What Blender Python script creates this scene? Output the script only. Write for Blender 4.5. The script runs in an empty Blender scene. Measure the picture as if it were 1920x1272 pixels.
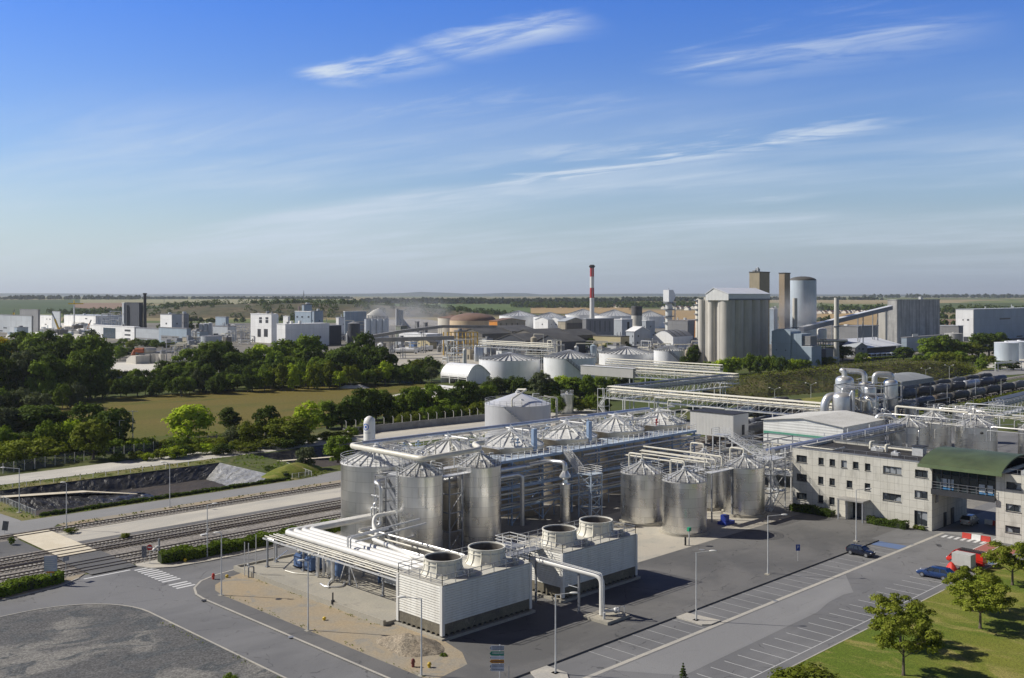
import bpy,math,random
import numpy as np
from mathutils import Vector,Matrix,noise
# ---------------------------------------------------------------- camera, sky, sun, exposure
scene = bpy.context.scene
COL = scene.collection
R = math.radians
random.seed(11)
S = 0.70710678
EYE,F = 38.0,1900.0            # eye height in metres, focal length in pixels of the 1920 px photograph
cam = bpy.data.cameras.new('camera')
cam.sensor_width = 36
cam.lens = 36 * F / 1920
cam.shift_y = -80 / 1920
cam.clip_start,cam.clip_end = 1.0,60000
camera = bpy.data.objects.new('camera',cam)
COL.objects.link(camera)
camera.location = (0,0,EYE)
camera.rotation_euler = (R(90),0,R(-45))
scene.camera = camera
SUN = Vector((-5.7,8.2,8.05)).normalized()
EL = math.asin(SUN.z)
AZ = math.atan2(SUN.x,SUN.y)     # from +y towards +x
sl = bpy.data.lights.new('sun','SUN')
sl.energy,sl.angle,sl.color = 5.0,R(0.53),(1.0,0.95,0.855)
sun = bpy.data.objects.new('sun',sl)
COL.objects.link(sun)
sun.rotation_euler = SUN.to_track_quat('Z','Y').to_euler()
sun.location = (0,0,300)
scene.view_settings.view_transform = 'Standard'
scene.view_settings.look = 'None'
scene.view_settings.exposure = 0.0
scene.view_settings.gamma = 1.0
world = bpy.data.worlds.new('World')
scene.world = world
world.use_nodes = True
def make_world():
 nt = world.node_tree
 for n in list(nt.nodes): nt.nodes.remove(n)
 N,L = nt.nodes.new,nt.links.new
 def M(op,a,b=None,clamp=False):
  n = N('ShaderNodeMath'); n.operation = op; n.use_clamp = clamp
  for i,v in enumerate((a,b)):
   if v is None: continue
   if isinstance(v,(int,float)): n.inputs[i].default_value = v
   else: L(v,n.inputs[i])
  return n.outputs[0]
 def ramp(v,p0,p1):
  n = N('ShaderNodeMapRange'); n.interpolation_type = 'SMOOTHSTEP'
  L(v,n.inputs['Value']); n.inputs['From Min'].default_value = p0; n.inputs['From Max'].default_value = p1
  return n.outputs['Result']
 out = N('ShaderNodeOutputWorld'); bg = N('ShaderNodeBackground'); L(bg.outputs[0],out.inputs[0])
 sky = N('ShaderNodeTexSky'); sky.sky_type = 'NISHITA'; sky.sun_disc = False
 sky.sun_elevation = EL; sky.sun_rotation = SKYROT
 sky.altitude = 100; sky.air_density = 1.0; sky.dust_density = SKYDUST; sky.ozone_density = 3.0
 tc = N('ShaderNodeTexCoord')
 vr = N('ShaderNodeVectorRotate'); vr.rotation_type = 'Z_AXIS'; vr.inputs['Angle'].default_value = R(45)
 L(tc.outputs['Generated'],vr.inputs['Vector'])          # x = right of the street axis, y = ahead
 sp = N('ShaderNodeSeparateXYZ'); L(vr.outputs[0],sp.inputs[0])
 x,y,z = sp.outputs
 zz = M('MAXIMUM',z,0.012)
 u = M('DIVIDE',x,M('ADD',zz,0.09)); v = M('DIVIDE',y,M('ADD',zz,0.09))     # place on the cloud sheet
 def cloud(rot,su,sv,detail,rough,seed,dist=0.6):
  c = N('ShaderNodeCombineXYZ'); L(u,c.inputs[0]); L(v,c.inputs[1]); c.inputs[2].default_value = seed
  m = N('ShaderNodeMapping'); m.inputs['Rotation'].default_value = (0,0,R(rot)); L(c.outputs[0],m.inputs[0])
  m2 = N('ShaderNodeMapping'); m2.inputs['Scale'].default_value = (su,sv,1); L(m.outputs[0],m2.inputs[0])
  n = N('ShaderNodeTexNoise'); n.noise_dimensions = '3D'
  n.inputs['Scale'].default_value = 1; n.inputs['Detail'].default_value = detail
  n.inputs['Roughness'].default_value = rough; n.inputs['Distortion'].default_value = dist
  L(m2.outputs[0],n.inputs['Vector'])
  return n.outputs['Fac']
 fine = cloud(34,0.36,1.35,7,0.52,2.7,0.7)
 big = cloud(30,0.30,0.75,3,0.5,7.3,0.3)
 wisp = cloud(34,1.3,4.6,8,0.6,12.1,0.9)
 wis2 = cloud(24,3.4,9.0,6,0.6,5.5,0.6)
 el = z
 # a veil of high cloud low over the horizon, wisps above it
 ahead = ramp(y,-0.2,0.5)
 veil = M('SUBTRACT',1.0,ramp(el,0.03,0.23))
 soft = M('MULTIPLY',veil,ramp(big,0.36,0.66))
 wis = M('MULTIPLY',ramp(M('ADD',M('MULTIPLY',fine,.6),M('MULTIPLY',wisp,.4)),0.40,0.68),M('SUBTRACT',1.0,ramp(el,0.10,0.215)))
 fac = M('ADD',M('MULTIPLY',soft,0.42),M('MULTIPLY',M('MULTIPLY',wis,ramp(big,0.30,0.60)),0.55),True)
 fac = M('MULTIPLY',fac,ahead)
 # named streaks: (direction of the two ends, half width)
 def streak(p0,p1,w,k,seed):
  def uv(px,py):
   X,Y,Z = (px - 960) / F,1.0,(556 - py) / F
   l = math.sqrt(X * X + Y * Y + Z * Z); X,Y,Z = X / l,Y / l,Z / l
   return X / (Z + .09),Y / (Z + .09)
  a,b = uv(*p0),uv(*p1)
  dx,dy = b[0] - a[0],b[1] - a[1]; ln = math.hypot(dx,dy); dx /= ln; dy /= ln
  t = M('ADD',M('MULTIPLY',M('SUBTRACT',u,a[0]),dx),M('MULTIPLY',M('SUBTRACT',v,a[1]),dy))
  s_ = M('ADD',M('MULTIPLY',M('SUBTRACT',u,a[0]),-dy),M('MULTIPLY',M('SUBTRACT',v,a[1]),dx))
  s2 = M('ADD',s_,M('ADD',M('MULTIPLY',M('SUBTRACT',big,0.5),1.2 * w),M('ADD',M('MULTIPLY',M('SUBTRACT',wisp,0.5),1.8 * w),M('MULTIPLY',M('SUBTRACT',wis2,0.5),0.9 * w))))
  across = M('SUBTRACT',1.0,ramp(M('ABSOLUTE',s2),0.0,w))
  along = M('MULTIPLY',ramp(t,-0.06 * ln,0.25 * ln),M('SUBTRACT',1.0,ramp(t,0.7 * ln,1.05 * ln)))
  tex = M('MULTIPLY',ramp(fine,0.30,0.66),M('MULTIPLY',ramp(wisp,0.30,0.68),ramp(wis2,0.25,0.60)))
  return M('MULTIPLY',M('MULTIPLY',across,along),M('MULTIPLY',tex,1.5 * k))
 for st in STREAKS:
  fac = M('MAXIMUM',fac,streak(*st))
 fac = M('MINIMUM',fac,0.92)
 fac = M('MULTIPLY',fac,ramp(el,0.0,0.06))
 # clear blue deepens upward; unseen zenith and rear sky dimmed to cut the fill
 tint = N('ShaderNodeMixRGB'); tint.blend_type = 'MULTIPLY'
 L(M('MULTIPLY',ramp(el,0.0,0.42),M('ADD',0.35,M('MULTIPLY',ahead,0.65))),tint.inputs[0]); L(sky.outputs[0],tint.inputs[1]); tint.inputs[2].default_value = SKYTINT
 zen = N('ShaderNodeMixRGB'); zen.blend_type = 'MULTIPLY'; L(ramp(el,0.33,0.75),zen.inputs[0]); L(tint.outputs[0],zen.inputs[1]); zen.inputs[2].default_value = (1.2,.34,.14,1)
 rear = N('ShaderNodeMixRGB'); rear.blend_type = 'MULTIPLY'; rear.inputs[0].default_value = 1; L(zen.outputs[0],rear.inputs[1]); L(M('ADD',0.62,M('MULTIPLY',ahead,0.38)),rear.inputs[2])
 hz = N('ShaderNodeMixRGB'); L(M('MULTIPLY',M('SUBTRACT',1.0,ramp(el,-0.02,0.14)),M('ADD',0.62,M('MULTIPLY',ahead,0.30))),hz.inputs[0]); L(rear.outputs[0],hz.inputs[1]); hc = N('ShaderNodeMixRGB'); L(ramp(x,-0.5,0.45),hc.inputs[0]); hc.inputs[1].default_value = HAZECOL; hc.inputs[2].default_value = HAZECOL2; L(hc.outputs[0],hz.inputs[2])
 mix = N('ShaderNodeMixRGB'); L(fac,mix.inputs[0]); L(hz.outputs[0],mix.inputs[1])
 mix.inputs[2].default_value = CLOUDCOL
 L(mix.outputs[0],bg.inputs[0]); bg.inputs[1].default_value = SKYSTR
SKYSTR,SKYDUST,SKYROT = 0.105,0.25,AZ
SKYTINT = (0.20,0.67,1.62,1)
HAZECOL = (5.0,6.1,7.0,1)
HAZECOL2 = (2.9,3.75,5.0,1)
CLOUDCOL = (6.2,7.1,8.3,1)
STREAKS = [((590,158),(840,104),.20,.80,1),((810,108),(1120,30),.18,.72,1),((820,370),(2050,180),.30,1.0,2),((1260,155),(1880,20),.34,.62,3),((640,260),(1300,205),.42,.35,3),((20,345),(760,285),.42,.6,3),((900,300),(1500,262),.34,.5,3),
   ((200,275),(330,262),.10,.6,4),((380,268),(520,258),.10,.5,5),((1380,385),(1700,330),.16,.5,6)]
HAZE = 5.0e-5
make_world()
# ---------------------------------------------------------------- survey: photo pixel -> place in the plant grid
# the plant's own grid: +x runs along the railway, +y runs across it; the view looks along (1,1)
def P(x,y,h=0.0):
 Y = (EYE - h) * F / (y - 556.0); X = (x - 960.0) / F * Y
 return Vector(((X + Y) * S,(Y - X) * S,h))
def Q(x,y,Y):
 X = (x - 960.0) / F * Y
 return Vector(((X + Y) * S,(Y - X) * S,EYE - (y - 556.0) / F * Y))
def onA(x,y,a):                 # on the plane x = a -> (y, z)
 t = (x - 960.0) / F; b = a * (1 - t) / (1 + t)
 return b,EYE - (y - 556.0) / F * (a + b) * S
def onB(x,y,b):                 # on the plane y = b -> (x, z)
 t = (x - 960.0) / F; a = b * (1 + t) / (1 - t)
 return a,EYE - (y - 556.0) / F * (a + b) * S
def tz(a,b):                     # height of the land, rising gently beyond the works
 Y = (a + b) * S
 if Y < 1500: return 0.0
 t = min((Y - 1500) / 3200.0,1.0); t = t * t * (3 - 2 * t)
 return 24.0 * t + max(0.0,(Y - 4700)) * 0.0016
def T(x,y,lift=0.0):            # where the sight line of a pixel meets the land
 lo,hi = 60.0,20000.0
 Y = lo
 while Y < hi:
  q = Q(x,y,Y)
  if q.z < tz(q.x,q.y): break
  Y *= 1.01
 q = Q(x,y,Y); q.z = tz(q.x,q.y) + lift
 return q
# ---------------------------------------------------------------- object helpers
ORG = {}
def tag(o,label=None,cat=None,group=None,kind=None):
 if label: o['label'] = label
 if cat: o['category'] = cat
 if group: o['group'] = group
 if kind: o['kind'] = kind
 return o
def thing(name,loc,label,cat,group=None):
 o = bpy.data.objects.new(name,None); COL.objects.link(o)
 o.empty_display_size = 0.5
 o.location = loc; ORG[o.name] = Vector(loc)
 return tag(o,label,cat,group)
def dup(root,loc,rz=None,label=None,group=None,scale=None,mats=None):
 r = root.copy(); COL.objects.link(r); r.location = loc; ORG[r.name] = Vector(loc)
 if rz is not None: r.rotation_euler = (0,0,rz)
 if scale is not None: r.scale = (scale,) * 3 if isinstance(scale,(int,float)) else scale
 if label: r['label'] = label
 if group: r['group'] = group
 for ch in list(root.children):
  c = ch.copy(); COL.objects.link(c); c.parent = r
  if mats and ch.name.split('.')[0] in mats:
   c.data = mats[ch.name.split('.')[0]]
  for g in list(ch.children):
   d = g.copy(); COL.objects.link(d); d.parent = c
 return r
class MB:
 def __init__(s): s.v,s.f,s.m,s.k = [],[],[],0
 def mat(s,k): s.k = k; return s
 def face(s,pts):
  n = len(s.v); s.v += [tuple(p) for p in pts]; s.f.append(tuple(range(n,n + len(pts)))); s.m.append(s.k); return s
 def add(s,vs,fs):
  n = len(s.v); s.v += [tuple(p) for p in vs]
  for f in fs: s.f.append(tuple(i + n for i in f)); s.m.append(s.k)
  return s
 def box(s,x0,y0,z0,x1,y1,z1):
  if x0 > x1: x0,x1 = x1,x0
  if y0 > y1: y0,y1 = y1,y0
  if z0 > z1: z0,z1 = z1,z0
  return s.add([(x0,y0,z0),(x1,y0,z0),(x1,y1,z0),(x0,y1,z0),(x0,y0,z1),(x1,y0,z1),(x1,y1,z1),(x0,y1,z1)],
    [(3,2,1,0),(4,5,6,7),(0,1,5,4),(1,2,6,5),(2,3,7,6),(3,0,4,7)])
 def prism(s,poly,z0,z1,bottom=True):
  n = len(poly)
  ar = sum(poly[i][0] * poly[(i + 1) % n][1] - poly[(i + 1) % n][0] * poly[i][1] for i in range(n))
  if ar < 0: poly = poly[::-1]
  vs = [(p[0],p[1],z0) for p in poly] + [(p[0],p[1],z1) for p in poly]
  fs = [tuple(range(n,2 * n))] + [(i,(i + 1) % n,n + (i + 1) % n,n + i) for i in range(n)]
  if bottom: fs.append(tuple(range(n - 1,-1,-1)))
  return s.add(vs,fs)
 def extr(s,poly,axis,c0,c1):      # outline in the plane across an axis, pushed along that axis
  n = len(poly)
  def pt(p,c): return (c,p[0],p[1]) if axis == 'x' else (p[0],c,p[1])
  vs = [pt(p,c0) for p in poly] + [pt(p,c1) for p in poly]
  fs = [tuple(range(n)),tuple(range(2 * n - 1,n - 1,-1))] + [(i,n + i,n + (i + 1) % n,(i + 1) % n) for i in range(n)]
  return s.add(vs,fs)
 def lathe(s,prof,c=(0,0),n=24,a0=0.0,a1=None,close=True):
  full = a1 is None
  if full: a1 = a0 + 2 * math.pi
  m = n if full else n + 1
  vs = []
  for r,z in prof:
   for i in range(m):
    t = a0 + (a1 - a0) * i / n
    vs.append((c[0] + r * math.cos(t),c[1] + r * math.sin(t),z))
  fs = []
  for j in range(len(prof) - 1):
   for i in range(n):
    i2 = (i + 1) % m
    fs.append((j * m + i,j * m + i2,(j + 1) * m + i2,(j + 1) * m + i))
  if close and full:
   if prof[0][0] > 1e-4: fs.append(tuple(range(m - 1,-1,-1)))
   if prof[-1][0] > 1e-4: fs.append(tuple((len(prof) - 1) * m + i for i in range(m)))
  return s.add(vs,fs)
 def cyl(s,c,r,z0,z1,n=16,r2=None): return s.lathe([(r,z0),(r if r2 is None else r2,z1)],c,n)
 def tube(s,pts,r,n=8,bend=None,cap=True):
  pts = [Vector(p) for p in pts]
  if bend:
   out = [pts[0]]
   for i in range(1,len(pts) - 1):
    p,a,b = pts[i],pts[i - 1] - pts[i],pts[i + 1] - pts[i]
    d = min(bend,a.length * .49,b.length * .49)
    q0,q1 = p + a.normalized() * d,p + b.normalized() * d
    for k in range(5):
     t = k / 4; out.append(q0 * (1 - t) ** 2 + p * 2 * t * (1 - t) + q1 * t * t)
   out.append(pts[-1]); pts = out
  ok = [pts[0]]
  for p in pts[1:]:
   if (p - ok[-1]).length > 1e-4: ok.append(p)
  pts = ok
  if len(pts) < 2: return s
  up = None; vs = []; fs = []
  for i,p in enumerate(pts):
   d = (pts[min(i + 1,len(pts) - 1)] - pts[max(i - 1,0)]).normalized()
   if up is None:
    up = Vector((0,0,1)) if abs(d.z) < .9 else Vector((1,0,0))
   x = d.cross(up)
   if x.length < 1e-5: x = d.cross(Vector((0.3,1,0.2)))
   x.normalize(); up = x.cross(d).normalized()
   for k in range(n):
    t = 2 * math.pi * (k + .5) / n
    q = p + x * (r * math.cos(t)) + up * (r * math.sin(t)); vs.append(tuple(q))
  for i in range(len(pts) - 1):
   for k in range(n):
    k2 = (k + 1) % n
    fs.append((i * n + k,(i + 1) * n + k,(i + 1) * n + k2,i * n + k2))
  if cap:
   fs.append(tuple(range(n))); fs.append(tuple((len(pts) - 1) * n + k for k in range(n - 1,-1,-1)))
  return s.add(vs,fs)
 def bar(s,p,q,w=.1,n=4): return s.tube([p,q],w * .7071,n)
 def ibar(s,p,q,w,h):              # upright rectangular bar
  p,q = Vector(p),Vector(q); d = (q - p).normalized()
  sd = d.cross(Vector((0,0,1)))
  if sd.length < 1e-4: sd = Vector((1,0,0))
  sd.normalize(); up = sd.cross(d).normalized(); sd *= w / 2; up *= h / 2
  vs = [p - sd - up,p + sd - up,p + sd + up,p - sd + up,q - sd - up,q + sd - up,q + sd + up,q - sd + up]
  return s.add(vs,[(0,1,2,3),(7,6,5,4),(0,4,5,1),(1,5,6,2),(2,6,7,3),(3,7,4,0)])
 def rail(s,pts,h=1.1,step=1.6,r=.035,rails=3,close=False):
  pts = [Vector(p) for p in pts]
  if close: pts = pts + [pts[0]]
  for a,b in zip(pts[:-1],pts[1:]):
   L = (b - a).length; k = max(1,round(L / step))
   for i in range(k + 1):
    p = a.lerp(b,i / k)
    s.tube([p,p + Vector((0,0,h))],r,4)
   for j in range(rails):
    z = Vector((0,0,h * (j + 1) / rails)); s.tube([a + z,b + z],r,4)
  return s
 def ball(s,c,rx,ry=None,rz=None,n=12,m=8):
  ry = ry or rx; rz = rz or rx
  prof = [(math.sin(math.pi * j / m),-math.cos(math.pi * j / m)) for j in range(m + 1)]
  k = len(s.v); s.lathe([(max(p[0],1e-3),p[1]) for p in prof],(0,0),n)
  s.v[k:] = [(c[0] + x * rx,c[1] + y * ry,c[2] + z * rz) for x,y,z in s.v[k:]]
  return s
 def build(s,name,mats,parent=None,at=None,sharp=35,flat=False):
  o = Vector((0,0,0))
  if parent is not None: o = ORG[parent.name]
  elif at is not None: o = Vector(at)
  me = bpy.data.meshes.new(name)
  me.from_pydata([(x - o.x,y - o.y,z - o.z) for x,y,z in s.v],[],s.f)
  for m in (mats if isinstance(mats,(list,tuple)) else [mats]): me.materials.append(m)
  me.polygons.foreach_set('material_index',s.m)
  me.validate()
  if not flat:
   me.shade_smooth(); me.set_sharp_from_angle(angle=R(sharp))
  ob = bpy.data.objects.new(name,me); COL.objects.link(ob)
  if parent is not None: ob.parent = parent; ORG[ob.name] = o
  else: ob.location = o; ORG[ob.name] = o
  return ob
def each(mb,name,mats,parent=None,grp=None):
 """every separate piece of the builder as an object of its own"""
 par = list(range(len(mb.v)))
 def find(i):
  while par[i] != i: par[i] = par[par[i]]; i = par[i]
  return i
 for f in mb.f:
  for q in f[1:]: par[find(q)] = find(f[0])
 by = {}
 for f,m in zip(mb.f,mb.m): by.setdefault(find(f[0]),[]).append((f,m))
 out = []
 for fs in by.values():
  k = MB(); ix = {}
  for f,m in fs:
   g = []
   for i in f:
    if i not in ix: ix[i] = len(k.v); k.v.append(mb.v[i])
    g.append(ix[i])
   k.f.append(tuple(g)); k.m.append(m)
  out.append(k.build(name,mats,parent))
 return out
def struct(name,mb,mats,**k):
 return tag(mb.build(name,mats,**k),kind='structure')
# ---------------------------------------------------------------- materials
MATS = {}
class NT:
 def __init__(s,name):
  s.m = bpy.data.materials.new(name); s.m.use_nodes = True; s.t = s.m.node_tree
  s.b = s.t.nodes['Principled BSDF']; MATS[name] = s.m
 def n(s,typ,**kw):
  k = s.t.nodes.new(typ)
  for a,v in kw.items(): setattr(k,a,v)
  return k
 def l(s,a,b): s.t.links.new(a,b)
 def val(s,sock,v):
  if isinstance(v,(int,float,tuple,list)): sock.default_value = v
  else: s.l(v,sock)
 def math(s,op,a,b=None,clamp=False):
  k = s.n('ShaderNodeMath',operation=op,use_clamp=clamp); s.val(k.inputs[0],a)
  if b is not None: s.val(k.inputs[1],b)
  return k.outputs[0]
 def pos(s,obj=False):
  if obj: return s.n('ShaderNodeTexCoord').outputs['Object']
  return s.n('ShaderNodeNewGeometry').outputs['Position']
 def noise(s,vec,scale,detail=4,rough=.55,sc=None,dist=0):
  if sc:
   mp = s.n('ShaderNodeMapping'); mp.inputs['Scale'].default_value = sc; s.l(vec,mp.inputs[0]); vec = mp.outputs[0]
  k = s.n('ShaderNodeTexNoise'); s.l(vec,k.inputs['Vector'])
  k.inputs['Scale'].default_value = scale; k.inputs['Detail'].default_value = detail; k.inputs['Roughness'].default_value = rough
  k.inputs['Distortion'].default_value = dist
  return k.outputs['Fac']
 def range(s,v,a,b,c=0.,d=1.,smooth=True):
  k = s.n('ShaderNodeMapRange'); k.interpolation_type = 'SMOOTHSTEP' if smooth else 'LINEAR'
  s.l(v,k.inputs['Value'])
  for i,q in zip(('From Min','From Max','To Min','To Max'),(a,b,c,d)): k.inputs[i].default_value = q
  return k.outputs['Result']
 def mix(s,f,a,b,mode='MIX'):
  k = s.n('ShaderNodeMixRGB',blend_type=mode); s.val(k.inputs[0],f)
  for i,c in ((1,a),(2,b)):
   if isinstance(c,(tuple,list)): k.inputs[i].default_value = tuple(c)[:3] + (1,)
   elif isinstance(c,(int,float)): k.inputs[i].default_value = (c,c,c,1)
   else: s.l(c,k.inputs[i])
  return k.outputs[0]
 def bump(s,h,strength=.3,dist=.1):
  k = s.n('ShaderNodeBump'); s.l(h,k.inputs['Height']); k.inputs['Strength'].default_value = strength; k.inputs['Distance'].default_value = dist
  s.l(k.outputs[0],s.b.inputs['Normal'])
 def out(s,col,rough=.7,metal=0.,spec=.5):
  s.val(s.b.inputs['Base Color'],tuple(col)[:3] + (1,) if isinstance(col,(tuple,list)) else col)
  s.val(s.b.inputs['Roughness'],rough); s.b.inputs['Metallic'].default_value = metal
  s.b.inputs['Specular IOR Level'].default_value = spec
  return s.m
def mul(c,k): return tuple(min(1,x * k) for x in c[:3])
def plain(name,col,rough=.6,metal=0.,var=.18,scale=.5,bump=0,streak=0,dirt=None,spec=.5):
 t = NT(name); p = t.pos()
 f = t.noise(p,scale,5,.6)
 c = t.mix(t.range(f,.3,.7),mul(col,1 - var),mul(col,1 + var))
 if streak:
  f2 = t.noise(p,1.0,4,.6,sc=(1.3,1.3,.08))
  c = t.mix(t.range(f2,.45,.75,0,streak),c,dirt or mul(col,.45))
 if bump: t.bump(t.noise(p,bump,4),.35,.05)
 return t.out(c,rough,metal,spec)
def clad(name,col,seam=5.0,k=.80,var=.06,streak=.25,dirt=None):
 """sheet cladding: sheets of slightly different tone, seams, rain streaks below the eaves"""
 t = NT(name); p = t.pos(); sp = t.n('ShaderNodeSeparateXYZ'); t.l(p,sp.inputs[0]); cb = t.n('ShaderNodeCombineXYZ')
 t.l(t.math('ADD',sp.outputs[0],sp.outputs[1]),cb.inputs[0]); t.l(sp.outputs[2],cb.inputs[1])
 br = t.n('ShaderNodeTexBrick'); br.offset = 0; t.l(cb.outputs[0],br.inputs['Vector'])
 for q,v in (('Scale',1),('Brick Width',seam),('Row Height',seam * 1.3),('Mortar Size',.10),('Mortar Smooth',.4)): br.inputs[q].default_value = v
 br.inputs['Color1'].default_value = mul(col,1 - var) + (1,); br.inputs['Color2'].default_value = mul(col,1 + var) + (1,); br.inputs['Mortar'].default_value = mul(col,k) + (1,)
 f = t.noise(p,1.0,5,.65,sc=(.5,.5,.05)); f2 = t.noise(p,.06,4,.6)
 c = t.mix(t.range(f,.46,.74,0,streak),br.outputs['Color'],dirt or mul(col,.55)); c = t.mix(t.range(f2,.35,.7,0,.25),c,mul(col,.75))
 return t.out(c,.65,0)
def ribbed(name,col,pitch=.35,axis=2,rough=.5,metal=0.,var=.1,depth=.6,streak=.25,dirt=None):
 """profiled sheet: ribs across an axis (0 = x+y, 2 = z)"""
 t = NT(name); p = t.pos(); sp = t.n('ShaderNodeSeparateXYZ'); t.l(p,sp.inputs[0])
 q = sp.outputs[2] if axis == 2 else t.math('ADD',sp.outputs[0],sp.outputs[1])
 w = t.math('SINE',t.math('MULTIPLY',q,2 * math.pi / pitch))
 f = t.noise(p,.4,5,.6)
 c = t.mix(t.range(f,.3,.7),mul(col,1 - var),mul(col,1 + var))
 f2 = t.noise(p,1.0,4,.6,sc=(1.1,1.1,.06))
 c = t.mix(t.range(f2,.48,.78,0,streak),c,dirt or mul(col,.5))
 t.bump(w,depth,.03)
 return t.out(c,rough,metal)
def steel(name,col=(.80,.795,.78),rough=.29,h=1.5,w=3.2,stain=.24):
 """plates of stainless sheet wrapped round a vessel, each of its own tone, with weld lines"""
 t = NT(name); p = t.pos(True); sp = t.n('ShaderNodeSeparateXYZ'); t.l(p,sp.inputs[0])
 x,y,z = sp.outputs
 u = t.math('MULTIPLY',t.math('ARCTAN2',y,x),3.4)
 cb = t.n('ShaderNodeCombineXYZ'); t.l(u,cb.inputs[0]); t.l(z,cb.inputs[1])
 br = t.n('ShaderNodeTexBrick'); t.l(cb.outputs[0],br.inputs['Vector'])
 br.inputs['Scale'].default_value = 1; br.inputs['Brick Width'].default_value = w; br.inputs['Row Height'].default_value = h
 br.inputs['Mortar Size'].default_value = .018; br.inputs['Mortar Smooth'].default_value = .3
 br.inputs['Color1'].default_value = mul(col,.90) + (1,); br.inputs['Color2'].default_value = mul(col,1.08) + (1,)
 br.inputs['Mortar'].default_value = mul(col,.52) + (1,)
 f = t.noise(p,.9,5,.65,sc=(1.6,1.6,.1))
 c = t.mix(t.range(f,.42,.75,0,stain),br.outputs['Color'],mul(col,.55) + (1,))
 f3 = t.noise(p,.35,3,.5)
 r = t.range(f3,.3,.7,rough * .85,rough * 1.2)
 return t.out(c,r,1.0)
# ---------------------------------------------------------------- ground materials
def tarmac(name,a,b,crack=.6,oil=.5):
 t = NT(name); p = t.pos()
 n1 = t.noise(p,.06,5,.62,dist=.5); n2 = t.noise(p,.35,5,.7); n3 = t.noise(p,9,2,.6); n4 = t.noise(p,.9,3,.5)
 c = t.mix(t.range(n1,.40,.60),a,b); c = t.mix(t.range(n2,.60,.78,0,oil),c,mul(a,.55))
 c = t.mix(t.range(t.noise(p,.2,4,.6,sc=(.12,1,1)),.50,.74,0,.36),c,mul(b,1.28))
 mp = t.n('ShaderNodeMapping'); mp.inputs['Scale'].default_value = (.16,.16,.16); t.l(p,mp.inputs[0]); w = t.n('ShaderNodeMixRGB'); w.inputs[0].default_value = .12; t.l(mp.outputs[0],w.inputs[1]); q = t.n('ShaderNodeTexNoise'); q.inputs['Scale'].default_value = .8; t.l(p,q.inputs['Vector']); t.l(q.outputs['Color'],w.inputs[2])
 v = t.n('ShaderNodeTexVoronoi',feature='DISTANCE_TO_EDGE'); t.l(w.outputs[0],v.inputs['Vector']); v.inputs['Scale'].default_value = 1
 ln = t.math('MULTIPLY',t.range(v.outputs['Distance'],.004,.012,crack,0),t.range(n4,.45,.6))
 c = t.mix(ln,c,mul(a,.35)); c = t.mix(1.0,c,t.mix(1.0,(1,1,1),t.range(n3,.3,.7,.9,1.1),'MULTIPLY'),'MULTIPLY')
 return t.out(c,.85,0,.25)
def soil(name,a,b,c=None,big=.08,fine=2.5,k1=(.40,.62),k2=(.55,.72),grain=.25,rough=.95,along=None,bumpd=0,grit=0):
 """two or three tones in drifting patches with a fine grain"""
 t = NT(name); p = t.pos()
 n1 = t.noise(p,big,5,.62,sc=along,dist=.4); n2 = t.noise(p,big * 2.7,5,.65,sc=along,dist=.8)
 n3 = t.noise(p,fine,3,.7)
 col = t.mix(t.range(n1,*k1),a,b)
 if c: col = t.mix(t.range(n2,*k2),col,c)
 g = t.range(n3,.25,.75,1 - grain,1 + grain)
 col = t.mix(1.0,col,t.mix(1.0,(1,1,1),g,'MULTIPLY'),'MULTIPLY')
 if grit:
  v = t.n('ShaderNodeTexVoronoi'); t.l(p,v.inputs['Vector']); v.inputs['Scale'].default_value = grit
  sp = t.n('ShaderNodeSeparateXYZ'); t.l(v.outputs['Color'],sp.inputs[0])
  col = t.mix(1.0,col,t.mix(1.0,(1,1,1),t.range(sp.outputs[0],0,1,.72,1.28),'MULTIPLY'),'MULTIPLY')
 if bumpd: t.bump(n3,.5,bumpd)
 return t.out(col,rough,0,.2)
asphalt = tarmac('asphalt',(.160,.160,.162),(.200,.199,.200))
asphalt_old = tarmac('worn_asphalt',(.120,.119,.118),(.165,.161,.156),.6,.5)
asphalt_pale = soil('pale_asphalt',(.255,.252,.245),(.29,.286,.278),None,.05,7,grain=.1,rough=.85)
gravel_m = soil('grey_gravel',(.118,.117,.115),(.21,.202,.184),(.094,.100,.103),.085,6,grain=.25,k1=(.46,.60),k2=(.50,.62),along=(1,1.35,1),grit=6.0)
sand_m = soil('sand',(.375,.300,.200),(.33,.29,.225),(.28,.262,.225),.12,5,grain=.14,k2=(.52,.68))
conc = soil('concrete',(.40,.37,.305),(.35,.33,.28),(.29,.275,.245),.15,4,grain=.10,k2=(.55,.75),rough=.85)
conc_floor = soil('stained_concrete',(.30,.285,.25),(.24,.23,.21),(.17,.165,.16),.18,5,grain=.14)
conc_apron = soil('apron_concrete',(.42,.395,.34),(.47,.43,.36),(.34,.325,.29),.2,5,grain=.1)
cream = soil('cream_concrete',(.66,.585,.44),(.72,.65,.51),(.60,.53,.41),.3,5,grain=.06)
ballast_m = soil('ballast',(.27,.245,.215),(.21,.195,.18),(.33,.31,.28),.12,6,grain=.3,along=(.25,1,1),grit=4.0)
pale_hard = soil('pale_hardstanding',(.56,.52,.44),(.46,.435,.38),(.36,.345,.32),.10,5,grain=.10,along=(.3,1,1))
kerb_m = soil('kerb_stone',(.48,.45,.39),(.42,.40,.36),None,.5,5,grain=.12)
lawn_m = soil('mown_lawn',(.105,.150,.016),(.175,.185,.030),(.265,.235,.070),.11,7,grain=.5,k1=(.36,.62),k2=(.46,.66),along=(1,.45,1))
verge_m = soil('rough_verge',(.115,.135,.035),(.20,.18,.07),(.28,.235,.115),.15,4,grain=.35)
field_m = soil('fallow_field',(.150,.120,.024),(.118,.112,.016),(.074,.096,.012),.022,1.2,grain=.25,k1=(.42,.58),k2=(.52,.70),along=(.35,1,1))
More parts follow.
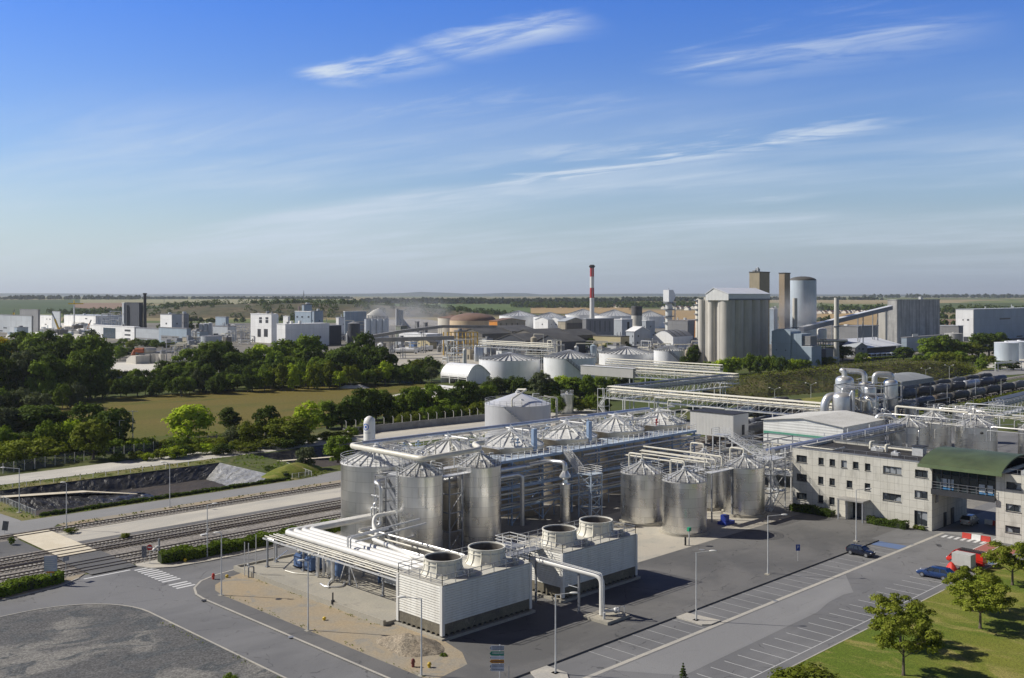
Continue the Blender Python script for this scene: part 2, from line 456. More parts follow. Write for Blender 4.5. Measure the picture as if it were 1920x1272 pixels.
meadow_m = soil('rough_grass',(.070,.092,.024),(.10,.11,.034),(.14,.125,.05),.03,1.0,grain=.3)
works_m = soil('works_ground',(.17,.16,.14),(.25,.23,.195),(.10,.10,.085),.012,.4,grain=.2)
chalk_m = soil('chalk',(.66,.63,.56),(.64,.61,.54),(.45,.42,.36),.05,.8,grain=.12,k2=(.6,.8))
spoil_m = soil('slag',(.40,.38,.35),(.30,.29,.27),None,.02,.5,grain=.2)
sludge_m = soil('pond_sludge',(.070,.058,.050),(.055,.048,.045),(.095,.078,.062),.12,3,grain=.35,rough=.8)
heap_m = soil('sandy_gravel',(.30,.25,.185),(.25,.215,.165),None,.4,5,grain=.25,grit=6)
def liner(name,col,spec=.5):
 t = NT(name); p = t.pos()
 f = t.noise(p,.5,5,.65,sc=(1,.8,.5),dist=1.5); f2 = t.noise(p,.35,4,.6)
 c = t.mix(t.range(f2,.4,.7),mul(col,.8),mul(col,1.35))
 c = t.mix(t.range(f,.62,.72,0,.6),c,mul(col,3.2))
 t.bump(f,.9,.45)
 return t.out(c,.42,0,spec)
liner_m = liner('black_liner',(.040,.039,.040)); liner_pale = liner('pale_dusty_liner',(.24,.238,.225))
def paint(name,col,wear=.35):
 t = NT(name); p = t.pos(); f = t.noise(p,2.2,5,.7)
 return t.out(t.mix(t.range(f,.5,.72,0,wear),col,(.2,.2,.2)),.8,0,.3)
paint_w = paint('road_paint_white',(.66,.66,.65)); paint_b = paint('road_paint_blue',(.13,.19,.34)); paint_r = paint('red_paving',(.36,.13,.11),.5)
paint_faint = paint('faint_bay_lines',(.44,.44,.43),.6)
lime_m = soil('white_road_gravel',(.60,.57,.50),(.48,.46,.41),(.37,.36,.33),.12,4,grain=.12,along=(.3,1,1))
def far_land():
 t = NT('far_fields'); p = t.pos()
 mp = t.n('ShaderNodeMapping'); mp.inputs['Scale'].default_value = (1 / 700,1 / 420,0); mp.inputs['Rotation'].default_value = (0,0,.5); t.l(p,mp.inputs[0])
 v = t.n('ShaderNodeTexVoronoi',distance='MANHATTAN'); v.inputs['Scale'].default_value = 1; v.inputs['Randomness'].default_value = .8; t.l(mp.outputs[0],v.inputs['Vector'])
 sp = t.n('ShaderNodeSeparateXYZ'); t.l(v.outputs['Color'],sp.inputs[0])
 r = t.n('ShaderNodeValToRGB'); t.l(sp.outputs[0],r.inputs[0]); e = r.color_ramp; e.interpolation = 'CONSTANT'
 cs = [(0,(.115,.15,.05)),(.2,(.27,.225,.12)),(.38,(.15,.175,.065)),(.55,(.33,.27,.155)),(.7,(.09,.115,.045)),(.84,(.24,.20,.12))]
 e.elements[0].color = cs[0][1] + (1,); e.elements[1].position = cs[1][0]; e.elements[1].color = cs[1][1] + (1,)
 for q,c in cs[2:]:
  k = e.elements.new(q); k.color = c + (1,)
 f = t.noise(p,.004,5,.6,sc=(1,3,1))
 c = t.mix(1.0,r.outputs[0],t.mix(1.0,(1,1,1),t.range(f,.3,.7,.8,1.2),'MULTIPLY'),'MULTIPLY')
 return t.out(c,1.0,0,.1)
far_m = far_land()
# ---------------------------------------------------------------- ground sheets
def cells(xs,ys,holes,zf,mb=None):
 mb = mb or MB()
 for i in range(len(xs) - 1):
  for j in range(len(ys) - 1):
   cx,cy = (xs[i] + xs[i + 1]) / 2,(ys[j] + ys[j + 1]) / 2
   if any(h[0] < cx < h[2] and h[1] < cy < h[3] for h in holes): continue
   mb.face([(xs[i],ys[j],zf(xs[i],ys[j])),(xs[i + 1],ys[j],zf(xs[i + 1],ys[j])),(xs[i + 1],ys[j + 1],zf(xs[i + 1],ys[j + 1])),(xs[i],ys[j + 1],zf(xs[i],ys[j + 1]))])
 return mb
POND = (66,182.2,116.5,211); POND2 = (128,189,164,216)
xs = [-9000,-3000,-1000,-300,-100,0,POND[0],POND[2],POND2[0],POND2[2],260,500,800,1000]
ys = [-9000,-3000,-1000,-300,-100,0,100,POND[1],POND2[1],POND[3],POND2[3],300,500,800,1000]
near = cells(xs,ys,[POND,POND2],lambda x,y: 0.0)
struct('ground',near,meadow_m)
fx = [-9000,-3000,-1000] + [250 * i for i in range(21)] + [5000 + 900 * i for i in range(1,9)] + [16000,24000,40000]
m2 = cells(fx,fx,[(-9001,-9001,1000,1000)],lambda x,y: tz(x,y))
struct('far_terrain',m2,far_m,sharp=60)
def sheet(name,polys,z,m):
 mb = MB()
 for p in polys:
  pts = [Vector((q[0],q[1],0)) for q in p]
  ar = sum(pts[i].x * pts[(i + 1) % len(pts)].y - pts[(i + 1) % len(pts)].x * pts[i].y for i in range(len(pts)))
  if ar < 0: pts.reverse()
  mb.face([(q.x,q.y,z) for q in pts])
 return struct(name,mb,m,flat=True)
def rect(x0,y0,x1,y1): return [(x0,y0),(x1,y0),(x1,y1),(x0,y1)]
def arc(cx,cy,r,d0,d1,n=8): return [(cx + r * math.cos(R(d0 + (d1 - d0) * i / n)),cy + r * math.sin(R(d0 + (d1 - d0) * i / n))) for i in range(n + 1)]
def strip(pts,w0,w1,close=False):     # a ribbon between two offsets of a line
 out0,out1 = [],[]
 for i,p in enumerate(pts):
  a = pts[max(i - 1,0)]; b = pts[min(i + 1,len(pts) - 1)]
  d = Vector((b[0] - a[0],b[1] - a[1])).normalized(); nx,ny = -d.y,d.x
  out0.append((p[0] + nx * w0,p[1] + ny * w0)); out1.append((p[0] + nx * w1,p[1] + ny * w1))
 return out0 + out1[::-1]
def ribbon(mb,pts,w0,w1,z0,z1):
 for i in range(len(pts) - 1):
  q = strip(pts,w0,w1); n = len(pts)
  mb.prism([q[i],q[i + 1],q[2 * n - 2 - i],q[2 * n - 1 - i]],z0,z1)
 return mb
sheet('asphalt_road',[rect(-120,-40,300,139)],.004,asphalt)
# railway corridor
sheet('track_ballast',[rect(-120,139.6,620,157.2)],.012,ballast_m)
sheet('freight_platform',[rect(63.2,158.6,230,166.4)],.020,pale_hard)
sheet('platform_asphalt',[rect(63.2,157.0,230,159.6),rect(-120,157,57.4,168)],.016,asphalt_old)
sheet('siding_ballast',[rect(-120,166.6,620,171.2)],.024,ballast_m)
sheet('sandy_strip',[rect(66,170.8,250,173.4)],.028,sand_m)
sheet('pond_road',[rect(62.5,173.2,260,179.7),[(-120,171.2),(64.6,171.2),(66,173.2),(62.5,173.2),(62.5,200),(-120,200)],[(118,179.7),(200,179.7),(168,182.2),(128,182.2)]],.032,asphalt_pale)
sheet('level_crossing_concrete',[rect(57.6,150.2,63.1,170.2)],.150,cream)
sheet('level_crossing_asphalt',[rect(57.0,138,63.4,150.1)],.146,asphalt_old)
sheet('pond_verge',[[(62.6,179.7),(118,179.7),(118,182.2),(66,182.2),(66,211),(118,211),(118,217),(60,217)]],.036,verge_m)
sheet('gravel_lane',[[(-120,200),(66,217),(165,217.2),(260,205),(260,226),(165,228.5),(110,229),(60,226.5),(-120,204)]],.040,lime_m)
sheet('yard_lane',[[(165,205),(230,200),(230,225.6),(165,227)]],.046,pale_hard)
# plant floor
sheet('plant_floor',[rect(90,89.5,250,126.5),rect(164,70,250,90),rect(90,126.5,250,138.5)],.008,conc_floor)
sheet('access_road',[rect(55,127.0,150,133.6)],.014,asphalt)
sheet('service_yard',[[(68,72.6),(164,72.6),(164,89.5),(87.5,89.5),(87.5,84),(72.5,84)]],.010,asphalt_old)
sheet('concrete_apron',[rect(108.4,89.6,158,113)],.016,conc_apron)
sheet('passage_road',[rect(164,58,300,67.6)],.020,asphalt_pale)
# kerbed islands
outline = [(62.3,20),(62.3,117),(62.6,119.6),(63.8,122.4),(66,124.8),(69,126.2),(73,126.9),(84,126.9)]
mb = MB(); mb.prism(outline + [(84,92),(74,84),(70,72),(66,64),(64.8,50),(64.8,20)],0,.12); struct('pavement',mb,asphalt_old,flat=True)
mb = ribbon(MB(),outline,-.02,-.3,0,.135); struct('kerb',mb,kerb_m,flat=True)
sv = [(64.9,76),(64.9,117),(65.3,119.4),(66.5,121.6),(69,123.4),(72,124.3),(72,92.2),(73.6,92.2),(73.6,84.4),(72.5,80.0),(70.5,77)]
sheet('sand_verge',[sv],.126,sand_m)
gy = [(-120,127.4),(44,127.4)] + arc(44.6,116.8,10.6,90,0,10) + [(55.2,110),(55.2,0)]
mb = MB(); mb.prism(gy + [(-120,0)],0,.10); struct('gravel_yard',mb,gravel_m,flat=True)
mb = ribbon(MB(),gy,.12,-.06,0,.15); struct('gravel_yard_kerb',mb,kerb_m,flat=True)
# hedge beds on both sides of the crossing
hb = [(-120,134.6),(44,134.6),(52,136),(55.2,137.8)]
mb = MB(); mb.prism(hb + [(56.6,139.2),(-120,139.2)],0,.10); struct('hedge_bed',mb,sand_m,flat=True)
mb = ribbon(MB(),hb,0,-.25,0,.13)
hb2 = [(63.6,138.4),(64.6,135.6),(67,134.1),(72,133.6),(150,133.6)]
ribbon(mb,hb2,0,-.25,0,.13); struct('hedge_bed_kerb',mb,kerb_m,flat=True)
mb = MB(); mb.prism(hb2 + [(150,139.2),(63.8,139.2)],0,.10); struct('hedge_bed_long',mb,pale_hard,flat=True)
mb = MB(); mb.prism([(67,71.0),(151.6,71.0),(151.6,72.6),(67,72.6)],0,.17); struct('parking_footway',mb,asphalt_old,flat=True)
mb = MB(); mb.prism([(74.4,66.4),(76,68.2),(76,71),(73.6,71),(72.6,69)],0,.15); mb.prism([(98.2,67.2),(99.0,66.5),(101,66.5),(100.6,71),(98.4,71)],0,.15); struct('parking_island',mb,kerb_m,flat=True)
sheet('drain_gutter',[rect(70,65.85,172,66.4)],.016,kerb_m)
mb = MB(); mb.prism([(40,-40),(153.4,-40),(153.6,52.4),(152.6,53.0),(137,53.3),(111,53.0),(60,53.0),(40,53)],0,.10); struct('lawn',mb,lawn_m,flat=True)
mb = ribbon(MB(),[(60,53.0),(152.6,53.0),(153.6,52.4),(153.6,20)],0,.16,0,.12); struct('lawn_edging',mb,kerb_m,flat=True)
sheet('asphalt_patch',[[(84,59.6),(112,60.2),(117,61.2),(121,61.4),(123,61.0),(130,65.6),(80,65.6)]],.012,tarmac('smooth_asphalt',(.235,.234,.234),(.255,.254,.252),.2,.2))
# painted markings
def marks(name,rects,z,m):
 mb = MB()
 for r in rects: mb.face([(r[0],r[1],z),(r[2],r[1],z),(r[2],r[3],z),(r[0],r[3],z)])
 return struct(name,mb,m,flat=True)
w = .055
marks('parking_lines',[(82.5 + 2.5 * i - w,66.45,82.5 + 2.5 * i + w,70.98) for i in range(27) if not 98 < 82.5 + 2.5 * i < 101],.020,paint_faint)
marks('bay_lines',[(70.3 + 2.5 * i - w,54.5,70.3 + 2.5 * i + w,59.0) for i in range(33)] + [(62,54.44,153,54.56)],.020,paint('bay_paint',(.56,.56,.55),.45))
marks('disabled_bay',[(148.6,66.5,151.5,70.95)],.021,paint_b)
marks('blue_bay',[(149.6,53.4,152.6,56.4)],.021,paint_b)
marks('crosswalk_by_building',[(160.9,58.9 + i * .98,162.8,59.4 + i * .98) for i in range(7)],.022,paint_w)
marks('crosswalk',[(62.3,136.0 - 1.02 * i,64.9,136.5 - 1.02 * i) for i in range(13) if i not in (9,)],.022,paint_w)
marks('stop_line',[(55.6,136.75,62.0,137.15)],.022,paint_w)
marks('red_crossing',[(153.8,53.4,162,58.6)],.022,paint_r)
marks('red_crossing_lines',[(153.4,58.6,176,58.75),(153.8,56.4,162,56.55),(157.6,53.4,157.75,56.4),(156.4,56.55,156.55,58.6),(153.7,53.4,153.85,58.6)],.026,paint_w)
marks('passage_crosswalk',[(176 + i * 1.1,59,176.6 + i * 1.1,62.5) for i in range(8)],.026,paint_w)
# ponds cut into the ground
def pond():
 x0,y0,x1,y1 = POND; d = -2.6
 wrinkle = lambda x,y: .16 * noise.noise(Vector((x * .45,y * .6,3.1))) + .10 * noise.noise(Vector((x * 1.3,y * 1.1,7.7)))
 def slope(name,p00,p10,p01,p11,nu,nv,m):     # from the rim to the toe
  mb = MB(); A = [Vector(p) for p in (p00,p10,p01,p11)]; g = []
  for j in range(nv + 1):
   row = []
   for i in range(nu + 1):
    q = A[0].lerp(A[1],i / nu).lerp(A[2].lerp(A[3],i / nu),j / nv)
    if 0 < j < nv: q = q + Vector((0,0,wrinkle(q.x,q.y) * 1.6))
    row.append(q)
   g.append(row)
  for j in range(nv):
   for i in range(nu): mb.face([g[j][i],g[j][i + 1],g[j + 1][i + 1],g[j + 1][i]])
  return struct(name,mb,m,flat=True)
 slope('pond_bank_far',(x1,y1,0),(x0,y1,0),(x1 - 4,y1 - 4,d),(x0 + 3,y1 - 4,d),60,8,liner_m)
 slope('pond_bank_end',(x1,y0,0),(x1,y1,0),(x1 - 8,y0,d),(x1 - 5.5,y1 - 4,d),40,8,liner_pale)
 slope('pond_bank_left',(x0,y1,0),(x0,y0,0),(x0 + 3,y1 - 4,d),(x0 + 3,y0 + .8,d),40,8,liner_m)
 slope('pond_bank_near',(x0,y0,0),(x1,y0,0),(x0 + 3,y0 + .8,d),(x1 - 8,y0 + .8,d),40,4,liner_m)
 mb = cells([x0 + 2 + (x1 - x0 - 6) * i / 40 for i in range(41)],[y0 + .5 + (y1 - y0 - 3) * i / 24 for i in range(25)],[],
    lambda x,y: d + .06 + .22 * noise.noise(Vector((x * .2,y * .2,0))) + .09 * noise.noise(Vector((x * .9,y * .9,2))))
 struct('pond_floor',mb,sludge_m,flat=True)
 # ramp of pale concrete coming down from the left with its lined flank
 mb = MB(); mb.face([(x0 - 3,207.2,.05),(x0 - 3,204.8,.05),(82.5,201.4,-.75),(82.5,203.6,-.75)]); mb.face([(82.5,203.6,-.75),(82.5,201.4,-.75),(92,199.2,-2.2),(92,200.4,-2.2)])
 struct('pond_ramp',mb,cream,flat=True)
 slope('pond_ramp_flank',(x0 - .5,204.8,.03),(94,198.6,-2.3),(x0 + 1,199.2,d),(94,195.5,d),50,8,liner_m)
 slope('pond_ramp_back',(94,200.4,-2.3),(x0 - .5,207.2,.03),(94,203.6,d),(x0 + 1,208.8,d),50,6,liner_m)
 # second basin
 x0,y0,x1,y1 = POND2
 slope('second_pond_bank_far',(x1,y1,0),(x0,y1,0),(x1 - 3,y1 - 4,d),(x0 + 4,y1 - 4,d),40,6,liner_m)
 slope('second_pond_bank_end',(x1,y0,0),(x1,y1,0),(x1 - 3,y0 + 3,d),(x1 - 3,y1 - 4,d),20,5,liner_m)
 slope('second_pond_bank_left',(x0,y1,0),(x0,y0,0),(x0 + 4,y1 - 4,d),(x0 + 4,y0 + 3,d),30,6,liner_m)
 slope('second_pond_bank_near',(x0,y0,0),(x1,y0,0),(x0 + 4,y0 + 3,d),(x1 - 3,y0 + 3,d),30,5,liner_pale)
 mb = MB(); mb.face([(x0 + 3,y0 + 2,d + .1),(x1 - 2,y0 + 2,d + .1),(x1 - 2,y1 - 3,d + .1),(x0 + 3,y1 - 3,d + .1)]); struct('second_pond_floor',mb,sludge_m,flat=True)
 mb = MB(); mb.face([(x0 - 1,202.5,.06),(x0 + 14,201.5,-.5),(x0 + 14,203,-.5),(x0 - 1,204,.06)]); struct('second_pond_ramp',mb,cream,flat=True)
pond()
def mound(name,cx,cy,rx,ry,h,m,rot=0,seed=0,n=36,k=9,rough=.12,z0=0.0,pw=1.6):
 mb = MB(); vs = [(cx,cy,z0 + h)]; c,s_ = math.cos(R(rot)),math.sin(R(rot))
 for j in range(1,k + 1):
  for i in range(n):
   t = 2 * math.pi * i / n; r = j / k
   rr = 1 + .22 * noise.noise(Vector((math.cos(t) * 1.3,math.sin(t) * 1.3,seed)))
   x,y = rx * r * rr * math.cos(t),ry * r * rr * math.sin(t)
   X,Y = cx + x * c - y * s_,cy + x * s_ + y * c
   z = h * (1 - r ** pw) + (h * rough * noise.noise(Vector((X * .9 / max(1,h),Y * .9 / max(1,h),seed))) if j < k else -.06)
   vs.append((X,Y,z0 + z))
 fs = [(0,1 + i,1 + (i + 1) % n) for i in range(n)]
 for j in range(k - 1):
  for i in range(n): fs.append((1 + j * n + i,1 + (j + 1) * n + i,1 + (j + 1) * n + (i + 1) % n,1 + j * n + (i + 1) % n))
 mb.add(vs,fs); return mb
struct('grass_mound',mound('m',121.5,188.5,9,4.6,1.9,None,20,3),lawn_m)
# open land in the middle distance
def psheet(name,px,z,m,h=0): sheet(name,[[P(x,y,h) for x,y in px]],z,m)
psheet('fallow_field',[(-150,850),(-150,795),(0,776),(110,762),(240,744),(480,731),(620,724),(770,719),(830,722),(860,735),(770,770),(620,800),(420,830),(200,850)],.05,field_m)
psheet('hangar_track',[(690,755),(735,742),(800,727),(880,722),(900,730),(850,752),(775,742),(720,765)],.07,lime_m)
psheet('works_ground',[(-260,712),(-260,606),(2200,606),(2200,672),(1700,668),(1400,690),(1290,700),(900,692),(760,676),(700,690),(360,708),(180,712)],.10,works_m)
psheet('chalk_yard',[(176,706),(178,690),(205,681),(290,679),(380,682),(384,703),(330,708),(250,706)],.14,chalk_m)
psheet('building_site',[(10,634),(20,612),(110,606),(170,607),(172,628),(150,636),(80,634)],.14,chalk_m)
psheet('lorry_park',[(690,684),(720,664),(810,658),(880,664),(930,672),(900,684),(770,684),(720,690)],.14,conc_apron)
psheet('east_road',[(1700,735),(1770,712),(1850,695),(1950,686),(1950,700),(1850,706)],.05,asphalt_pale)
psheet('east_grass',[(1380,752),(1500,748),(1700,730),(1760,712),(1800,702),(1815,690),(1860,690),(1800,712),(1720,738),(1600,758)],.055,lawn_m)
psheet('east_yard',[(1850,690),(1850,672),(2000,668),(2000,690)],.06,lime_m)
# scrubby embankment behind the pipe bridges
def berm():
 base = [P(1300,758),P(1440,745),P(1560,735),P(1700,721),P(1800,707),P(1822,699)]
 top = [P(1330,718,3),P(1440,704,6.5),P(1560,690,7),P(1690,682,7),P(1790,683,5),P(1815,692,1.2)]
 back = [P(1400,706),P(1480,696),P(1580,682),P(1700,674),P(1800,676),P(1830,694)]
 mb = MB(); rows = []
 def samp(line,t):
  k = t * (len(line) - 1); i = min(int(k),len(line) - 2); return line[i].lerp(line[i + 1],k - i)
 n,m = 70,16
 for j in range(m + 1):
  row = []
  for i in range(n + 1):
   a,b,c = (samp(q,i / n) for q in (base,top,back)); t = j / m
   p = a.lerp(b,math.sin(min(1,t / .62) * math.pi / 2) if t < .62 else 1) if t < .62 else b.lerp(c,(t - .62) / .38)
   if 0 < j < m: p = p + Vector((0,0,.7 * noise.noise(Vector((p.x * .12,p.y * .12,1))) + .5 * noise.noise(Vector((p.x * .4,p.y * .4,4)))))
   else: p = p - Vector((0,0,.3))
   row.append(p)
  rows.append(row)
 for j in range(m):
  for i in range(n): mb.face([rows[j][i],rows[j][i + 1],rows[j + 1][i + 1],rows[j + 1][i]])
 return mb
scrub_m = soil('embankment_scrub',(.060,.066,.024),(.105,.092,.038),(.075,.090,.026),.10,1.2,grain=.45,k1=(.4,.6),bumpd=.6)
struct('embankment',berm(),scrub_m)
# fields and ridges of the far country
def tsheet(name,px,m,lift=.6):
 mb = MB(); pts = [T(x,y,lift) for x,y in px]
 mb.face(pts); return struct(name,mb,m,flat=True)
crop = soil('green_crop',(.055,.085,.022),(.070,.100,.028),None,.004,.05,grain=.1,along=(1,.3,1))
crop2 = soil('bright_crop',(.085,.125,.030),(.10,.14,.036),None,.004,.05,grain=.1)
stubble = soil('stubble_field',(.40,.28,.13),(.35,.245,.12),None,.004,.05,grain=.1,along=(.3,1,1))
plough = soil('ploughed_field',(.27,.175,.115),(.24,.165,.11),None,.004,.05,grain=.1)
pale_f = soil('pale_field',(.30,.275,.15),(.26,.25,.13),None,.004,.05,grain=.1)
def grid_field(name,x0,x1,top,bot,m,lift=.6,n=8):
 mb = MB(); g = []
 for i in range(n + 1):
  x = x0 + (x1 - x0) * i / n; yt = top[0] + (top[1] - top[0]) * i / n; yb = bot[0] + (bot[1] - bot[0]) * i / n
  g.append([T(x,yb + (yt - yb) * j / n,lift) for j in range(n + 1)])
 for i in range(n):
  for j in range(n): mb.face([g[i][j],g[i + 1][j],g[i + 1][j + 1],g[i][j + 1]])
 return struct(name,mb,m,sharp=60)
grid_field('crop_field',-60,190,(563,563),(593,586),crop)
grid_field('pale_field',150,500,(562.5,562),(569,572),pale_f,1.0)
grid_field('ploughed_field',140,236,(569,569),(578,586),plough,1.2)
grid_field('bright_crop_field',660,1100,(570,572),(586,588),crop2,.8)
grid_field('stubble_field',995,1180,(577,577),(589,592),stubble,1.1)
grid_field('golden_field',1170,1316,(583,584),(600,602),stubble,1.1)
grid_field('harvested_field',1500,1680,(588,589),(610,612),stubble,1.0)
grid_field('reaped_field',1755,1830,(600,600),(612,612),plough,1.0)
# ---------------------------------------------------------------- plant materials
ss = steel('stainless_plates'); ss_warm = steel('warm_stainless',(.56,.51,.43),.36,1.8,3.6,.4); ss_dull = steel('dull_stainless',(.66,.65,.62),.36,1.6,3.2,.3)
roof_al = plain('aluminium_roof',(.72,.715,.69),.5,.0,.08,.8,streak=.18); roof_ss = plain('stainless_roof',(.62,.61,.58),.48,.55,.08,.8,streak=.3)
galv = plain('galvanised_steel',(.60,.605,.60),.5,.2,.1,1.5)
galv_dark = plain('weathered_steel',(.27,.28,.30),.6,.3,.15,1.5)
blue_st = plain('blue_painted_steel',(.29,.39,.54),.55,0,.1,.8,streak=.2)
deck_m = plain('blue_grey_deck',(.47,.54,.62),.6,.1,.08,.7,streak=.15)
pipe_w = plain('pale_pipe_cladding',(.70,.665,.56),.42,0,.05,1.2,streak=.22,dirt=(.45,.42,.36))
pipe_s = plain('aluminium_pipe_cladding',(.66,.655,.64),.34,.6,.07,1.2,streak=.25)
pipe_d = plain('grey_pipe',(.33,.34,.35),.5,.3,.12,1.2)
white_p = plain('white_paint',(.76,.745,.70),.45,0,.04,.5,streak=.18,dirt=(.5,.47,.42))
white_t = plain('white_tank_paint',(.84,.845,.84),.4,0,.04,.25,streak=.2)
dark_m = plain('dark_interior',(.035,.037,.042),.8,0,.2,1)
black_m = plain('black_rubber',(.03,.03,.032),.7,0,.2,1)
blue_m = plain('blue_machine_paint',(.10,.17,.33),.5,0,.12,.9,streak=.25)
frp = plain('cream_fibreglass',(.74,.71,.61),.55,0,.05,.9,streak=.35,dirt=(.40,.35,.26))
grimy = soil('grimy_concrete',(.20,.18,.135),(.145,.132,.105),(.27,.245,.19),.5,6,grain=.2)
louv = plain('cream_louvre',(.77,.75,.68),.6,0,.05,.4,streak=.4,dirt=(.50,.46,.38))
sheet_g = ribbed('grey_cladding',(.52,.515,.49),.9,0,.55,.0,.04,.25,.15)
green_p = plain('green_trim',(.10,.32,.23),.5,0,.1,.8)
red_p = plain('red_paint',(.55,.05,.03),.5,0,.15,.8)
orange_p = plain('orange_paint',(.70,.27,.04),.5,0,.15,.8)
def roof_cone(mb,c,r,z0,rise,n,rib=.10,ribh=.17,topr=.6):
 mb.mat(0).lathe([(r + .06,z0 - .12),(r + .06,z0 + .03),(topr,z0 + rise)],c,48)
 mb.lathe([(topr,z0 + rise),(topr,z0 + rise + .35),(topr * .7,z0 + rise + .42)],c,16)
 mb.mat(1)
 for i in range(n):
  t = 2 * math.pi * (i + .5) / n; cx,cy = math.cos(t),math.sin(t)
  p = (c[0] + cx * (r - .05),c[1] + cy * (r - .05),z0 + .08 + ribh / 2); q = (c[0] + cx * topr,c[1] + cy * topr,z0 + rise + ribh / 2)
  mb.ibar(p,q,rib,ribh)
 return mb
def tank(c,r,h,rise,label,group=None,shell=None,roof=None,ribm=None,ribs=16,rail=True,plinth=0,ladder=None,rings=False,name='storage_tank',z0=0.0,nozzle=True,cat='tank',gut=None):
 t = thing(name,(c[0],c[1],0),label,cat,group)
 shell = shell or ss; mb = MB(); z1 = z0 + plinth
 prof = [(r,z1)]
 if rings:
  k = max(2,round(h / 1.6))
  for i in range(1,k):
   z = z1 + h * i / k; prof += [(r,z - .03),(r + .025,z),(r,z + .03)]
 prof += [(r,z1 + h)]
 mb.lathe(prof,c,56)
 mb.build('shell',shell,t,sharp=50)
 m = MB(); roof_cone(m,c,r,z1 + h,rise,ribs); m.build('roof',[roof or roof_ss,ribm or galv],t)
 if plinth:
  MB().lathe([(r + .35,z0 - .05),(r + .35,z1 - .02),(r - .1,z1 - .02)],c,40).build('plinth',conc,t)
 if rail:
  pts = [(c[0] + (r + .02) * math.cos(2 * math.pi * i / 28),c[1] + (r + .02) * math.sin(2 * math.pi * i / 28),z1 + h + .02) for i in range(28)]
  MB().rail(pts,1.15,2.0,.035,3,True).build('railing',galv,t)
 if ladder is not None:
  a = R(ladder); ux,uy = math.cos(a),math.sin(a); px,py = -uy,ux; q = MB()
  for k in (-.25,.25): q.bar((c[0] + ux * (r + .25) + px * k,c[1] + uy * (r + .25) + py * k,z0),(c[0] + ux * (r + .25) + px * k,c[1] + uy * (r + .25) + py * k,z1 + h + 1.1),.07)
  for i in range(int(h / .35)): q.bar((c[0] + ux * (r + .25) - px * .25,c[1] + uy * (r + .25) - py * .25,z0 + .3 + i * .35),(c[0] + ux * (r + .25) + px * .25,c[1] + uy * (r + .25) + py * .25,z0 + .3 + i * .35),.05)
  for i in range(int((h - 2.2) / 1.0)):
   z = z0 + 2.4 + i; q.lathe([(.38,z),(.38,z + .06)],(c[0] + ux * (r + .6),c[1] + uy * (r + .6)),10,close=False)
  q.build('ladder',galv,t)
 if nozzle:
  q = MB(); zt = z1 + h + rise
  q.cyl(c,.35,zt + .3,zt + .75,12).tube([(c[0] + r * .45,c[1] - r * .2,z1 + h + rise * .5),(c[0] + r * .45,c[1] - r * .2,z1 + h + rise * .5 + .9),(c[0] + r * .62,c[1] - r * .3,z1 + h + rise * .5 + .9)],.13,8,.25)
  q.cyl((c[0] - r * .3,c[1] - r * .45),.3,z1 + h + rise * .3,z1 + h + rise * .45 + .35,10)
  each(q,'vent',galv,t)
 return t
# ---------------------------------------------------------------- the three front silos and the row behind
GF = 'stainless silos in the front of the plant'
T1 = tank((98,128.2),5.6,12,2.1,'broad stainless silo at the left end of the plant beside the railway',GF,ss_dull,roof_al,ribs=22,ladder=None)
T2 = tank((95.8,114.9),3.35,12,1.5,'slim stainless silo behind the nearer cooling tower, under the corner of the cream pipe',GF,ss,roof_ss,ribs=14,ladder=160)
T3 = tank((107.3,114.5),3.4,12,1.5,'slim stainless silo with rail shadows, standing left of the blue steel deck',GF,ss,roof_ss,ribs=14)
GR = 'cone roofed fermenters in the blue steel frame'
rowl = ['first fermenter from the left, white ribbed cone roof crossed by the cream pipe','fermenter with white cone roof right behind the silo left of the blue deck','fermenter with grey hatch walkway down its white cone roof, above the blue stairs',
  'fermenter with clean white cone roof in the middle of the blue deck','last fermenter of the row, white roof beside the raised grey cabin']
for i,a in enumerate((112.3,127.0,141.6,156,170.2)):
 t = tank((a,127.2),5.75,12,2.1,rowl[i],GR,ss_warm,roof_al,ribs=18,rail=i in (3,4),nozzle=True,name='fermenter_tank')
 z = 12.2; q = MB()      # access walkway climbing each roof
 y0 = 127.2 - 5.3 if i != 2 else 121.6
 q.ibar((a - 1.2,121.5,z),(a - .5,126.6,14.4),.7,.06); q.rail([(a - 1.55,121.5,z),(a - .85,126.6,14.4)],1.0,1.2,.03,2)
 q.build('roof_walkway',galv,t)
 MB().tube([(a + 2.0,124.5,13.2),(a + 2.0,124.5,14.2),(a + 2.0,130.9,14.2)],.18,8,.4).build('feed_pipe',pipe_s,t)
 if i in (1,2): MB().box(a - .3,121.4,11.2,a + .6,122.0,15.0).build('riser_cabinet',blue_st,t)
t = tank((175,173),8.0,12.0,2.6,'large pale grey domed tank behind the fermenter row',None,plain('pale_grey_tank',(.60,.60,.61),.45,.2,.03,.25,streak=.15),plain('pale_grey_dome',(.66,.66,.66),.45,.2,.03,.25,streak=.1),ribs=0,rail=True,rings=False,nozzle=True)
mb = MB(); mb.tube([(168.5,168.5,12),(168.5,168.5,13.9),(175,170,15.6),(175,173,15.4)],.2,8,.4).tube([(181,165.5,0),(181,165.5,13.5),(179,168,13.8)],.16,8,.4).tube([(182.2,167,0),(182.2,167,13.2),(180,169,13.8)],.16,8,.4); each(mb,'overflow_pipe',pipe_w,t)
mb = MB()
for i in range(26):
 a0 = R(200 + i * 4); z = 12 - i * .45
 mb.box(175 + 8.4 * math.cos(a0) - .4,173 + 8.4 * math.sin(a0) - .4,z,175 + 8.4 * math.cos(a0) + .4,173 + 8.4 * math.sin(a0) + .4,z + .06)
mb.build('spiral_stair',galv,t)
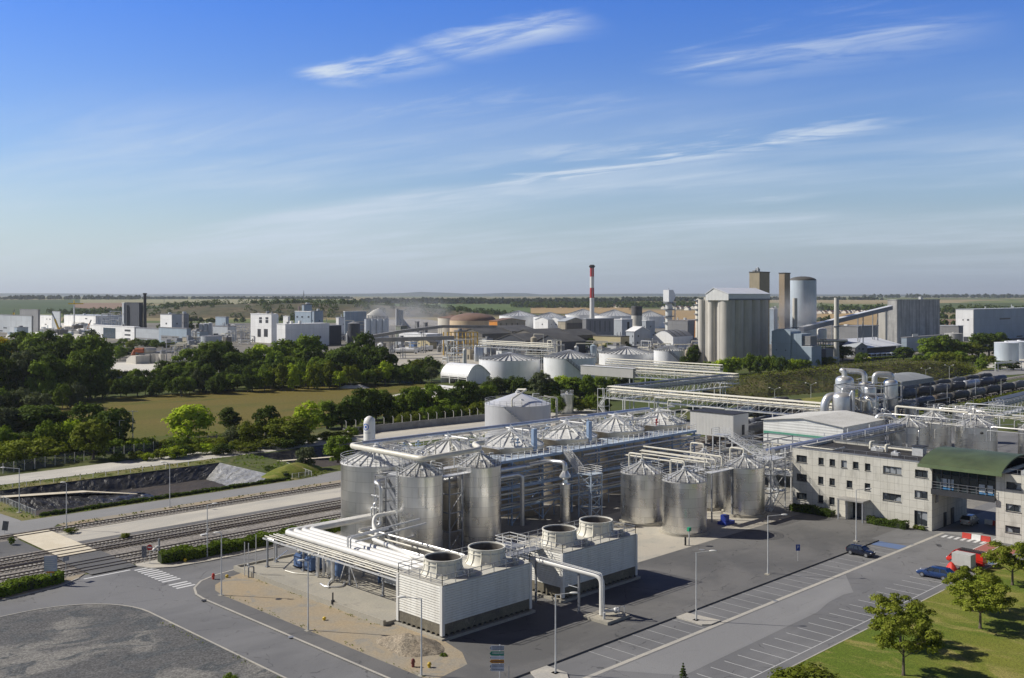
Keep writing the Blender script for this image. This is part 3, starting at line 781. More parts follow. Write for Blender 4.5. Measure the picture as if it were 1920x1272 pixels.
# blue steel deck, columns, bracing, stairs
d = thing('steel_platform',(137,119,0),'long blue steel platform along the fermenters with white rail posts and braced columns','platform')
B0,B1,A0,A1 = 118.7,121.6,110.9,171.4
mb = MB(); mb.box(A0,B0,10.82,A1,B1,10.94)
for a in (119.6,134.3,148.8,163.1): mb.prism([(a - 3.6,B1),(a + 3.6,B1),(a + 1.2,124.8),(a - 1.2,124.8)],10.82,10.94)
mb.build('deck',deck_m,d)
mb = MB(); mb.ibar((A0,B0 - .08,10.72),(A1,B0 - .08,10.72),.14,.42).ibar((A0 - .07,B0,10.72),(A0 - .07,B1,10.72),.14,.42)
for i in range(13): mb.ibar((A0 + .4 + i * 4.85,B0,10.6),(A0 + .4 + i * 4.85,B1 + .6,10.6),.12,.26)
for z,w_ in ((6.3,.5),(2.9,.3),(8.7,.22),(4.6,.22)): mb.ibar((A0,B0 + .1,z),(171,B0 + .1,z),.16,w_)
mb.box(A0,B0 + .2,6.18,171,B1 - .8,6.26)
mb.build('beam',blue_st,d)
for i in range(9):
 a = A0 + .4 + i * 7.45
 MB().ibar((a,B0 + .1,0),(a,B0 + .1,10.5),.26,.26).build('column',blue_st,d)
mb = MB()
for i in range(16): mb.ibar((A0 + .4 + i * 3.725,B0 + .9,0),(A0 + .4 + i * 3.725,B0 + .9,10.6),.12,.12)
for i in range(8):
 a = A0 + .4 + i * 7.45
 for z0,z1 in (((.2,6),(6.5,10.4)) if i in (1,2,5,7) else ((6.5,10.4),)): mb.bar((a,B0 + .1,z0),(a + 7.45,B0 + .1,z1),.12).bar((a,B0 + .1,z1),(a + 7.45,B0 + .1,z0),.12)
mb.build('bracing',blue_st,d)
mb = MB().rail([(A0,B0 + .05,10.94),(131.1,B0 + .05,10.94)],1.1,1.55,.04,3).rail([(132.5,B0 + .05,10.94),(A1,B0 + .05,10.94)],1.1,1.55,.04,3).rail([(A0,B0,6.26),(160,B0,6.26)],1.0,2.4,.03,2)
for i in range(39): mb.ibar((A0 + i * 1.55,B0 + .02,10.94),(A0 + i * 1.55,B0 + .02,12.05),.13,.13)
mb.build('railing',white_p,d)
st = MB(); n = 16
for i in range(n):
 f = (i + .5) / n; y = B0 - .1 - f * 3.7; z = 10.9 - f * 3.2; st.box(131.25,y - .14,z - .03,132.35,y + .14,z + .03)
for a in (131.2,132.4): st.ibar((a,B0,10.9),(a,115.0,7.6),.1,.34).rail([(a,B0,10.95),(a,115.0,7.65)],1.05,.9,.05,3)
st.build('staircase',white_p,d)
tw = thing('stair_tower',(132.6,113.6,0),'light blue braced stair tower below the white stairs of the blue platform','tower')
mb = MB()
for a in (131.2,134.0):
 for b in (112.2,115.0): mb.ibar((a,b,0),(a,b,7.55),.18,.18)
for z in (1.9,3.8,5.7):
 for a in (131.2,134.0): mb.ibar((a,112.2,z),(a,115,z),.1,.2)
 for b in (112.2,115.0): mb.ibar((131.2,b,z),(134,b,z),.1,.2)
for z in (0,1.9,3.8,5.7):
 mb.bar((131.2,112.2,z),(134,112.2,z + 1.85),.08).bar((131.2,112.2,z + 1.85),(134,112.2,z),.08).bar((131.2,112.2,z),(131.2,115,z + 1.85),.08).bar((131.2,112.2,z + 1.85),(131.2,115,z),.08)
mb.build('frame',plain('pale_blue_steel',(.42,.50,.60),.55,0,.08,.8),tw)
MB().box(131.0,112.0,7.55,134.2,115.2,7.67).build('landing',deck_m,tw)
MB().rail([(132.5,115.1,7.67),(134.1,115.1,7.67),(134.1,112.1,7.67),(131.1,112.1,7.67),(131.1,114.9,7.67)],1.1,1.2,.05,3).build('railing',white_p,tw)
# scrubber column and ducts hung in front of the frame
t = thing('scrubber_column',(125.5,113,0),'slim stainless scrubber column with a hood and an elbow duct, left of the stair tower','column')
MB().lathe([(.85,0),(.85,6.6),(.95,6.65),(.95,6.85),(.5,6.95),(.42,7.5)],(125.5,113),24).build('body',ss,t)
MB().lathe([(.42,7.5),(.95,7.9),(.95,8.15),(.4,9.0)],(125.5,113),8).build('hood',pipe_s,t)
MB().tube([(125.5,113,8.9),(125.5,113,10.3),(125.2,116.5,10.2),(122,117.9,9.8)],.4,12,1.2).build('duct',pipe_s,t)
mb = MB().tube([(103,118.2,9.6),(121.5,118.2,9.6)],.42,12).tube([(121.3,118.2,9.6),(122.6,118.0,9.6)],.5,12); tag(mb.build('duct',pipe_s,at=(112,118.2,9.6)),'thick silver duct slung under the left end of the blue deck','pipe')
mb = MB().tube([(104,117.6,8.6),(119.0,117.6,8.6),(119.6,117.2,8.2),(119.6,117.2,.1)],.36,12,1.2); tag(mb.build('pipe',pipe_s,at=(119.6,117.2,0)),'silver pipe bending down to the ground left of the scrubber column','pipe')
GP = 'horizontal pipes on the face of the blue frame'
for k,(b,z,r,a0,a1) in enumerate([(118.1,8.0,.16,111,171),(118.2,7.5,.12,111,170),(118.1,5.6,.18,111,171),(118.3,5.2,.11,120,171),(118.0,3.9,.2,111,171),(118.2,3.4,.12,111,171),(118.1,9.9,.2,136,172),(118.3,9.3,.13,130,172),(118.0,2.2,.14,111,165),(117.8,8.9,.11,124,160)]):
 tag(MB().tube([(a0,b,z),(a1,b,z)],r,8).build('pipe',(pipe_s,pipe_d,pipe_w)[k % 3 if k < 8 else 1],at=(a0,b,z)),'thin pipe strapped along the shaded face of the blue frame','pipe',GP)
# big header pipes over the roofs
t = thing('header_pipe',(95,131,14.4),'thick cream pipe zigzagging over the silo roofs with a rounded corner','pipe')
MB().tube([(98,131.2,14.5),(95.0,131.2,14.45),(95.0,113.2,14.35),(106.5,113.2,14.6),(107.9,116.5,14.9),(110,116.5,14.9)],.42,14,1.2).build('pipe',pipe_w,t)
mb = MB()
for x,y in ((95,118),(95,125),(101,113.2)): mb.bar((x,y,12.3),(x,y,14),.12)
each(mb,'support',galv,t)
t = thing('header_pipe',(135,131.2,14.2),'long silver header pipe running behind the fermenter roofs on short stands','pipe')
MB().tube([(97.2,131.2,14.45),(172,131.2,14.1),(173.5,131.2,13.2)],.5,14,.6).build('pipe',pipe_s,t)
mb = MB()
for i in range(10): mb.bar((99 + i * 8,131.2,12.4),(99 + i * 8,131.2,13.9),.15)
for i in range(5): mb.tube([(106 + i * 14.5,131.2,14.1),(106 + i * 14.5,129.2,13.5)],.2,8)
each(mb,'support',galv,t)
# clutter of small lines above the fermenters
GS = 'small bore lines over the fermenter roofs'
rnd = random.Random(5)
for i in range(14):
 a = 100 + i * 5.3; b = rnd.choice((122.5,124,129.5,133)); z = 13.6 + rnd.random() * 1.4; l = 4 + rnd.random() * 7
 tag(MB().tube([(a,b,12.2),(a,b,z),(a + l,b,z),(a + l,b + rnd.choice((-1.5,2)),z),(a + l,b + 1,12.4)],.07 + .07 * rnd.random(),6,.3).build('pipe',rnd.choice((pipe_s,pipe_w,galv)),at=(a,b,12.2)),'small bore line looping over the fermenter roofs','pipe',GS)
t = thing('roof_catwalk',(118,124,12.3),'galvanised catwalk with rails winding between the fermenter roofs','walkway')
mb = MB()
for a in (105.2,119.7,134.3,148.8,163.1): mb.box(a - .6,122.2,12.2,a + .6,133.6,12.28)
mb.box(100,133.2,12.2,171,134.3,12.28); mb.build('deck',galv,t); mb = MB()
for a in (105.2,119.7,134.3,148.8,163.1): mb.rail([(a - .6,122.2,12.28),(a - .6,133.2,12.28)],1.15,1.5,.04,3).rail([(a + .6,122.2,12.28),(a + .6,133.2,12.28)],1.15,1.5,.04,3)
mb.rail([(100,134.3,12.28),(171,134.3,12.28)],1.15,1.8,.04,3); mb.build('railing',galv,t)
GV = 'valves and instruments over the roofs'
for i in range(26):
 a,b = 100 + rnd.random() * 70,rnd.choice((122.4,123.4,131.8,133)); z = 12.3
 tag(MB().bar((a,b,z),(a,b,z + 1.3),.12).ball((a,b,z + 1.1),.28,.2,.25).tube([(a - .5,b,z + .6),(a + .5,b,z + .6)],.14,8).build('valve',rnd.choice((galv,pipe_s,blue_st,red_p if i % 9 == 0 else pipe_w)),at=(a,b,z)),'valve or instrument standing between the fermenter roofs','valve',GV)
# catwalk between the three front silos
t = thing('catwalk',(102,119,11),'galvanised catwalk linking the tops of the front silos','walkway')
mb = MB(); mb.box(96.5,118.1,11.2,112,119.6,11.3).box(98.8,113,11.2,104.2,114.2,11.3).box(95,118,11.2,97,123,11.3); mb.build('deck',galv,t)
MB().rail([(98.8,113,11.3),(104.2,113,11.3)],1.1,1.3).rail([(96.5,118.1,11.3),(112,118.1,11.3)],1.1,1.5).build('railing',galv,t)
mb = MB()
for a in (100.2,102.8):
 for b in (113.4,118.6): mb.ibar((a,b,0),(a,b,11.2),.2,.2)
for z in (2.8,5.6,8.4): mb.ibar((100.2,113.4,z),(102.8,113.4,z),.1,.16).bar((100.2,113.4,z - 2.7),(102.8,113.4,z),.09).ibar((100.2,118.6,z),(100.2,113.4,z),.1,.16)
for z in (2.5,4.2,6.0,7.7,9.4): mb.box(100,118.0,z,103,118.2,z + .25)
each(mb,'brace',galv_dark,t)
# pipes between the two left silos
t = thing('riser_rack',(93.5,120.6,0),'tall rack of risers and valves between the two left silos','pipe rack')
mb = MB()
for a,b in ((92.6,121.6),(92.6,118.9),(95.4,121.6),(95.4,118.9)): mb.ibar((a,b,0),(a,b,11.4),.16,.16)
for z in (2,3.9,5.8,7.7,9.6,11.3):
 for b in (118.9,121.6): mb.ibar((92.6,b,z),(95.4,b,z),.1,.14)
 for a in (92.6,95.4): mb.ibar((a,118.9,z),(a,121.6,z),.1,.14)
mb.box(94.6,119.1,.2,95.3,121.5,11.2)
mb.build('frame',galv_dark,t)
for k,(b,zt,r) in enumerate(((121.2,7.2,.2),(120.7,8.3,.12),(119.4,7.8,.14),(121.9,6.5,.12))):
 MB().tube([(92.2,b,.8),(92.2,b,zt),(94,b,zt)],r,8,.4).build('riser',pipe_s,t)
MB().tube([(94.6,121.0,10.4),(92.0,121.0,10.4),(92.0,119.3,10.1),(92.0,119.3,4.1),(88.5,119.9,3.9)],.34,12,.9).build('main_riser',pipe_s,t)
mb = MB()
for z in (8.4,6.6,4.7): mb.tube([(92,119.6,z),(92,121.6,z)],.09,6).ball((92,120.4,z),.22)
each(mb,'valve',galv,t)
# ---------------------------------------------------------------- cooling towers
lining = plain('streaked_lining',(.13,.115,.10),.9,0,.3,.8,streak=.5)  # inner face of the fan stacks, darker brown than the outside
def cooling_tower(a0,a1,b0,b1,label):
 t = thing('cooling_tower',((a0 + a1) / 2,(b0 + b1) / 2,0),label,'cooling tower','cooling towers beside the car park')
 zb,zt = 1.75,5.95
 mb = MB(); mb.box(a0 - .5,b0 - .5,0,a1 + .5,b1 + .5,.32); mb.build('foundation',conc,t)
 mb = MB(); mb.box(a0 + .25,b0 + .25,.32,a1 - .25,b1 - .25,5.85); mb.build('casing',dark_m,t)
 mb = MB(); n = 15
 for k in range(n):
  z = zb + (zt - zb) * k / n; dz = (zt - zb) / n
  for p,q,nx,ny in (((a0,b0),(a1,b0),0,-1),((a0,b1),(a0,b0),-1,0),((a1,b0),(a1,b1),1,0),((a1,b1),(a0,b1),0,1)):
   e = dz * .66
   mb.face([(p[0] + nx * .15,p[1] + ny * .15,z),(q[0] + nx * .15,q[1] + ny * .15,z),(q[0] + nx * .10,q[1] + ny * .10,z + e),(p[0] + nx * .10,p[1] + ny * .10,z + e)])
   mb.face([(p[0] + nx * .10,p[1] + ny * .10,z + e),(q[0] + nx * .10,q[1] + ny * .10,z + e),(q[0] - nx * .06,q[1] - ny * .06,z + dz),(p[0] - nx * .06,p[1] - ny * .06,z + dz)])
   mb.face([(p[0] - nx * .06,p[1] - ny * .06,z),(q[0] - nx * .06,q[1] - ny * .06,z),(q[0] + nx * .15,q[1] + ny * .15,z),(p[0] + nx * .15,p[1] + ny * .15,z)])
 mb.build('louvre_wall',louv,t,flat=True)
 mb = MB(); mb.box(a0 - .1,b0 - .1,.62,a1 + .1,b0 + .05,zb).box(a0 - .1,b1 - .05,.62,a1 + .1,b1 + .1,zb).box(a0 - .1,b0 + .05,.62,a0 + .05,b1 - .05,zb).box(a1 - .05,b0 + .05,.62,a1 + .1,b1 - .05,zb)
 mb.build('basin_band',grimy,t)
 mb = MB()
 for k in range(int((a1 - a0) / .85) + 1):
  x = a0 + .1 + k * .85
  for y in (b0 - .02,b1 + .02): mb.extr([(x - .2,.61),(x + .2,.61),(x + .08,.32),(x - .08,.32)],'y',y - .08,y + .08)
 for k in range(int((b1 - b0) / .85) + 1):
  y = b0 + .1 + k * .85
  for x in (a0 - .02,a1 + .02): mb.extr([(y - .2,.61),(y + .2,.61),(y + .08,.32),(y - .08,.32)],'x',x - .08,x + .08)
 each(mb,'foot_bracket',grimy,t)
 mb = MB()
 for x in (a0,a1):
  for y in (b0,b1): mb.box(x - .2,y - .2,.5,x + .2,y + .2,5.95)
 each(mb,'corner_trim',white_p,t)
 MB().box(a0 - .1,b0 - .1,5.96,a1 + .1,b1 + .1,6.06).build('deck',plain('dusty_deck',(.52,.50,.44),.8,0,.1,.8,streak=0),t)
 MB().rail([(a0,b0,6.06),(a1,b0,6.06),(a1,b1,6.06),(a0,b1,6.06)],1.05,1.9,.045,2,True).build('railing',galv_dark,t)
 for k in (.25,.75):
  cx,cy = a0 + (a1 - a0) * k,(b0 + b1) / 2; n = 36
  m = MB(); m.lathe([(2.62,6.06),(2.35,6.35),(2.18,6.9),(2.15,7.75),(2.27,7.8),(2.27,7.95),(2.12,7.95),(2.1,7.8)],(cx,cy),n,close=False)
  s_ = m.build('fan_stack',frp,t)
  MB().lathe([(2.1,7.8),(2.05,6.9),(2.25,6.1)],(cx,cy),n,close=False).build('stack_lining',lining,s_)
  m = MB()
  for i in range(12):
   ta = 2 * math.pi * i / 12; ux,uy = math.cos(ta),math.sin(ta)
   for (r0,z0),(r1,z1) in zip([(2.65,6.06),(2.4,6.36),(2.22,6.9)],[(2.4,6.36),(2.22,6.9),(2.2,7.75)]): m.bar((cx + ux * r0,cy + uy * r0,z0),(cx + ux * r1,cy + uy * r1,z1),.1)
  m.lathe([(2.17,7.28),(2.25,7.3),(2.25,7.38),(2.17,7.4)],(cx,cy),n,close=False)
  m.build('stack_rib',frp,s_)
  m = MB(); m.lathe([(.4,6.5),(.4,6.95),(.25,7.05)],(cx,cy),12)
  for i in range(6):
   ta = i * math.pi / 3 + .3; u = Vector((math.cos(ta),math.sin(ta),0)); v_ = Vector((-u.y,u.x,0)); c0 = Vector((cx,cy,6.7))
   m.face([c0 + u * .3 - v_ * .15 + Vector((0,0,.05)),c0 + u * .3 + v_ * .15 - Vector((0,0,.05)),c0 + u * 1.95 + v_ * .25 - Vector((0,0,.04)),c0 + u * 1.95 - v_ * .25 + Vector((0,0,.04))])
  m.build('fan',galv_dark,s_)
  m = MB(); m.box(cx + 1.0,cy - 3.6,6.06,cx + 1.8,cy - 3.0,6.5).cyl((cx + 1.4,cy - 3.3),.25,6.5,6.9,10).bar((cx + 1.4,cy - 3.2,6.7),(cx + .6,cy - 2.0,6.7),.12); m.build('fan_motor',pipe_d,t)
 MB().box(a0 + 9,b0 - .03,4.7,a0 + 9.7,b0 + .02,5.0).mat(0).build('name_plate',white_p,t)
 return t
cooling_tower(73.7,87.6,84.6,92.3,'nearer cream cooling tower with two fan stacks, next to the sand heap')
cooling_tower(93.6,108.2,84.7,92.4,'farther cream cooling tower with two fan stacks, behind the white elbow pipe')
# walkway, ladder and elbow pipe between the towers
t = thing('tower_walkway',(90.6,89,0),'steel footbridge with stairs joining the two cooling towers','walkway')
mb = MB(); mb.box(87.7,88.0,6.0,93.5,89.6,6.1).box(89.6,89.6,6.3,92.2,92.6,6.4); mb.build('deck',galv_dark,t)
MB().rail([(87.7,88.0,6.1),(93.5,88.0,6.1)],1.1,1.2,.04,2).rail([(89.6,92.6,6.4),(89.6,89.7,6.4)],1.2,1.2,.05,3).rail([(89.6,92.6,6.4),(92.2,92.6,6.4),(92.2,89.7,6.4)],1.2,1.2,.05,3).build('railing',white_p,t)
mb = MB()
for x in (89.8,92.0):
 for y in (89.8,92.4): mb.ibar((x,y,0),(x,y,6.3),.15,.15)
for z in (2,4): mb.ibar((89.8,89.8,z),(92,89.8,z),.1,.15)
mb.bar((88.2,87.9,0),(88.2,87.9,6.6),.08).bar((88.8,87.9,0),(88.8,87.9,6.6),.08)
for i in range(16): mb.bar((88.2,87.9,.4 + i * .38),(88.8,87.9,.4 + i * .38),.05)
mb.build('frame',galv_dark,t)
t = thing('elbow_pipe',(92,77,0),'white elbow pipe coming down from the cooling towers to a small pump slab','pipe')
MB().tube([(91.2,92,5.6),(91.6,88.5,5.1),(92,77,4.95),(92,77,.45)],.33,14,1.0).build('pipe',white_p,t)
MB().tube([(91.3,88,5.75),(91.6,76.6,5.45),(91.6,76.4,.6)],.07,6,.4).build('conduit',galv,t)
mb = MB(); mb.ibar((92,80.6,0),(92,80.6,4.65),.22,.22).ibar((91.2,87,0),(91.2,87,5),.22,.22).tube([(91.4,80.2,0),(91.4,80.2,3.1),(91.4,81.8,3.1)],.06,6,.2); each(mb,'support',galv_dark,t)
MB().box(90.5,74.9,0,94.6,78.6,.36).build('slab',conc,t)
mb = MB(); mb.tube([(92,77,.85),(93.4,76.2,.85)],.2,10).ball((93.5,76.1,.85),.36).tube([(93.2,75.4,.9),(94.2,76.4,.9)],.13,8).cyl((91.2,76),.16,.36,1.1,10).tube([(93.2,75.4,.45),(93.2,75.4,1.4),(94.2,75.4,1.4),(94.2,75.4,.45)],.04,6); mb.build('pump',galv,t)
# ---------------------------------------------------------------- concrete pad, pipe rack and chillers at the left
t = thing('retaining_wall',(72,108,0),'low stained concrete wall along the front edge of the pump pad','wall')
MB().box(71.8,92.7,0,72.15,126.2,.78).box(72.15,125.9,0,83,126.2,.78).build('wall',conc,t)
struct('pump_pad',MB().box(72.15,92.7,0,90,125.9,.52),conc,flat=True)
t = thing('pipe_rack',(78.5,108,0),'pipe rack carrying four thick white pipes from the railway side to the cooling towers','pipe rack',None)
for k,a in enumerate((78.1,79.2,80.3,81.4)):
 MB().tube([(96 - k * .3,123.1 - k * .35,4.9),(a,123.1 - k * .35,4.9),(a,94.4,4.9),(a,93.2,4.4)],.41,14,1.1).build('pipe',white_p,t)
for k,(a,r) in enumerate(((75.5,.075),(76.2,.06),(76.9,.085),(77.4,.05))):
 MB().tube([(a,124.2,4.62),(a,92.8,4.62)],r,8).build('conduit',pipe_w,t)
mb = MB()
for b in (93.5,98,103,108,112,116,120,123.6): mb.ibar((75.2,b,4.42),(82,b,4.42),.14,.16)
mb.ibar((75.3,93,4.3),(75.3,124.4,4.3),.12,.2).ibar((77.6,93,4.3),(77.6,124.4,4.3),.12,.2).ibar((81.9,93,4.3),(81.9,123.6,4.3),.12,.2)
mb.bar((77.8,108,4.2),(78,110,.6),.1).bar((77.8,108,4.2),(78,106,.6),.1)
mb.build('beam',galv,t)
for a,b in ((75.3,123.2),(77.6,124.6),(77.7,118),(77.7,114.8),(78.2,108),(78.2,101),(81.9,121),(81.9,110),(81.9,98)):
 MB().ibar((a,b,.52),(a,b,4.35),.22,.22).box(a - .25,b - .25,.52,a + .25,b + .25,.62).build('column',galv_dark,t)
mb = MB(); mb.tube([(78.3,108,4.4),(78.3,108,6.6),(85,108.6,6.6)],.12,8,.3).ibar((78.3,108.6,4.4),(78.3,108.6,6.6),.2,.2).ibar((78.3,108.6,6.55),(92,110.5,6.55),.15,.2).ibar((78.5,107.2,6.2),(92,109,6.2),.15,.2); mb.build('gantry',galv,t)
t = thing('transfer_pipe',(88,117,4.5),'white S shaped pipe dropping from the silos to the nearer fan stack','pipe')
MB().tube([(93,117.3,6.3),(89.2,117.3,6.3),(88.6,116.6,4.9),(87.4,114.2,4.5),(85,112,4.6),(81.0,98,5.4),(80,92.4,6.0)],.3,12,.8).build('pipe',white_p,t)
MB().bar((83.5,107,.52),(83.5,107,4.6),.16).build('support',galv_dark,t)
def chiller(a,b,label):
 t = thing('chiller',(a,b,.52),label,'chiller','blue machines under the pipe rack')
 MB().box(a - .9,b - .8,.66,a + .9,b + .8,2.1).box(a - .75,b - .65,2.1,a + .2,b + .65,2.35).build('cabinet',blue_m,t)
 MB().box(a - 1.0,b - .9,.52,a + 1.0,b + .9,.66).build('skid',black_m,t)
 MB().cyl((a + .4,b),.3,2.1,2.9,12).tube([(a + .4,b,2.8),(a + .4,b + .8,3.1),(a + 1.6,b + .8,3.1)],.12,8,.3).ball((a - .4,b + .3,2.5),.25).build('compressor',pipe_w,t)
 return t
chiller(79.0,120.2,'blue chiller unit standing nearest the road end of the pipe rack'); chiller(79.0,117.6,'blue chiller unit standing second from the road end of the pipe rack')
def filt(a,b,label,col):
 t = thing('filter_vessel',(a,b,.52),label,'vessel','filter vessels under the pipe rack')
 MB().lathe([(.5,.9),(.55,1.0),(.55,2.7),(.4,2.95),(.1,3.05)],(a,b),16).build('body',col,t)
 m = MB()
 for i in range(3): m.bar((a + .4 * math.cos(i * 2.1),b + .4 * math.sin(i * 2.1),.52),(a + .4 * math.cos(i * 2.1),b + .4 * math.sin(i * 2.1),1.1),.1)
 each(m,'leg',galv_dark,t)
 MB().tube([(a,b,3.0),(a,b,3.4),(a - 1.1,b,3.4),(a - 1.1,b,.8)],.17,8,.4).tube([(a,b,.95),(a - .9,b - .6,.7)],.12,8).build('pipe',pipe_s,t)
 return t
filt(78.8,113.2,'steel filter vessel beside the blue chillers',pipe_s); filt(78.9,111.4,'steel filter vessel with a blue belly',blue_m); filt(80.6,112.2,'dark filter vessel at the back of the pump pad',pipe_d)
for k,(a,b) in enumerate(((77.3,113.9),(77.4,110.6))):
 tag(MB().tube([(a,b,.6),(a,b,3.4),(a + .4,b,3.8),(a + 2,b,3.8)],.2,10,.5).build('standpipe',pipe_s,at=(a,b,.52)),('thick silver standpipe left of the filter vessels','thick silver standpipe right of the filter vessels')[k],'pipe')
tag(MB().tube([(75.8,119.5,.62),(76.0,117.5,.6),(77.2,115.2,.62),(78.2,114.4,.8)],.09,8,.6).build('hose',pipe_w,at=(76,117.5,.6)),'pale hose lying on the pad in front of the blue chillers','hose')
tag(MB().tube([(75.6,110.8,.62),(75.2,109.2,.6),(76.8,107.6,.6),(78.3,109.2,.7)],.12,8,.9).build('hose',pipe_s,at=(76,109,.6)),'grey hose curled on the pad below the filter vessels','hose')
tag(MB().tube([(75.3,108.6,.62),(76.2,110.0,.6),(77.4,111.0,.8)],.12,8,.6).build('hose',pipe_s,at=(76,110,.6)),'short grey hose running to the blue filter vessel','hose')
def skid(a0,a1,b0,b1,label):
 t = thing('heat_exchanger',((a0 + a1) / 2,(b0 + b1) / 2,.52),label,'heat exchanger','machines in the shade behind the nearer cooling tower')
 m = MB(); k = int((b1 - b0) / .28)
 for i in range(k): m.box(a0,b0 + i * .28,.8,a1,b0 + i * .28 + .2,2.7)
 m.build('plate_pack',galv,t); MB().box(a0 - .15,b0 - .2,.52,a1 + .15,b0,2.9).box(a0 - .15,b1,.52,a1 + .15,b1 + .2,2.9).build('end_frame',blue_m,t)
 MB().tube([(a0 + .3,b0 - .1,2.4),(a0 + .3,b0 - .8,2.4),(a0 + .3,b0 - .8,4.2)],.15,8,.3).build('pipe',pipe_d,t)
skid(81.5,82.9,95,99.2,'row of upright plates behind the nearer cooling tower, closest to it'); skid(81.5,82.9,101,106,'row of upright plates in the shade of the white pipes')
# shaded pipework on the plant floor behind the rack
GD = 'pipes in the shade between the rack and the silos'
for i in range(16):
 a = 83.5 + rnd.random() * 7.5; b0,b1 = 94.5 + rnd.random() * 6,108 + rnd.random() * 12; z = 1 + 3 * rnd.random()
 tag(MB().tube([(a,b0,.5),(a,b0,z),(a,b1,z),(a + rnd.choice((1.2,2.5)),b1,z)],.08 + .14 * rnd.random(),8,.4).build('pipe',rnd.choice((pipe_s,pipe_d,pipe_w)),at=(a,b0,.5)),'pipe running low between the pipe rack and the slim silos','pipe',GD)
t = thing('gas_tank',(103.2,137,0),'tall slim white gas tank with a round blue emblem near its top','tank')
GA,GB,GR_ = 103.2,137.0,.97
MB().lathe([(GR_,.9),(GR_,6.4),(GR_ + .03,6.45),(GR_ + .03,6.75),(GR_,6.8),(GR_,16.9),(.8,17.5),(.4,17.85),(.12,17.95)],(GA,GB),32).build('body',white_p,t)
m = MB()
for i in range(3): m.bar((GA + .8 * math.cos(i * 2.1),GB + .8 * math.sin(i * 2.1),0),(GA + .8 * math.cos(i * 2.1),GB + .8 * math.sin(i * 2.1),1.1),.2)
each(m,'leg',galv,t)
def decal(mb,rr0,rr1,th0,z0,n=28,sq=0):
 for i in range(n):
  p = []
  for rr,k in ((rr0,i),(rr1,i),(rr1,i + 1),(rr0,i + 1)):
   a = 2 * math.pi * k / n; x,z = rr * math.cos(a),rr * math.sin(a)
   if sq: mx = max(abs(math.cos(a)),abs(math.sin(a))); x,z = x / mx,z / mx
   th = th0 + x / GR_; p.append((GA + (GR_ + .012) * math.cos(th),GB + (GR_ + .012) * math.sin(th),z0 + z))
  mb.face(p)
m = MB(); th = R(225 - 32); decal(m,.42,.58,th,16.2); decal(m,.001,.2,th,16.2,24,1); m.build('emblem',plain('emblem_blue',(.03,.13,.50),.5),t)
m = MB()
for i in range(9): m.k = 0; x0 = -.55 + i * .125; th0 = R(225 - 14); m.face([(GA + (GR_ + .012) * math.cos(th0 + x / GR_),GB + (GR_ + .012) * math.sin(th0 + x / GR_),z) for x,z in ((x0,15.15),(x0 + .09,15.15),(x0 + .09,15.28),(x0,15.28))])
m.build('lettering',plain('lettering_grey',(.25,.3,.4),.6),t)
# ---------------------------------------------------------------- round tanks right of the frame
GQ = 'squat stainless tanks beside the car park yard'
for c,lab,la in (((135.4,96),'stainless tank standing nearest the car park, behind the green eye wash post',None),((136.4,105.4),'stainless tank beside the blue frame with slanting rail shadows',None),
     ((154,96.6),'stainless tank next to the office building with a railing shadow on its wall',None),((154,105),'stainless tank hidden behind the two nearer ones, right of the frame',None)):
 tank(c,3.55,8.0,1.35,lab,GQ,ss,roof_ss,ribs=12,plinth=.45,ladder=la,name='round_tank')
t = thing('tank_catwalk',(143,100,8.6),'grating walkway with rails between the four squat tanks','walkway')
MB().box(138.5,99.5,8.2,151,101,8.32).box(144,96.5,8.2,150.5,98,8.32).box(147,97.5,8.2,148.2,104,8.32).build('deck',galv,t)
MB().rail([(138.5,99.5,8.32),(151,99.5,8.32)],1.1,1.6).rail([(144,96.5,8.32),(150.5,96.5,8.32)],1.1,1.6).build('railing',galv,t)
m = MB()
for a in (144.2,150.3):
 for b in (96.7,100.8): m.ibar((a,b,0),(a,b,8.2),.18,.18)
each(m,'column',galv_dark,t)
GY = 'yellowish pipes passing over the squat tanks'
for k,(b,z,r) in enumerate(((110.5,10.2,.17),(110.0,9.7,.12),(109.2,9.3,.14),(108.6,10.0,.1),(111.3,9.1,.15))):
 tag(MB().tube([(150 - k * 1.2,b + 5,z),(150 - k * 1.2,b - 12 + k,z),(150 - k * 1.2,b - 12 + k,z - 1.6)],r,8,.4).build('pipe',pipe_w,at=(150,b,z)),'pale pipe crossing above the squat tanks from the blue frame','pipe',GY)
m = MB()
for b in (100,104,108,113): m.ibar((144.6,b,0),(144.6,b,9.6),.14,.14).ibar((144,b,9),(150.8,b,9),.1,.14)
tag(m.build('pipe_support',galv,at=(147,106,0)),'thin trestle frames holding the pale pipes over the squat tanks','trestle')
for k,c in enumerate(((135.4,96),(136.4,105.4),(154,96.6),(154,105))):
 tag(MB().tube([(c[0] + .6,c[1] + .4,9.8),(c[0] + .6,c[1] + .4,11.2),(c[0] + .6,c[1] + 3.2,11.2),(c[0] + .6,c[1] + 3.2,8.6)],.16,8,.4).build('vent_pipe',pipe_w,at=(c[0],c[1],9.8)),'upturned vent pipe on the roof of a squat tank','pipe','vent pipes on the squat tanks')
tag(MB().box(143.6,93.6,.02,146.4,95.2,.5).box(143.9,93.8,.5,145,94.8,1.6).build('spill_bin',plain('blue_plastic',(.03,.06,.35),.5),at=(145,94.5,0)),'blue plastic spill bin with drums between the squat tanks','bin')
t = thing('eyewash_post',(128.4,90.2,0),'green topped eye wash post at the apron edge before the nearest squat tank','post')
MB().bar((128.4,90.2,0),(128.4,90.2,2.6),.12).build('post',galv,t); MB().box(128.1,90.0,2.2,128.7,90.4,2.75).build('sign',plain('green_sign',(.02,.30,.16),.5),t); MB().tube([(128,90.6,0),(128,90.6,1.3)],.15,8).build('hydrant',black_m,t)
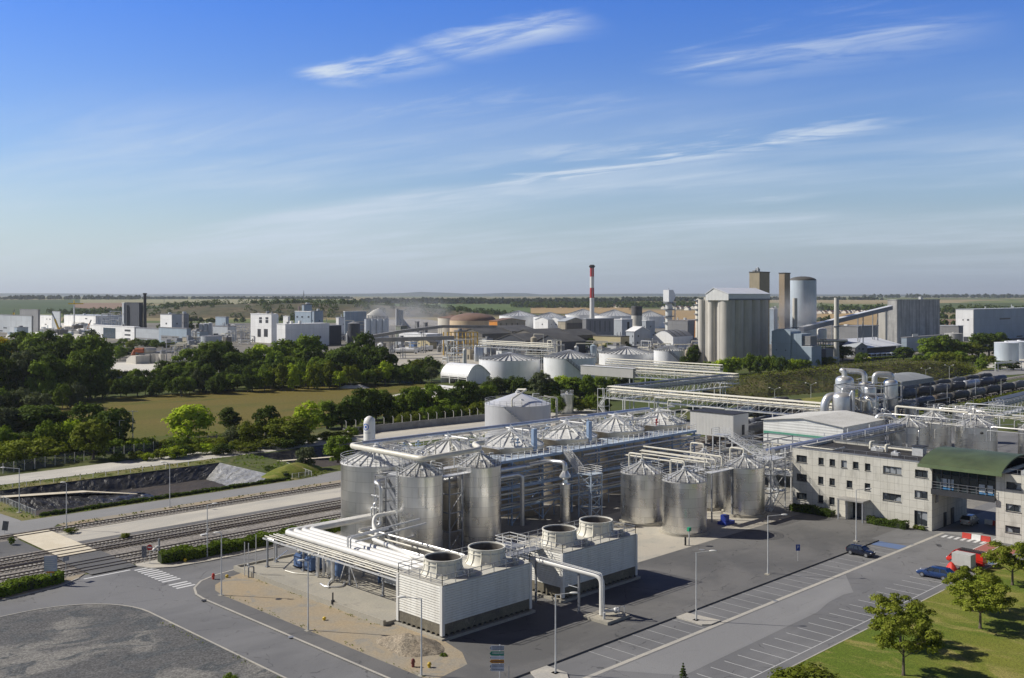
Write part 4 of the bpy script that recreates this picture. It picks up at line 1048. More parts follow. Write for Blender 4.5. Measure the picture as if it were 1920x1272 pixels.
# dark pipe jungle under the raised cabin
GJ = 'pipes under the raised grey cabin'
for i in range(42):
 z = .8 + 7.5 * rnd.random(); ax = rnd.random() < .55
 a,b = 176 + rnd.random() * 22,98 + rnd.random() * 22
 p = [(a,b,z),(a,b + 6 + 9 * rnd.random(),z)] if ax else [(a - 10,b,z),(a + 4,b,z),(a + 4,b,max(.2,z - 2))]
 tag(MB().tube(p,.08 + .12 * rnd.random(),6,.3).build('pipe',rnd.choice((pipe_s,pipe_w,pipe_w,pipe_d)),at=p[0]),'pipe in the tangle below the raised grey cabin','pipe',GJ)
t = thing('steel_rack',(187,110,0),'grey steel frame full of pipes below the raised cabin','frame'); m = MB()
for a in (178,184,190,196):
 for b in (99,105,111,117):
  m.ibar((a,b,0),(a,b,8.2),.18,.18)
for z in (3,5.6,8.1):
 for a in (178,184,190,196): m.ibar((a,99,z),(a,117,z),.12,.2)
 for b in (99,105,111,117): m.ibar((178,b,z),(196,b,z),.12,.2)
m.build('frame',galv_dark,t); MB().box(179,100,2.9,195,116,2.96).build('floor',galv_dark,t)
t = thing('control_cabin',(203,134,0),'raised grey windowless cabin on stilts at the far end of the blue deck','cabin')
MB().box(200,128.3,5.5,206.4,140.2,10.8).build('wall',sheet_g,t); MB().box(199.85,128.15,10.8,206.55,140.35,10.95).build('roof',black_m,t)
m = MB(); m.box(203.6,128.2,5.9,204.6,128.34,8.2); m.build('door',dark_m,t)
for a in (200.6,205.8):
 for b in (129,134.2,139.6): MB().ibar((a,b,0),(a,b,5.5),.25,.25).build('leg',galv,t)
m = MB(); m.box(202.4,126.4,5.5,206,128.3,5.62)
for i in range(14): m.box(202.6,126.3 - i * .28,5.4 - i * .22,203.8,126.55 - i * .28,5.46 - i * .22)
m.rail([(202.4,126.4,5.6),(206,126.4,5.6),(206,128.2,5.6)],1.1,1.2).ibar((202.5,126.4,5.5),(202.5,122.4,2.3),.08,.25).ibar((203.9,126.4,5.5),(203.9,122.4,2.3),.08,.25).rail([(203.9,126.4,5.5),(203.9,122.4,2.3)],1,1.2)
m.build('staircase',galv,t)
# ---------------------------------------------------------------- office building with the bridge
def panel_wall():
 t = NT('concrete_panels'); p = t.pos(); sp = t.n('ShaderNodeSeparateXYZ'); t.l(p,sp.inputs[0])
 cb = t.n('ShaderNodeCombineXYZ'); t.l(t.math('ADD',sp.outputs[0],sp.outputs[1]),cb.inputs[0]); t.l(t.math('ADD',sp.outputs[2],.25),cb.inputs[1])
 br = t.n('ShaderNodeTexBrick'); br.offset = 0; t.l(cb.outputs[0],br.inputs['Vector'])
 for k,v in (('Scale',1),('Brick Width',1.24),('Row Height',1.2),('Mortar Size',.022),('Mortar Smooth',.1)): br.inputs[k].default_value = v
 br.inputs['Color1'].default_value = (.67,.645,.57,1); br.inputs['Color2'].default_value = (.61,.585,.51,1); br.inputs['Mortar'].default_value = (.36,.34,.29,1)
 f = t.noise(p,.5,6,.7); f2 = t.noise(p,1.0,5,.65,sc=(.9,.9,.22))
 c = t.mix(t.range(f,.45,.75,0,.4),br.outputs['Color'],(.47,.45,.40)); c = t.mix(t.range(f2,.48,.74,0,.6),c,(.36,.345,.30))
 return t.out(c,.85,0,.3)
panel_m = panel_wall()
glass_m = NT('window_glass').out((.03,.037,.045),.08,0,.6)
def blinds_glass():
 t = NT('glass_with_blinds'); p = t.pos(); f = t.noise(p,.55,1,.5)
 return t.out(t.mix(t.range(f,.50,.56),(.03,.037,.045),(.30,.32,.34)),.25,0,.5)
blind_m = blinds_glass()
frame_m = plain('dark_window_frame',(.05,.052,.058),.5,.2,.1,1)
roof_dark = soil('bitumen_roof',(.035,.034,.036),(.055,.052,.05),None,.3,5,grain=.3)
green_roof = plain('mossy_green_roof',(.072,.098,.046),.55,0,.22,.25,streak=.15,dirt=(.16,.15,.07))
BA,BF = 164.0,164.0
ob = thing('office_building',(171,80,0),'long three storey concrete panel office building with small dark windows','building')
wins = [(212,692,290,745,2),(375,712,415,760,1),(458,722,500,770,1),(545,732,588,782,1),(632,742,675,790,1),(722,755,763,803,1),(857,772,995,835,3),(1095,800,1192,858,2),
  (212,830,290,885,2),(373,852,413,905,1),(457,865,498,915,1),(585,882,628,933,1),(720,902,762,952,1),(855,972,992,1037,3),(1092,955,1190,1015,2),
  (212,970,288,1025,2),(372,990,412,1045,1),(455,1005,497,1060,1),(1090,1105,1188,1220,2)]
def z8(x,y,a):
 return onA(1440 + x / 3.975,680 + y / 3.975,a)
def facade(parent,a,b0,b1,h,holes,zlo=0.0):
 """front wall at x = a with real openings, 0.3 m deep reveals"""
 bs = sorted({b0,b1} | {q for w in holes for q in (w[0],w[2])}); zs = sorted({zlo,h} | {q for w in holes for q in (w[1],w[3])})
 mb = MB()
 for i in range(len(bs) - 1):
  for j in range(len(zs) - 1):
   cb,cz = (bs[i] + bs[i + 1]) / 2,(zs[j] + zs[j + 1]) / 2
   if any(w[0] < cb < w[2] and w[1] < cz < w[3] for w in holes): continue
   mb.face([(a,bs[i + 1],zs[j]),(a,bs[i],zs[j]),(a,bs[i],zs[j + 1]),(a,bs[i + 1],zs[j + 1])])
 for w in holes:
  y0,z0,y1,z1 = w[:4]; d = a + .3
  mb.face([(a,y0,z0),(a,y1,z0),(d,y1,z0),(d,y0,z0)]).face([(a,y1,z1),(a,y0,z1),(d,y0,z1),(d,y1,z1)])
  mb.face([(a,y0,z1),(a,y0,z0),(d,y0,z0),(d,y0,z1)]).face([(a,y1,z0),(a,y1,z1),(d,y1,z1),(d,y1,z0)])
 return mb
def window(parent,a,w,panes,name='window',gm=None):
 y0,z0,y1,z1 = w[:4]; m = MB()
 m.box(a + .2,y0,z0,a + .3,y1,z0 + .07).box(a + .2,y0,z1 - .07,a + .3,y1,z1).box(a + .2,y0,z0 + .07,a + .3,y0 + .07,z1 - .07).box(a + .2,y1 - .07,z0 + .07,a + .3,y1,z1 - .07)
 for k in range(1,panes):
  y = y0 + (y1 - y0) * k / panes; m.box(a + .2,y - .035,z0 + .07,a + .3,y + .035,z1 - .07)
 f = m.build(name,frame_m,parent,flat=True); ORG[f.name] = ORG[parent.name]
 MB().box(a + .26,y0 + .07,z0 + .07,a + .285,y1 - .07,z1 - .07).build('pane',gm or glass_m,f,flat=True)
 MB().box(a - .09,y0 - .06,z0 - .07,a + .2,y1 + .06,z0 - .005).build('sill',frame_m,f,flat=True)
holes = []
for x0,y0,x1,y1,n in wins:
 (b1,zt),(b0,zb) = z8(x0,y0,BA),z8(x1,y1,BA)
 holes.append((b0,zb - .12,b1,zt + .1,n))
dr = (z8(715,1170,BA)[0],0.02,z8(628,1035,BA)[0],2.9,2)
H1 = 10.9
fw = facade(ob,BA,67.9,92.9,H1,[w for w in holes] + [dr])
fw.box(BA + .004,92.6,0,BA + 14.5,92.9,H1).box(BA + .004,67.9,0,BA + 14.5,68.2,H1).box(BA + 14.2,68.2,0,BA + 14.5,92.6,H1)
fw.build('wall',panel_m,ob,flat=True)
for i,w in enumerate(holes): window(ob,BA,w,w[4],gm=blind_m if i in (3,4,6,7,13,14,18) else glass_m)
m = MB(); y0,z0,y1,z1 = dr[:4]
m.box(BA + .2,y0,z0,BA + .3,y0 + .1,z1).box(BA + .2,y1 - .1,z0,BA + .3,y1,z1).box(BA + .2,(y0 + y1) / 2 - .05,z0,BA + .3,(y0 + y1) / 2 + .05,z1).box(BA + .2,y0 + .1,z1 - .8,BA + .3,y1 - .1,z1 - .7).box(BA + .2,y0 + .1,z1 - .1,BA + .3,y1 - .1,z1)
dd = m.build('door',frame_m,ob,flat=True); ORG[dd.name] = ORG[ob.name]; MB().box(BA + .25,y0 + .1,.03,BA + .28,y1 - .1,z1 - .1).build('glazing',glass_m,dd,flat=True)
m = MB(); yc0,yc1 = y0 - 1.1,y1 + 1.5
m.box(BA - 2.6,yc0,3.35,BA - .01,yc1,3.6); cp = m.build('canopy',plain('canopy_grey',(.33,.32,.30),.7),ob,flat=True); ORG[cp.name] = ORG[ob.name]
each(MB().box(BA - 2.5,yc0 + .05,0,BA - 2.3,yc0 + .3,3.35).box(BA - 2.5,yc1 - .3,0,BA - 2.3,yc1 - .05,3.35),'post',galv_dark,cp)
MB().box(BA - 1.6,y1 + .1,0,BA - .01,y1 + .5,3.2).build('porch_wall',panel_m,ob,flat=True)
MB().box(BA + .3,68.2,10.3,BA + 14.2,92.6,10.42).build('roof',roof_dark,ob,flat=True)
MB().box(BA - .06,67.86,H1 + .003,BA + .34,92.96,H1 + .07).box(BA + 14.14,67.86,H1 + .003,BA + 14.54,92.96,H1 + .07).build('coping',galv_dark,ob,flat=True)
MB().rail([(BA + .5,92.3,10.42),(BA + .5,70.5,10.42)],1.2,2.2,.025,2).rail([(BA + 14,92.3,10.42),(BA + 14,70.5,10.42)],1.2,2.2,.025,2).build('roof_railing',galv_dark,ob)
rnd = random.Random(8)
for k,(x,y) in enumerate(((765,640),(800,655),(840,660),(880,665),(950,690),(285,582),(370,585),(430,580),(480,588),(870,610),(640,600))):
 g = P(1440 + x / 3.975,680 + y / 3.975,10.45)
 if not (BA + .8 < g.x < BA + 13.5 and 69 < g.y < 92): continue
 mm = MB()
 if k % 3 == 0: mm.cyl((g.x,g.y),.3,10.42,11.3,12).tube([(g.x,g.y,11.2),(g.x,g.y,11.6),(g.x + .7,g.y - .3,11.6)],.25,8,.3)
 else: mm.box(g.x - .5,g.y - .7,10.42,g.x + .4,g.y + .6,10.95).cyl((g.x,g.y),.25,10.95,11.2,10)
 mm.build('roof_fan',(pipe_w,galv,pipe_s)[k % 3],ob)
g = P(1440 + 1100 / 3.975,680 + 690 / 3.975,10.42)
u = MB(); u.box(g.x - .8,g.y - 1.6,10.42,g.x + .8,g.y + .3,12.0); hv = u.build('air_handler',galv,ob); u = MB(); u.box(g.x - 1,g.y - 1.8,12.0,g.x + 1.2,g.y + .4,12.1); u.build('air_handler_hood',black_m,ob)
MB().tube([(g.x + 1.5,g.y + 8,10.9),(g.x + 1.5,g.y - .5,10.9)],.16,8).tube([(BA + 2,92,11.0),(BA + 2,86,11.0),(BA + 6,86,11.0)],.14,8,.4).build('roof_pipe',pipe_w,ob)
MB().box(BA + 4.6,67.78,.02,BA + 5.6,67.89,2.3).build('side_door',frame_m,ob); MB().box(BA + 7.6,67.78,.02,BA + 8.8,67.89,2.6).build('side_door',frame_m,ob)
MB().box(BA + 1.4,67.8,4.4,BA + 2.4,67.89,5.6).build('side_window',glass_m,ob)
# bridge with the arched green roof
br = thing('office_bridge',(171,63,0),'glazed bridge with an arched mossy green roof over the passage between the offices','bridge')
arcp = [(162.3 + 18.4 * i / 24,10.95 + 1.85 * math.sin(math.pi * (i / 24) ** .85)) for i in range(25)]
poly = arcp + [(p[0],p[1] - .22) for p in reversed(arcp)]
m = MB(); vs = [(p[0],y,p[1]) for y in (56.6,69.4) for p in poly]; n = len(poly)
for i in range(24):
 a,b,c,d_ = i,i + 1,n - 2 - i,n - 1 - i
 for o in (0,n): m.add([vs[o + k] for k in (a,b,c,d_)],[(0,1,2,3) if o else (3,2,1,0)])
 m.add([vs[a],vs[b],vs[n + b],vs[n + a]],[(3,2,1,0)]).add([vs[d_],vs[c],vs[n + c],vs[n + d_]],[(0,1,2,3)])
m.add([vs[0],vs[n - 1],vs[2 * n - 1],vs[n]],[(0,1,2,3)])
m.build('roof',green_roof,br,sharp=40)
MB().box(162.2,56.5,10.45,162.45,69.5,10.98).build('roof_edge',plain('pale_green_edge',(.13,.175,.085),.5,0,.1,.5),br)
MB().box(163.6,58.0,6.25,178.6,67.85,6.75).build('floor',dark_m,br)
MB().box(163.45,58.0,6.1,163.6,67.85,7.0).build('fascia',frame_m,br)
gl = MB().box(164.4,58.02,6.76,164.46,67.84,11.3).box(178.0,58.02,6.76,178.06,67.84,11.3); each(gl,'glazing',NT('bridge_glass').out((.025,.04,.045),.06,0,.7),br)
m = MB()
for k in range(8): y = 58.06 + k * 1.39; m.box(164.2,y - .05,6.76,164.39,y + .05,11.3)
for z in (7.9,9.3,10.3): m.box(164.22,58.02,z,164.385,67.84,z + .08)
m.build('mullion',frame_m,br,flat=True)
MB().rail([(163.7,67.8,6.76),(163.7,58.05,6.76)],1.35,1.4,.03,3).build('railing',galv_dark,br)
bl = MB()
for y,z in ((66.1,8.0),(65.0,8.0),(60.2,7.8),(59.0,7.8)): bl.box(164.30,y - .45,z - .6,164.36,y + .45,z + .7)
each(bl,'blind',plain('pale_blind',(.5,.53,.55),.6),br)
each(MB().box(164.28,64.6,7.0,164.35,66.5,7.3).box(164.28,58.4,7.0,164.35,60.6,7.3),'blue_panel',plain('bright_blue_panel',(.03,.25,.55),.4),br)
o2 = thing('office_building',(172,50,0),'concrete panel office block at the right edge beyond the green roofed bridge','building')
def z8w(x0,y0,x1,y1,n):
 (b1,zt),(b0,zb) = z8(x0,y0,BF),z8(x1,y1,BF); return (b0,zb,b1,zt,n)
h2 = [z8w(1775,887,1888,955,2),z8w(1772,1050,1885,1120,2),z8w(1768,1212,1880,1280,2)]
h2 += [(w[0] - 5,w[1],w[2] - 5,w[3],2) for w in h2] + [(w[0] - 10,w[1],w[2] - 10,w[3],2) for w in h2]
fw = facade(o2,BF,40,58,10.7,h2); fw.box(BF + .004,57.7,0,BF + 14.5,58,10.7).box(BF + 14.2,40,0,BF + 14.5,57.7,10.7).box(BF + .004,40,0,BF + 14.2,40.3,10.7)
fw.build('wall',panel_m,o2,flat=True)
for i,w in enumerate(h2): window(o2,BF,w,2,gm=blind_m if i < 3 else glass_m)
MB().box(BF + .3,40.3,10.1,BF + 14.2,57.7,10.22).build('roof',roof_dark,o2,flat=True)
MB().rail([(BF + .5,57,10.22),(BF + .5,41,10.22)],1.2,2.0,.025,2).build('roof_railing',galv_dark,o2)
MB().box(BF + 2,52,10.22,BF + 4,55,11.1).build('roof_fan',galv,o2)
# ---------------------------------------------------------------- escape stairs between the tanks and the offices
t = thing('escape_stair',(161,97,0),'galvanised escape stair tower at the left end of the office building','stairs')
m = MB()
for a in (158.5,163.4):
 for b in (94.0,97.2): m.ibar((a,b,0),(a,b,9.2 if a < 160 else 10.8),.16,.16)
for z in (3.2,6.4,9.0):
 for b in (94,97.2): m.ibar((158.5,b,z),(163.4,b,z),.1,.2)
 for a in (158.5,163.4): m.ibar((a,94,z),(a,97.2,z),.1,.2)
for z in (0,3.2,6.4): m.bar((158.5,94,z),(163.4,94,z + 3),.07).bar((163.4,94,z),(158.5,94,z + 3),.07)
m.build('frame',galv,t)
m = MB(); m.box(158.4,93.8,9.0,163.6,97.4,9.1).box(158.4,93.8,6.3,160,97.4,6.4).box(162,93.8,3.1,163.6,97.4,3.2); m.build('landing',galv,t)
MB().rail([(158.4,97.4,9.1),(158.4,93.8,9.1),(163.6,93.8,9.1)],1.1,1.2,.04,3).build('railing',galv,t)
def flight(mb,p,q,wvec,n=14,rail=True):
 p,q,wv = Vector(p),Vector(q),Vector(wvec)
 for s_ in (Vector((0,0,0)),wv): mb.ibar(p + s_,q + s_,.08,.28)
 for i in range(n):
  c = p.lerp(q,(i + .5) / n); d_ = (q - p); d_.z = 0; d_ = d_.normalized() * .14
  mb.add([c - d_,c + d_,c + d_ + wv,c - d_ + wv],[(0,1,2,3)])
 if rail:
  for s_ in (Vector((0,0,0)),wv): mb.rail([p + s_,q + s_],1.05,1.1,.035,3)
 return mb
m = MB(); flight(m,(160,97.2,9.05),(160,104.5,12.3),(1.3,0,0)); flight(m,(160,97.2,6.35),(163,97.2,9.05),(0,1.2,0)); flight(m,(162,95.6,3.15),(159.6,95.6,6.35),(0,-1.2,0)); flight(m,(159,95.6,0),(162,95.6,3.15),(0,-1.2,0))
flight(m,(158.5,94.4,9.05),(153.5,94.4,5.6),(0,1.2,0))
m.build('flight',galv,t)
MB().box(159.5,104.4,12.25,162,107,12.35).rail([(159.5,104.5,12.35),(159.5,107,12.35),(162,107,12.35),(162,104.5,12.35)],1.1,1.2,.04,3).build('upper_landing',galv,t)
m = MB()
for a in (159.6,161.9): m.ibar((a,106.8,0),(a,106.8,12.2),.16,.16)
each(m,'column',galv,t)
# ---------------------------------------------------------------- shed with the green stripe, pipe trunk, tanks and evaporators at the right
t = thing('gabled_shed',(213,112,0),'light grey ribbed shed with a green stripe and shallow gable behind the offices','shed')
m = MB(); m.extr([(103,0),(122.3,0),(122.3,10),(112.6,11.1),(103,10)],'x',203,223); m.build('wall',ribbed('pale_ribbed_cladding',(.74,.74,.71),.6,2,.55,0,.05,.5,.3),t,flat=True)
m = MB()
for y0,z0,y1,z1 in ((102.6,10.0,112.6,11.15),(112.6,11.15,122.7,10.0)):
 m.add([(202.6,y0,z0),(223.4,y0,z0),(223.4,y1,z1),(202.6,y1,z1),(202.6,y0,z0 + .12),(223.4,y0,z0 + .12),(223.4,y1,z1 + .12),(202.6,y1,z1 + .12)],[(3,2,1,0),(4,5,6,7),(0,1,5,4),(1,2,6,5),(2,3,7,6),(3,0,4,7)])
m.build('roof',soil('dusty_grey_roof',(.62,.61,.57),(.55,.54,.50),(.44,.42,.37),.15,3,grain=.12),t,flat=True)
MB().box(202.9,103.1,7.0,202.996,122.2,7.6).build('stripe',green_p,t)
GT = 'trunk pipes behind the office roof'
for k,(b,z,r) in enumerate(((99.8,9.2,.5),(98.6,9.3,.5),(97.4,9.4,.35),(98.2,8.2,.3),(97.2,8.4,.2))):
 tag(MB().tube([(166 + k,b,z),(232,b,z)],r,10).build('trunk_pipe',pipe_d if k else pipe_s,at=(166,b,z)),'grey trunk pipe running from the escape stair to the right hand tanks','pipe',GT)
t = thing('trunk_support',(200,98.5,0),'steel portals carrying the trunk pipes behind the office roof','trestle'); m = MB()
for a in (170,180,190,200,210,220,230): m.ibar((a,96.6,0),(a,96.6,10.3),.16,.16).ibar((a,100.5,0),(a,100.5,10.3),.16,.16).ibar((a,96.6,8.0),(a,100.5,8.0),.14,.2)
m.rail([(182,96.5,9),(232,96.5,9)],1.0,2.4,.03,2)
m.build('frame',galv,t)
GE = 'stainless tanks crowded behind the offices'
ES = [((224,98),4.2,9.0,1.7,'stainless cone roofed tank with a down pipe behind the middle of the office roof'),((236,97.5),4.0,9.3,1.7,'shaded stainless tank squeezed between two others behind the offices'),
  ((234.5,87.2),4.4,9.0,1.7,'stainless tank with a dark oval badge, nearest the green roof'),((249,93),4.2,9.6,1.5,'stainless tank at the back of the crowd under the pipe tangle'),
  ((243,79.5),1.6,8.0,.8,'small dull tank right of the badge tank'),((246,76.2),2.0,8.4,.9,'small dull tank at the right edge behind the second office'),((248,70.5),2.4,7.6,.9,'dull tank cut by the right edge of the view'),
  ((258,112),1.75,9.2,.3,'narrow steel tank standing before the evaporators, left of a twin'),((260,107),2.5,9.2,.3,'wider steel tank standing before the evaporators'),((270,104),2.3,8.6,.3,'steel tank behind the wider tank near the tank wagons')]
for c,r,h,rise,lab in ES: tank(c,r,h,rise,lab,GE,(ss,ss_dull)[r < 3],roof_ss,ribs=10 if r > 3 else 6,rail=True,name='process_tank')
m = MB(); bx,by = 234.5 + 4.43 * math.cos(R(215)),87.2 + 4.43 * math.sin(R(215)); m.ball((bx,by,7.9),.25,.42,.3); tag(m.build('badge',black_m,at=(bx,by,7.9)),'dark oval badge on the tank nearest the green roof','badge')
tag(MB().tube([(221.2,94.5,.5),(221.2,94.5,8.4),(222.2,94.6,8.8)],.22,8,.5).build('down_pipe',pipe_s,at=(221.2,94.5,.5)),'silver down pipe on the cone roofed tank behind the offices','pipe')
GM = 'pale pipes tangled over the tanks behind the offices'
rnd = random.Random(21)
for i in range(46):
 a,b,z = 218 + rnd.random() * 48,74 + rnd.random() * 32,9.3 + rnd.random() ** 1.6 * 3.4; l = 4 + rnd.random() * 12
 k = rnd.random()
 if k < .45: p = [(a,b,z - 1.5 - rnd.random() * 2),(a,b,z),(a,b - l,z),(a,b - l,z - 2)]
 elif k < .8: p = [(a,b,z - 2),(a,b,z),(a + l,b,z),(a + l,b,z - 1.5)]
 else: p = [(a,b,z),(a + l * .6,b - l * .5,z + .6 * rnd.random()),(a + l,b - l * .6,z)]
 tag(MB().tube(p,.05 + .12 * rnd.random() ** 3,6,.4).build('pipe',rnd.choice((pipe_w,pipe_s,pipe_s,galv,pipe_d)),at=p[0]),'pale pipe in the tangle above the tanks behind the offices','pipe',GM)
GN = 'horizontal pipes at the right edge'
for i in range(26):
 b = 62 + rnd.random() * 16; a = 246 + rnd.random() * 24; z = 2.5 + rnd.random() * 7.5
 tag(MB().tube([(a,b + 9,z),(a,b - 18,z)],.08 + .13 * rnd.random(),6).build('pipe',rnd.choice((pipe_w,pipe_s,galv,pipe_d)),at=(a,b,z)),'pipe of the stacked rack at the right edge of the view','pipe',GN)
t = thing('steel_rack',(258,66,0),'dark steel rack full of pipes at the right edge behind the offices','frame'); m = MB()
for a in (247,254,261,268):
 for b in (50,58,66,74): m.ibar((a,b,0),(a,b,10),.18,.18)
for z in (3.5,6.5,9.6):
 for a in (247,254,261,268): m.ibar((a,50,z),(a,74,z),.12,.18)
 for b in (50,58,66,74): m.ibar((247,b,z),(268,b,z),.12,.18)
m.build('frame',galv_dark,t)
ev = thing('evaporator_plant',(246,121,0),'cluster of tall silver evaporator vessels with looping pipes in a dark steel frame','evaporator')
def vessel(c,r,z0,z1,mat_=None):
 MB().lathe([(r * .3,z0),(r,z0 + r * .5),(r,z1 - r * .55),(r * .93,z1 - r * .32),(r * .72,z1 - r * .13),(r * .4,z1 - r * .03),(.15,z1)],c,28).build('vessel',mat_ or pipe_s,ev,sharp=60)
vessel((239,121.4),2.6,1,14.0); vessel((249.5,126.2),2.35,1,17.2); vessel((254.4,116),1.8,3,16.6); vessel((248,118.6),1.5,2,15.2,ss_dull); vessel((245,116.8),1.9,1,13.2,ss_dull); vessel((252,121.5),2.0,2,15.8,ss_dull); vessel((243,124),1.4,1,13.4)
for p,r in (([(249.5,126.2,16.8),(249.5,126.2,18.5),(249.5,127.2,18.5),(251.5,121.6,18.3),(251.5,121.6,13)],.72),([(252,119.2,15.4),(252,119.2,17.9),(254.4,115.6,17.8),(254.4,116,16)],.72),
    ([(239,122.4,12.6),(237.2,124.4,12.8),(236.2,124.9,10.6),(236.2,124.9,4)],1.05),([(242,118,4),(242,118,13.4),(245,113.4,13.4),(245,113.4,5)],.32),([(238.5,119.2,13),(238.6,118.4,14.6),(238.6,118.4,3)],.4),([(239,121.4,13.8),(239,121.4,14.8),(241.5,119,14.8)],.35)):
 MB().tube(p,r,14,1.6 if r > .5 else .7).build('duct',pipe_s,ev,sharp=60)
m = MB()
for a in (241,247,256):
 for b in (113.6,119.2,124.6): m.ibar((a,b,0),(a,b,15.6),.22,.22)
for z in (3,6,9,12,15.4):
 for a in (241,247,256): m.ibar((a,113.6,z),(a,124.6,z),.14,.22)
 for b in (113.6,119.2,124.6): m.ibar((241,b,z),(256,b,z),.14,.22)
for b0,b1 in ((113.6,119.2),(119.2,124.6)): m.bar((241,b0,12),(241,b1,15.4),.16).bar((241,b1,6),(241,b0,9),.14)
m.box(241,113.6,5.9,256,124.6,5.96).box(241,113.6,8.9,256,120,8.96).box(247,113.6,11.9,256,119,11.96)
m.build('frame',galv_dark,ev)
for i in range(16):
 a,b,z = 241 + rnd.random() * 3,113 + rnd.random() * 11,2 + rnd.random() * 8
 MB().tube([(a,b,z),(a,b,z + 2 + rnd.random() * 2),(a,b - 1.5 - rnd.random() * 2,z + 2.4),(a + 1,b - 3,z)],.1 + .1 * rnd.random(),6,.3).build('process_pipe',rnd.choice((pipe_s,pipe_w,galv)),ev)
tag(MB().tube([(222,104.5,8.5),(222,104.5,10.9),(224,101.5,10.9),(224.5,100.9,7)],.55,12,1.2).build('duct',pipe_s,at=(222,104.5,8.5)),'silver duct arching out of the back of the striped shed','pipe')
tag(MB().tube([(232,104.5,9.5),(232,104.5,12.2),(232,88,12.0)],.26,10,.5).build('pipe',pipe_w,at=(232,104.5,9.5)),'pale pipe running level above the tanks right of the striped shed','pipe')
# ---------------------------------------------------------------- pipe bridges
def pipe_bridge(label,p0,p1,ztop,wd,np_,cols,depth=3.2,pm=None,group=None,r=.2):
 p0,p1 = Vector(p0),Vector(p1); d_ = (p1 - p0); L = d_.length; d_.normalize(); s_ = Vector((-d_.y,d_.x,0))
 mid = (p0 + p1) / 2; t = thing('pipe_bridge',(mid.x,mid.y,0),label,'pipe bridge',group)
 m = MB(); k = max(2,round(L / 3.4)); zb = ztop - depth
 for e in (-wd / 2,wd / 2):
  o = s_ * e
  for z in (zb,ztop - 1.1): m.ibar(p0 + o + Vector((0,0,z)),p1 + o + Vector((0,0,z)),.14,.22)
  for i in range(k + 1):
   q = p0.lerp(p1,i / k) + o; m.ibar(q + Vector((0,0,zb)),q + Vector((0,0,ztop)),.1,.1)
   if i < k:
    q2 = p0.lerp(p1,(i + 1) / k) + o; m.bar(q + Vector((0,0,zb)),q2 + Vector((0,0,ztop - 1.1)),.09)
 for i in range(k + 1):
  q = p0.lerp(p1,i / k)
  for z in (zb,ztop - 1.1,ztop - 2.1): m.ibar(q - s_ * wd / 2 + Vector((0,0,z)),q + s_ * wd / 2 + Vector((0,0,z)),.1,.14)
 m.add([p0 - s_ * wd * .3 + Vector((0,0,zb + .1)),p1 - s_ * wd * .3 + Vector((0,0,zb + .1)),p1 + s_ * wd * .3 + Vector((0,0,zb + .1)),p0 + s_ * wd * .3 + Vector((0,0,zb + .1))],[(0,1,2,3)])
 m.build('truss',galv,t,flat=True)
 rr = random.Random(len(label))
 for j in range(np_):
  lv = j % 3; e = -wd * .42 + wd * .84 * (j / max(1,np_ - 1)); z = (ztop,ztop - .95,ztop - 1.95)[lv] + .0; q = s_ * e + Vector((0,0,z + r))
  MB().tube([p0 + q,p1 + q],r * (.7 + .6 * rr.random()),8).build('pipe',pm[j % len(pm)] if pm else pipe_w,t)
 for i in range(cols):
  q = p0.lerp(p1,(i + .5) / cols)
  for e in (-wd / 2,wd / 2): MB().ibar(q + s_ * e,q + s_ * e + Vector((0,0,zb)),.28,.28).build('column',galv,t)
 return t
pipe_bridge('long pale pipe bridge from the trees to the silver evaporators, three tiers of cream pipes',(252,207.5,0),(252,128,0),9.0,3.4,12,6,3.6)
pipe_bridge('dark pipe bridge linking the two pale pipe bridges, seen on its shaded side',(253.5,206,0),(318,206,0),9.2,3.6,12,5,4.2,[pipe_d,galv,pipe_d])  # greyer pipes here: the shade of this side is put into their colour
pipe_bridge('pale pipe bridge behind the grey conveyor housing, in front of the big silos',(320,204,0),(320,250,0),9.4,3.4,12,4,3.4)
pipe_bridge('narrow pale pipe bridge in front of the white tank group',(362,238,0),(362,300,0),9.0,2.4,6,4,2.6)
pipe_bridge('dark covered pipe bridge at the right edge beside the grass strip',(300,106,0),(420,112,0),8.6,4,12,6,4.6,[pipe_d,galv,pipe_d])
t = thing('conveyor_housing',(320,263,0),'long plain grey conveyor housing on legs before the white tanks','conveyor')
MB().box(317.8,250,5.6,321,277.5,9.3).build('wall',plain('housing_grey',(.46,.45,.43),.6,0,.05,.3),t); MB().box(317.6,249.8,9.3,321.2,277.7,9.42).build('roof',roof_al,t)
for a,b in ((318.2,252),(318.2,264),(318.2,276),(320.6,252),(320.6,276)): MB().ibar((a,b,0),(a,b,5.6),.3,.3).build('leg',galv,t)
t = thing('zigzag_stair',(253,208.5,0),'steel stair tower at the corner of the pale pipe bridge','stairs'); m = MB()
for a in (250,252.6):
 for b in (208.3,211): m.ibar((a,b,0),(a,b,8.5),.14,.14)
for z in (2.8,5.6,8.4): m.ibar((250,208.3,z),(250,211,z),.1,.16).ibar((250,208.3,z),(252.6,208.3,z),.1,.16)
m.build('frame',galv,t); m = MB(); flight(m,(250.4,208.4,0),(250.4,211,2.8),(1.0,0,0),8); flight(m,(250.4,211,2.8),(250.4,208.4,5.6),(1.0,0,0),8); m.build('flight',galv,t)
GK = 'goose neck pipes off the pale pipe bridge'
for k,(b,h) in enumerate(((188,9.5),(183,9.0),(178,6.5),(160,6.0),(171,8.0))):
 tag(MB().tube([(249.6,b,.5),(249.6,b,h - 2.4),(249.6,b - 4 - k,h - 2.4)],.24,8,.6).build('pipe',pipe_w if k % 2 else pipe_s,at=(249.6,b,.5)),'upright pipe turning into the side of the long pale pipe bridge','pipe',GK)
tank((246,220.6),2.1,6.2,.25,'small ribbed steel silo among the trees behind the domed tank',None,ss_dull,roof_ss,ribs=0,name='small_silo',cat='silo')
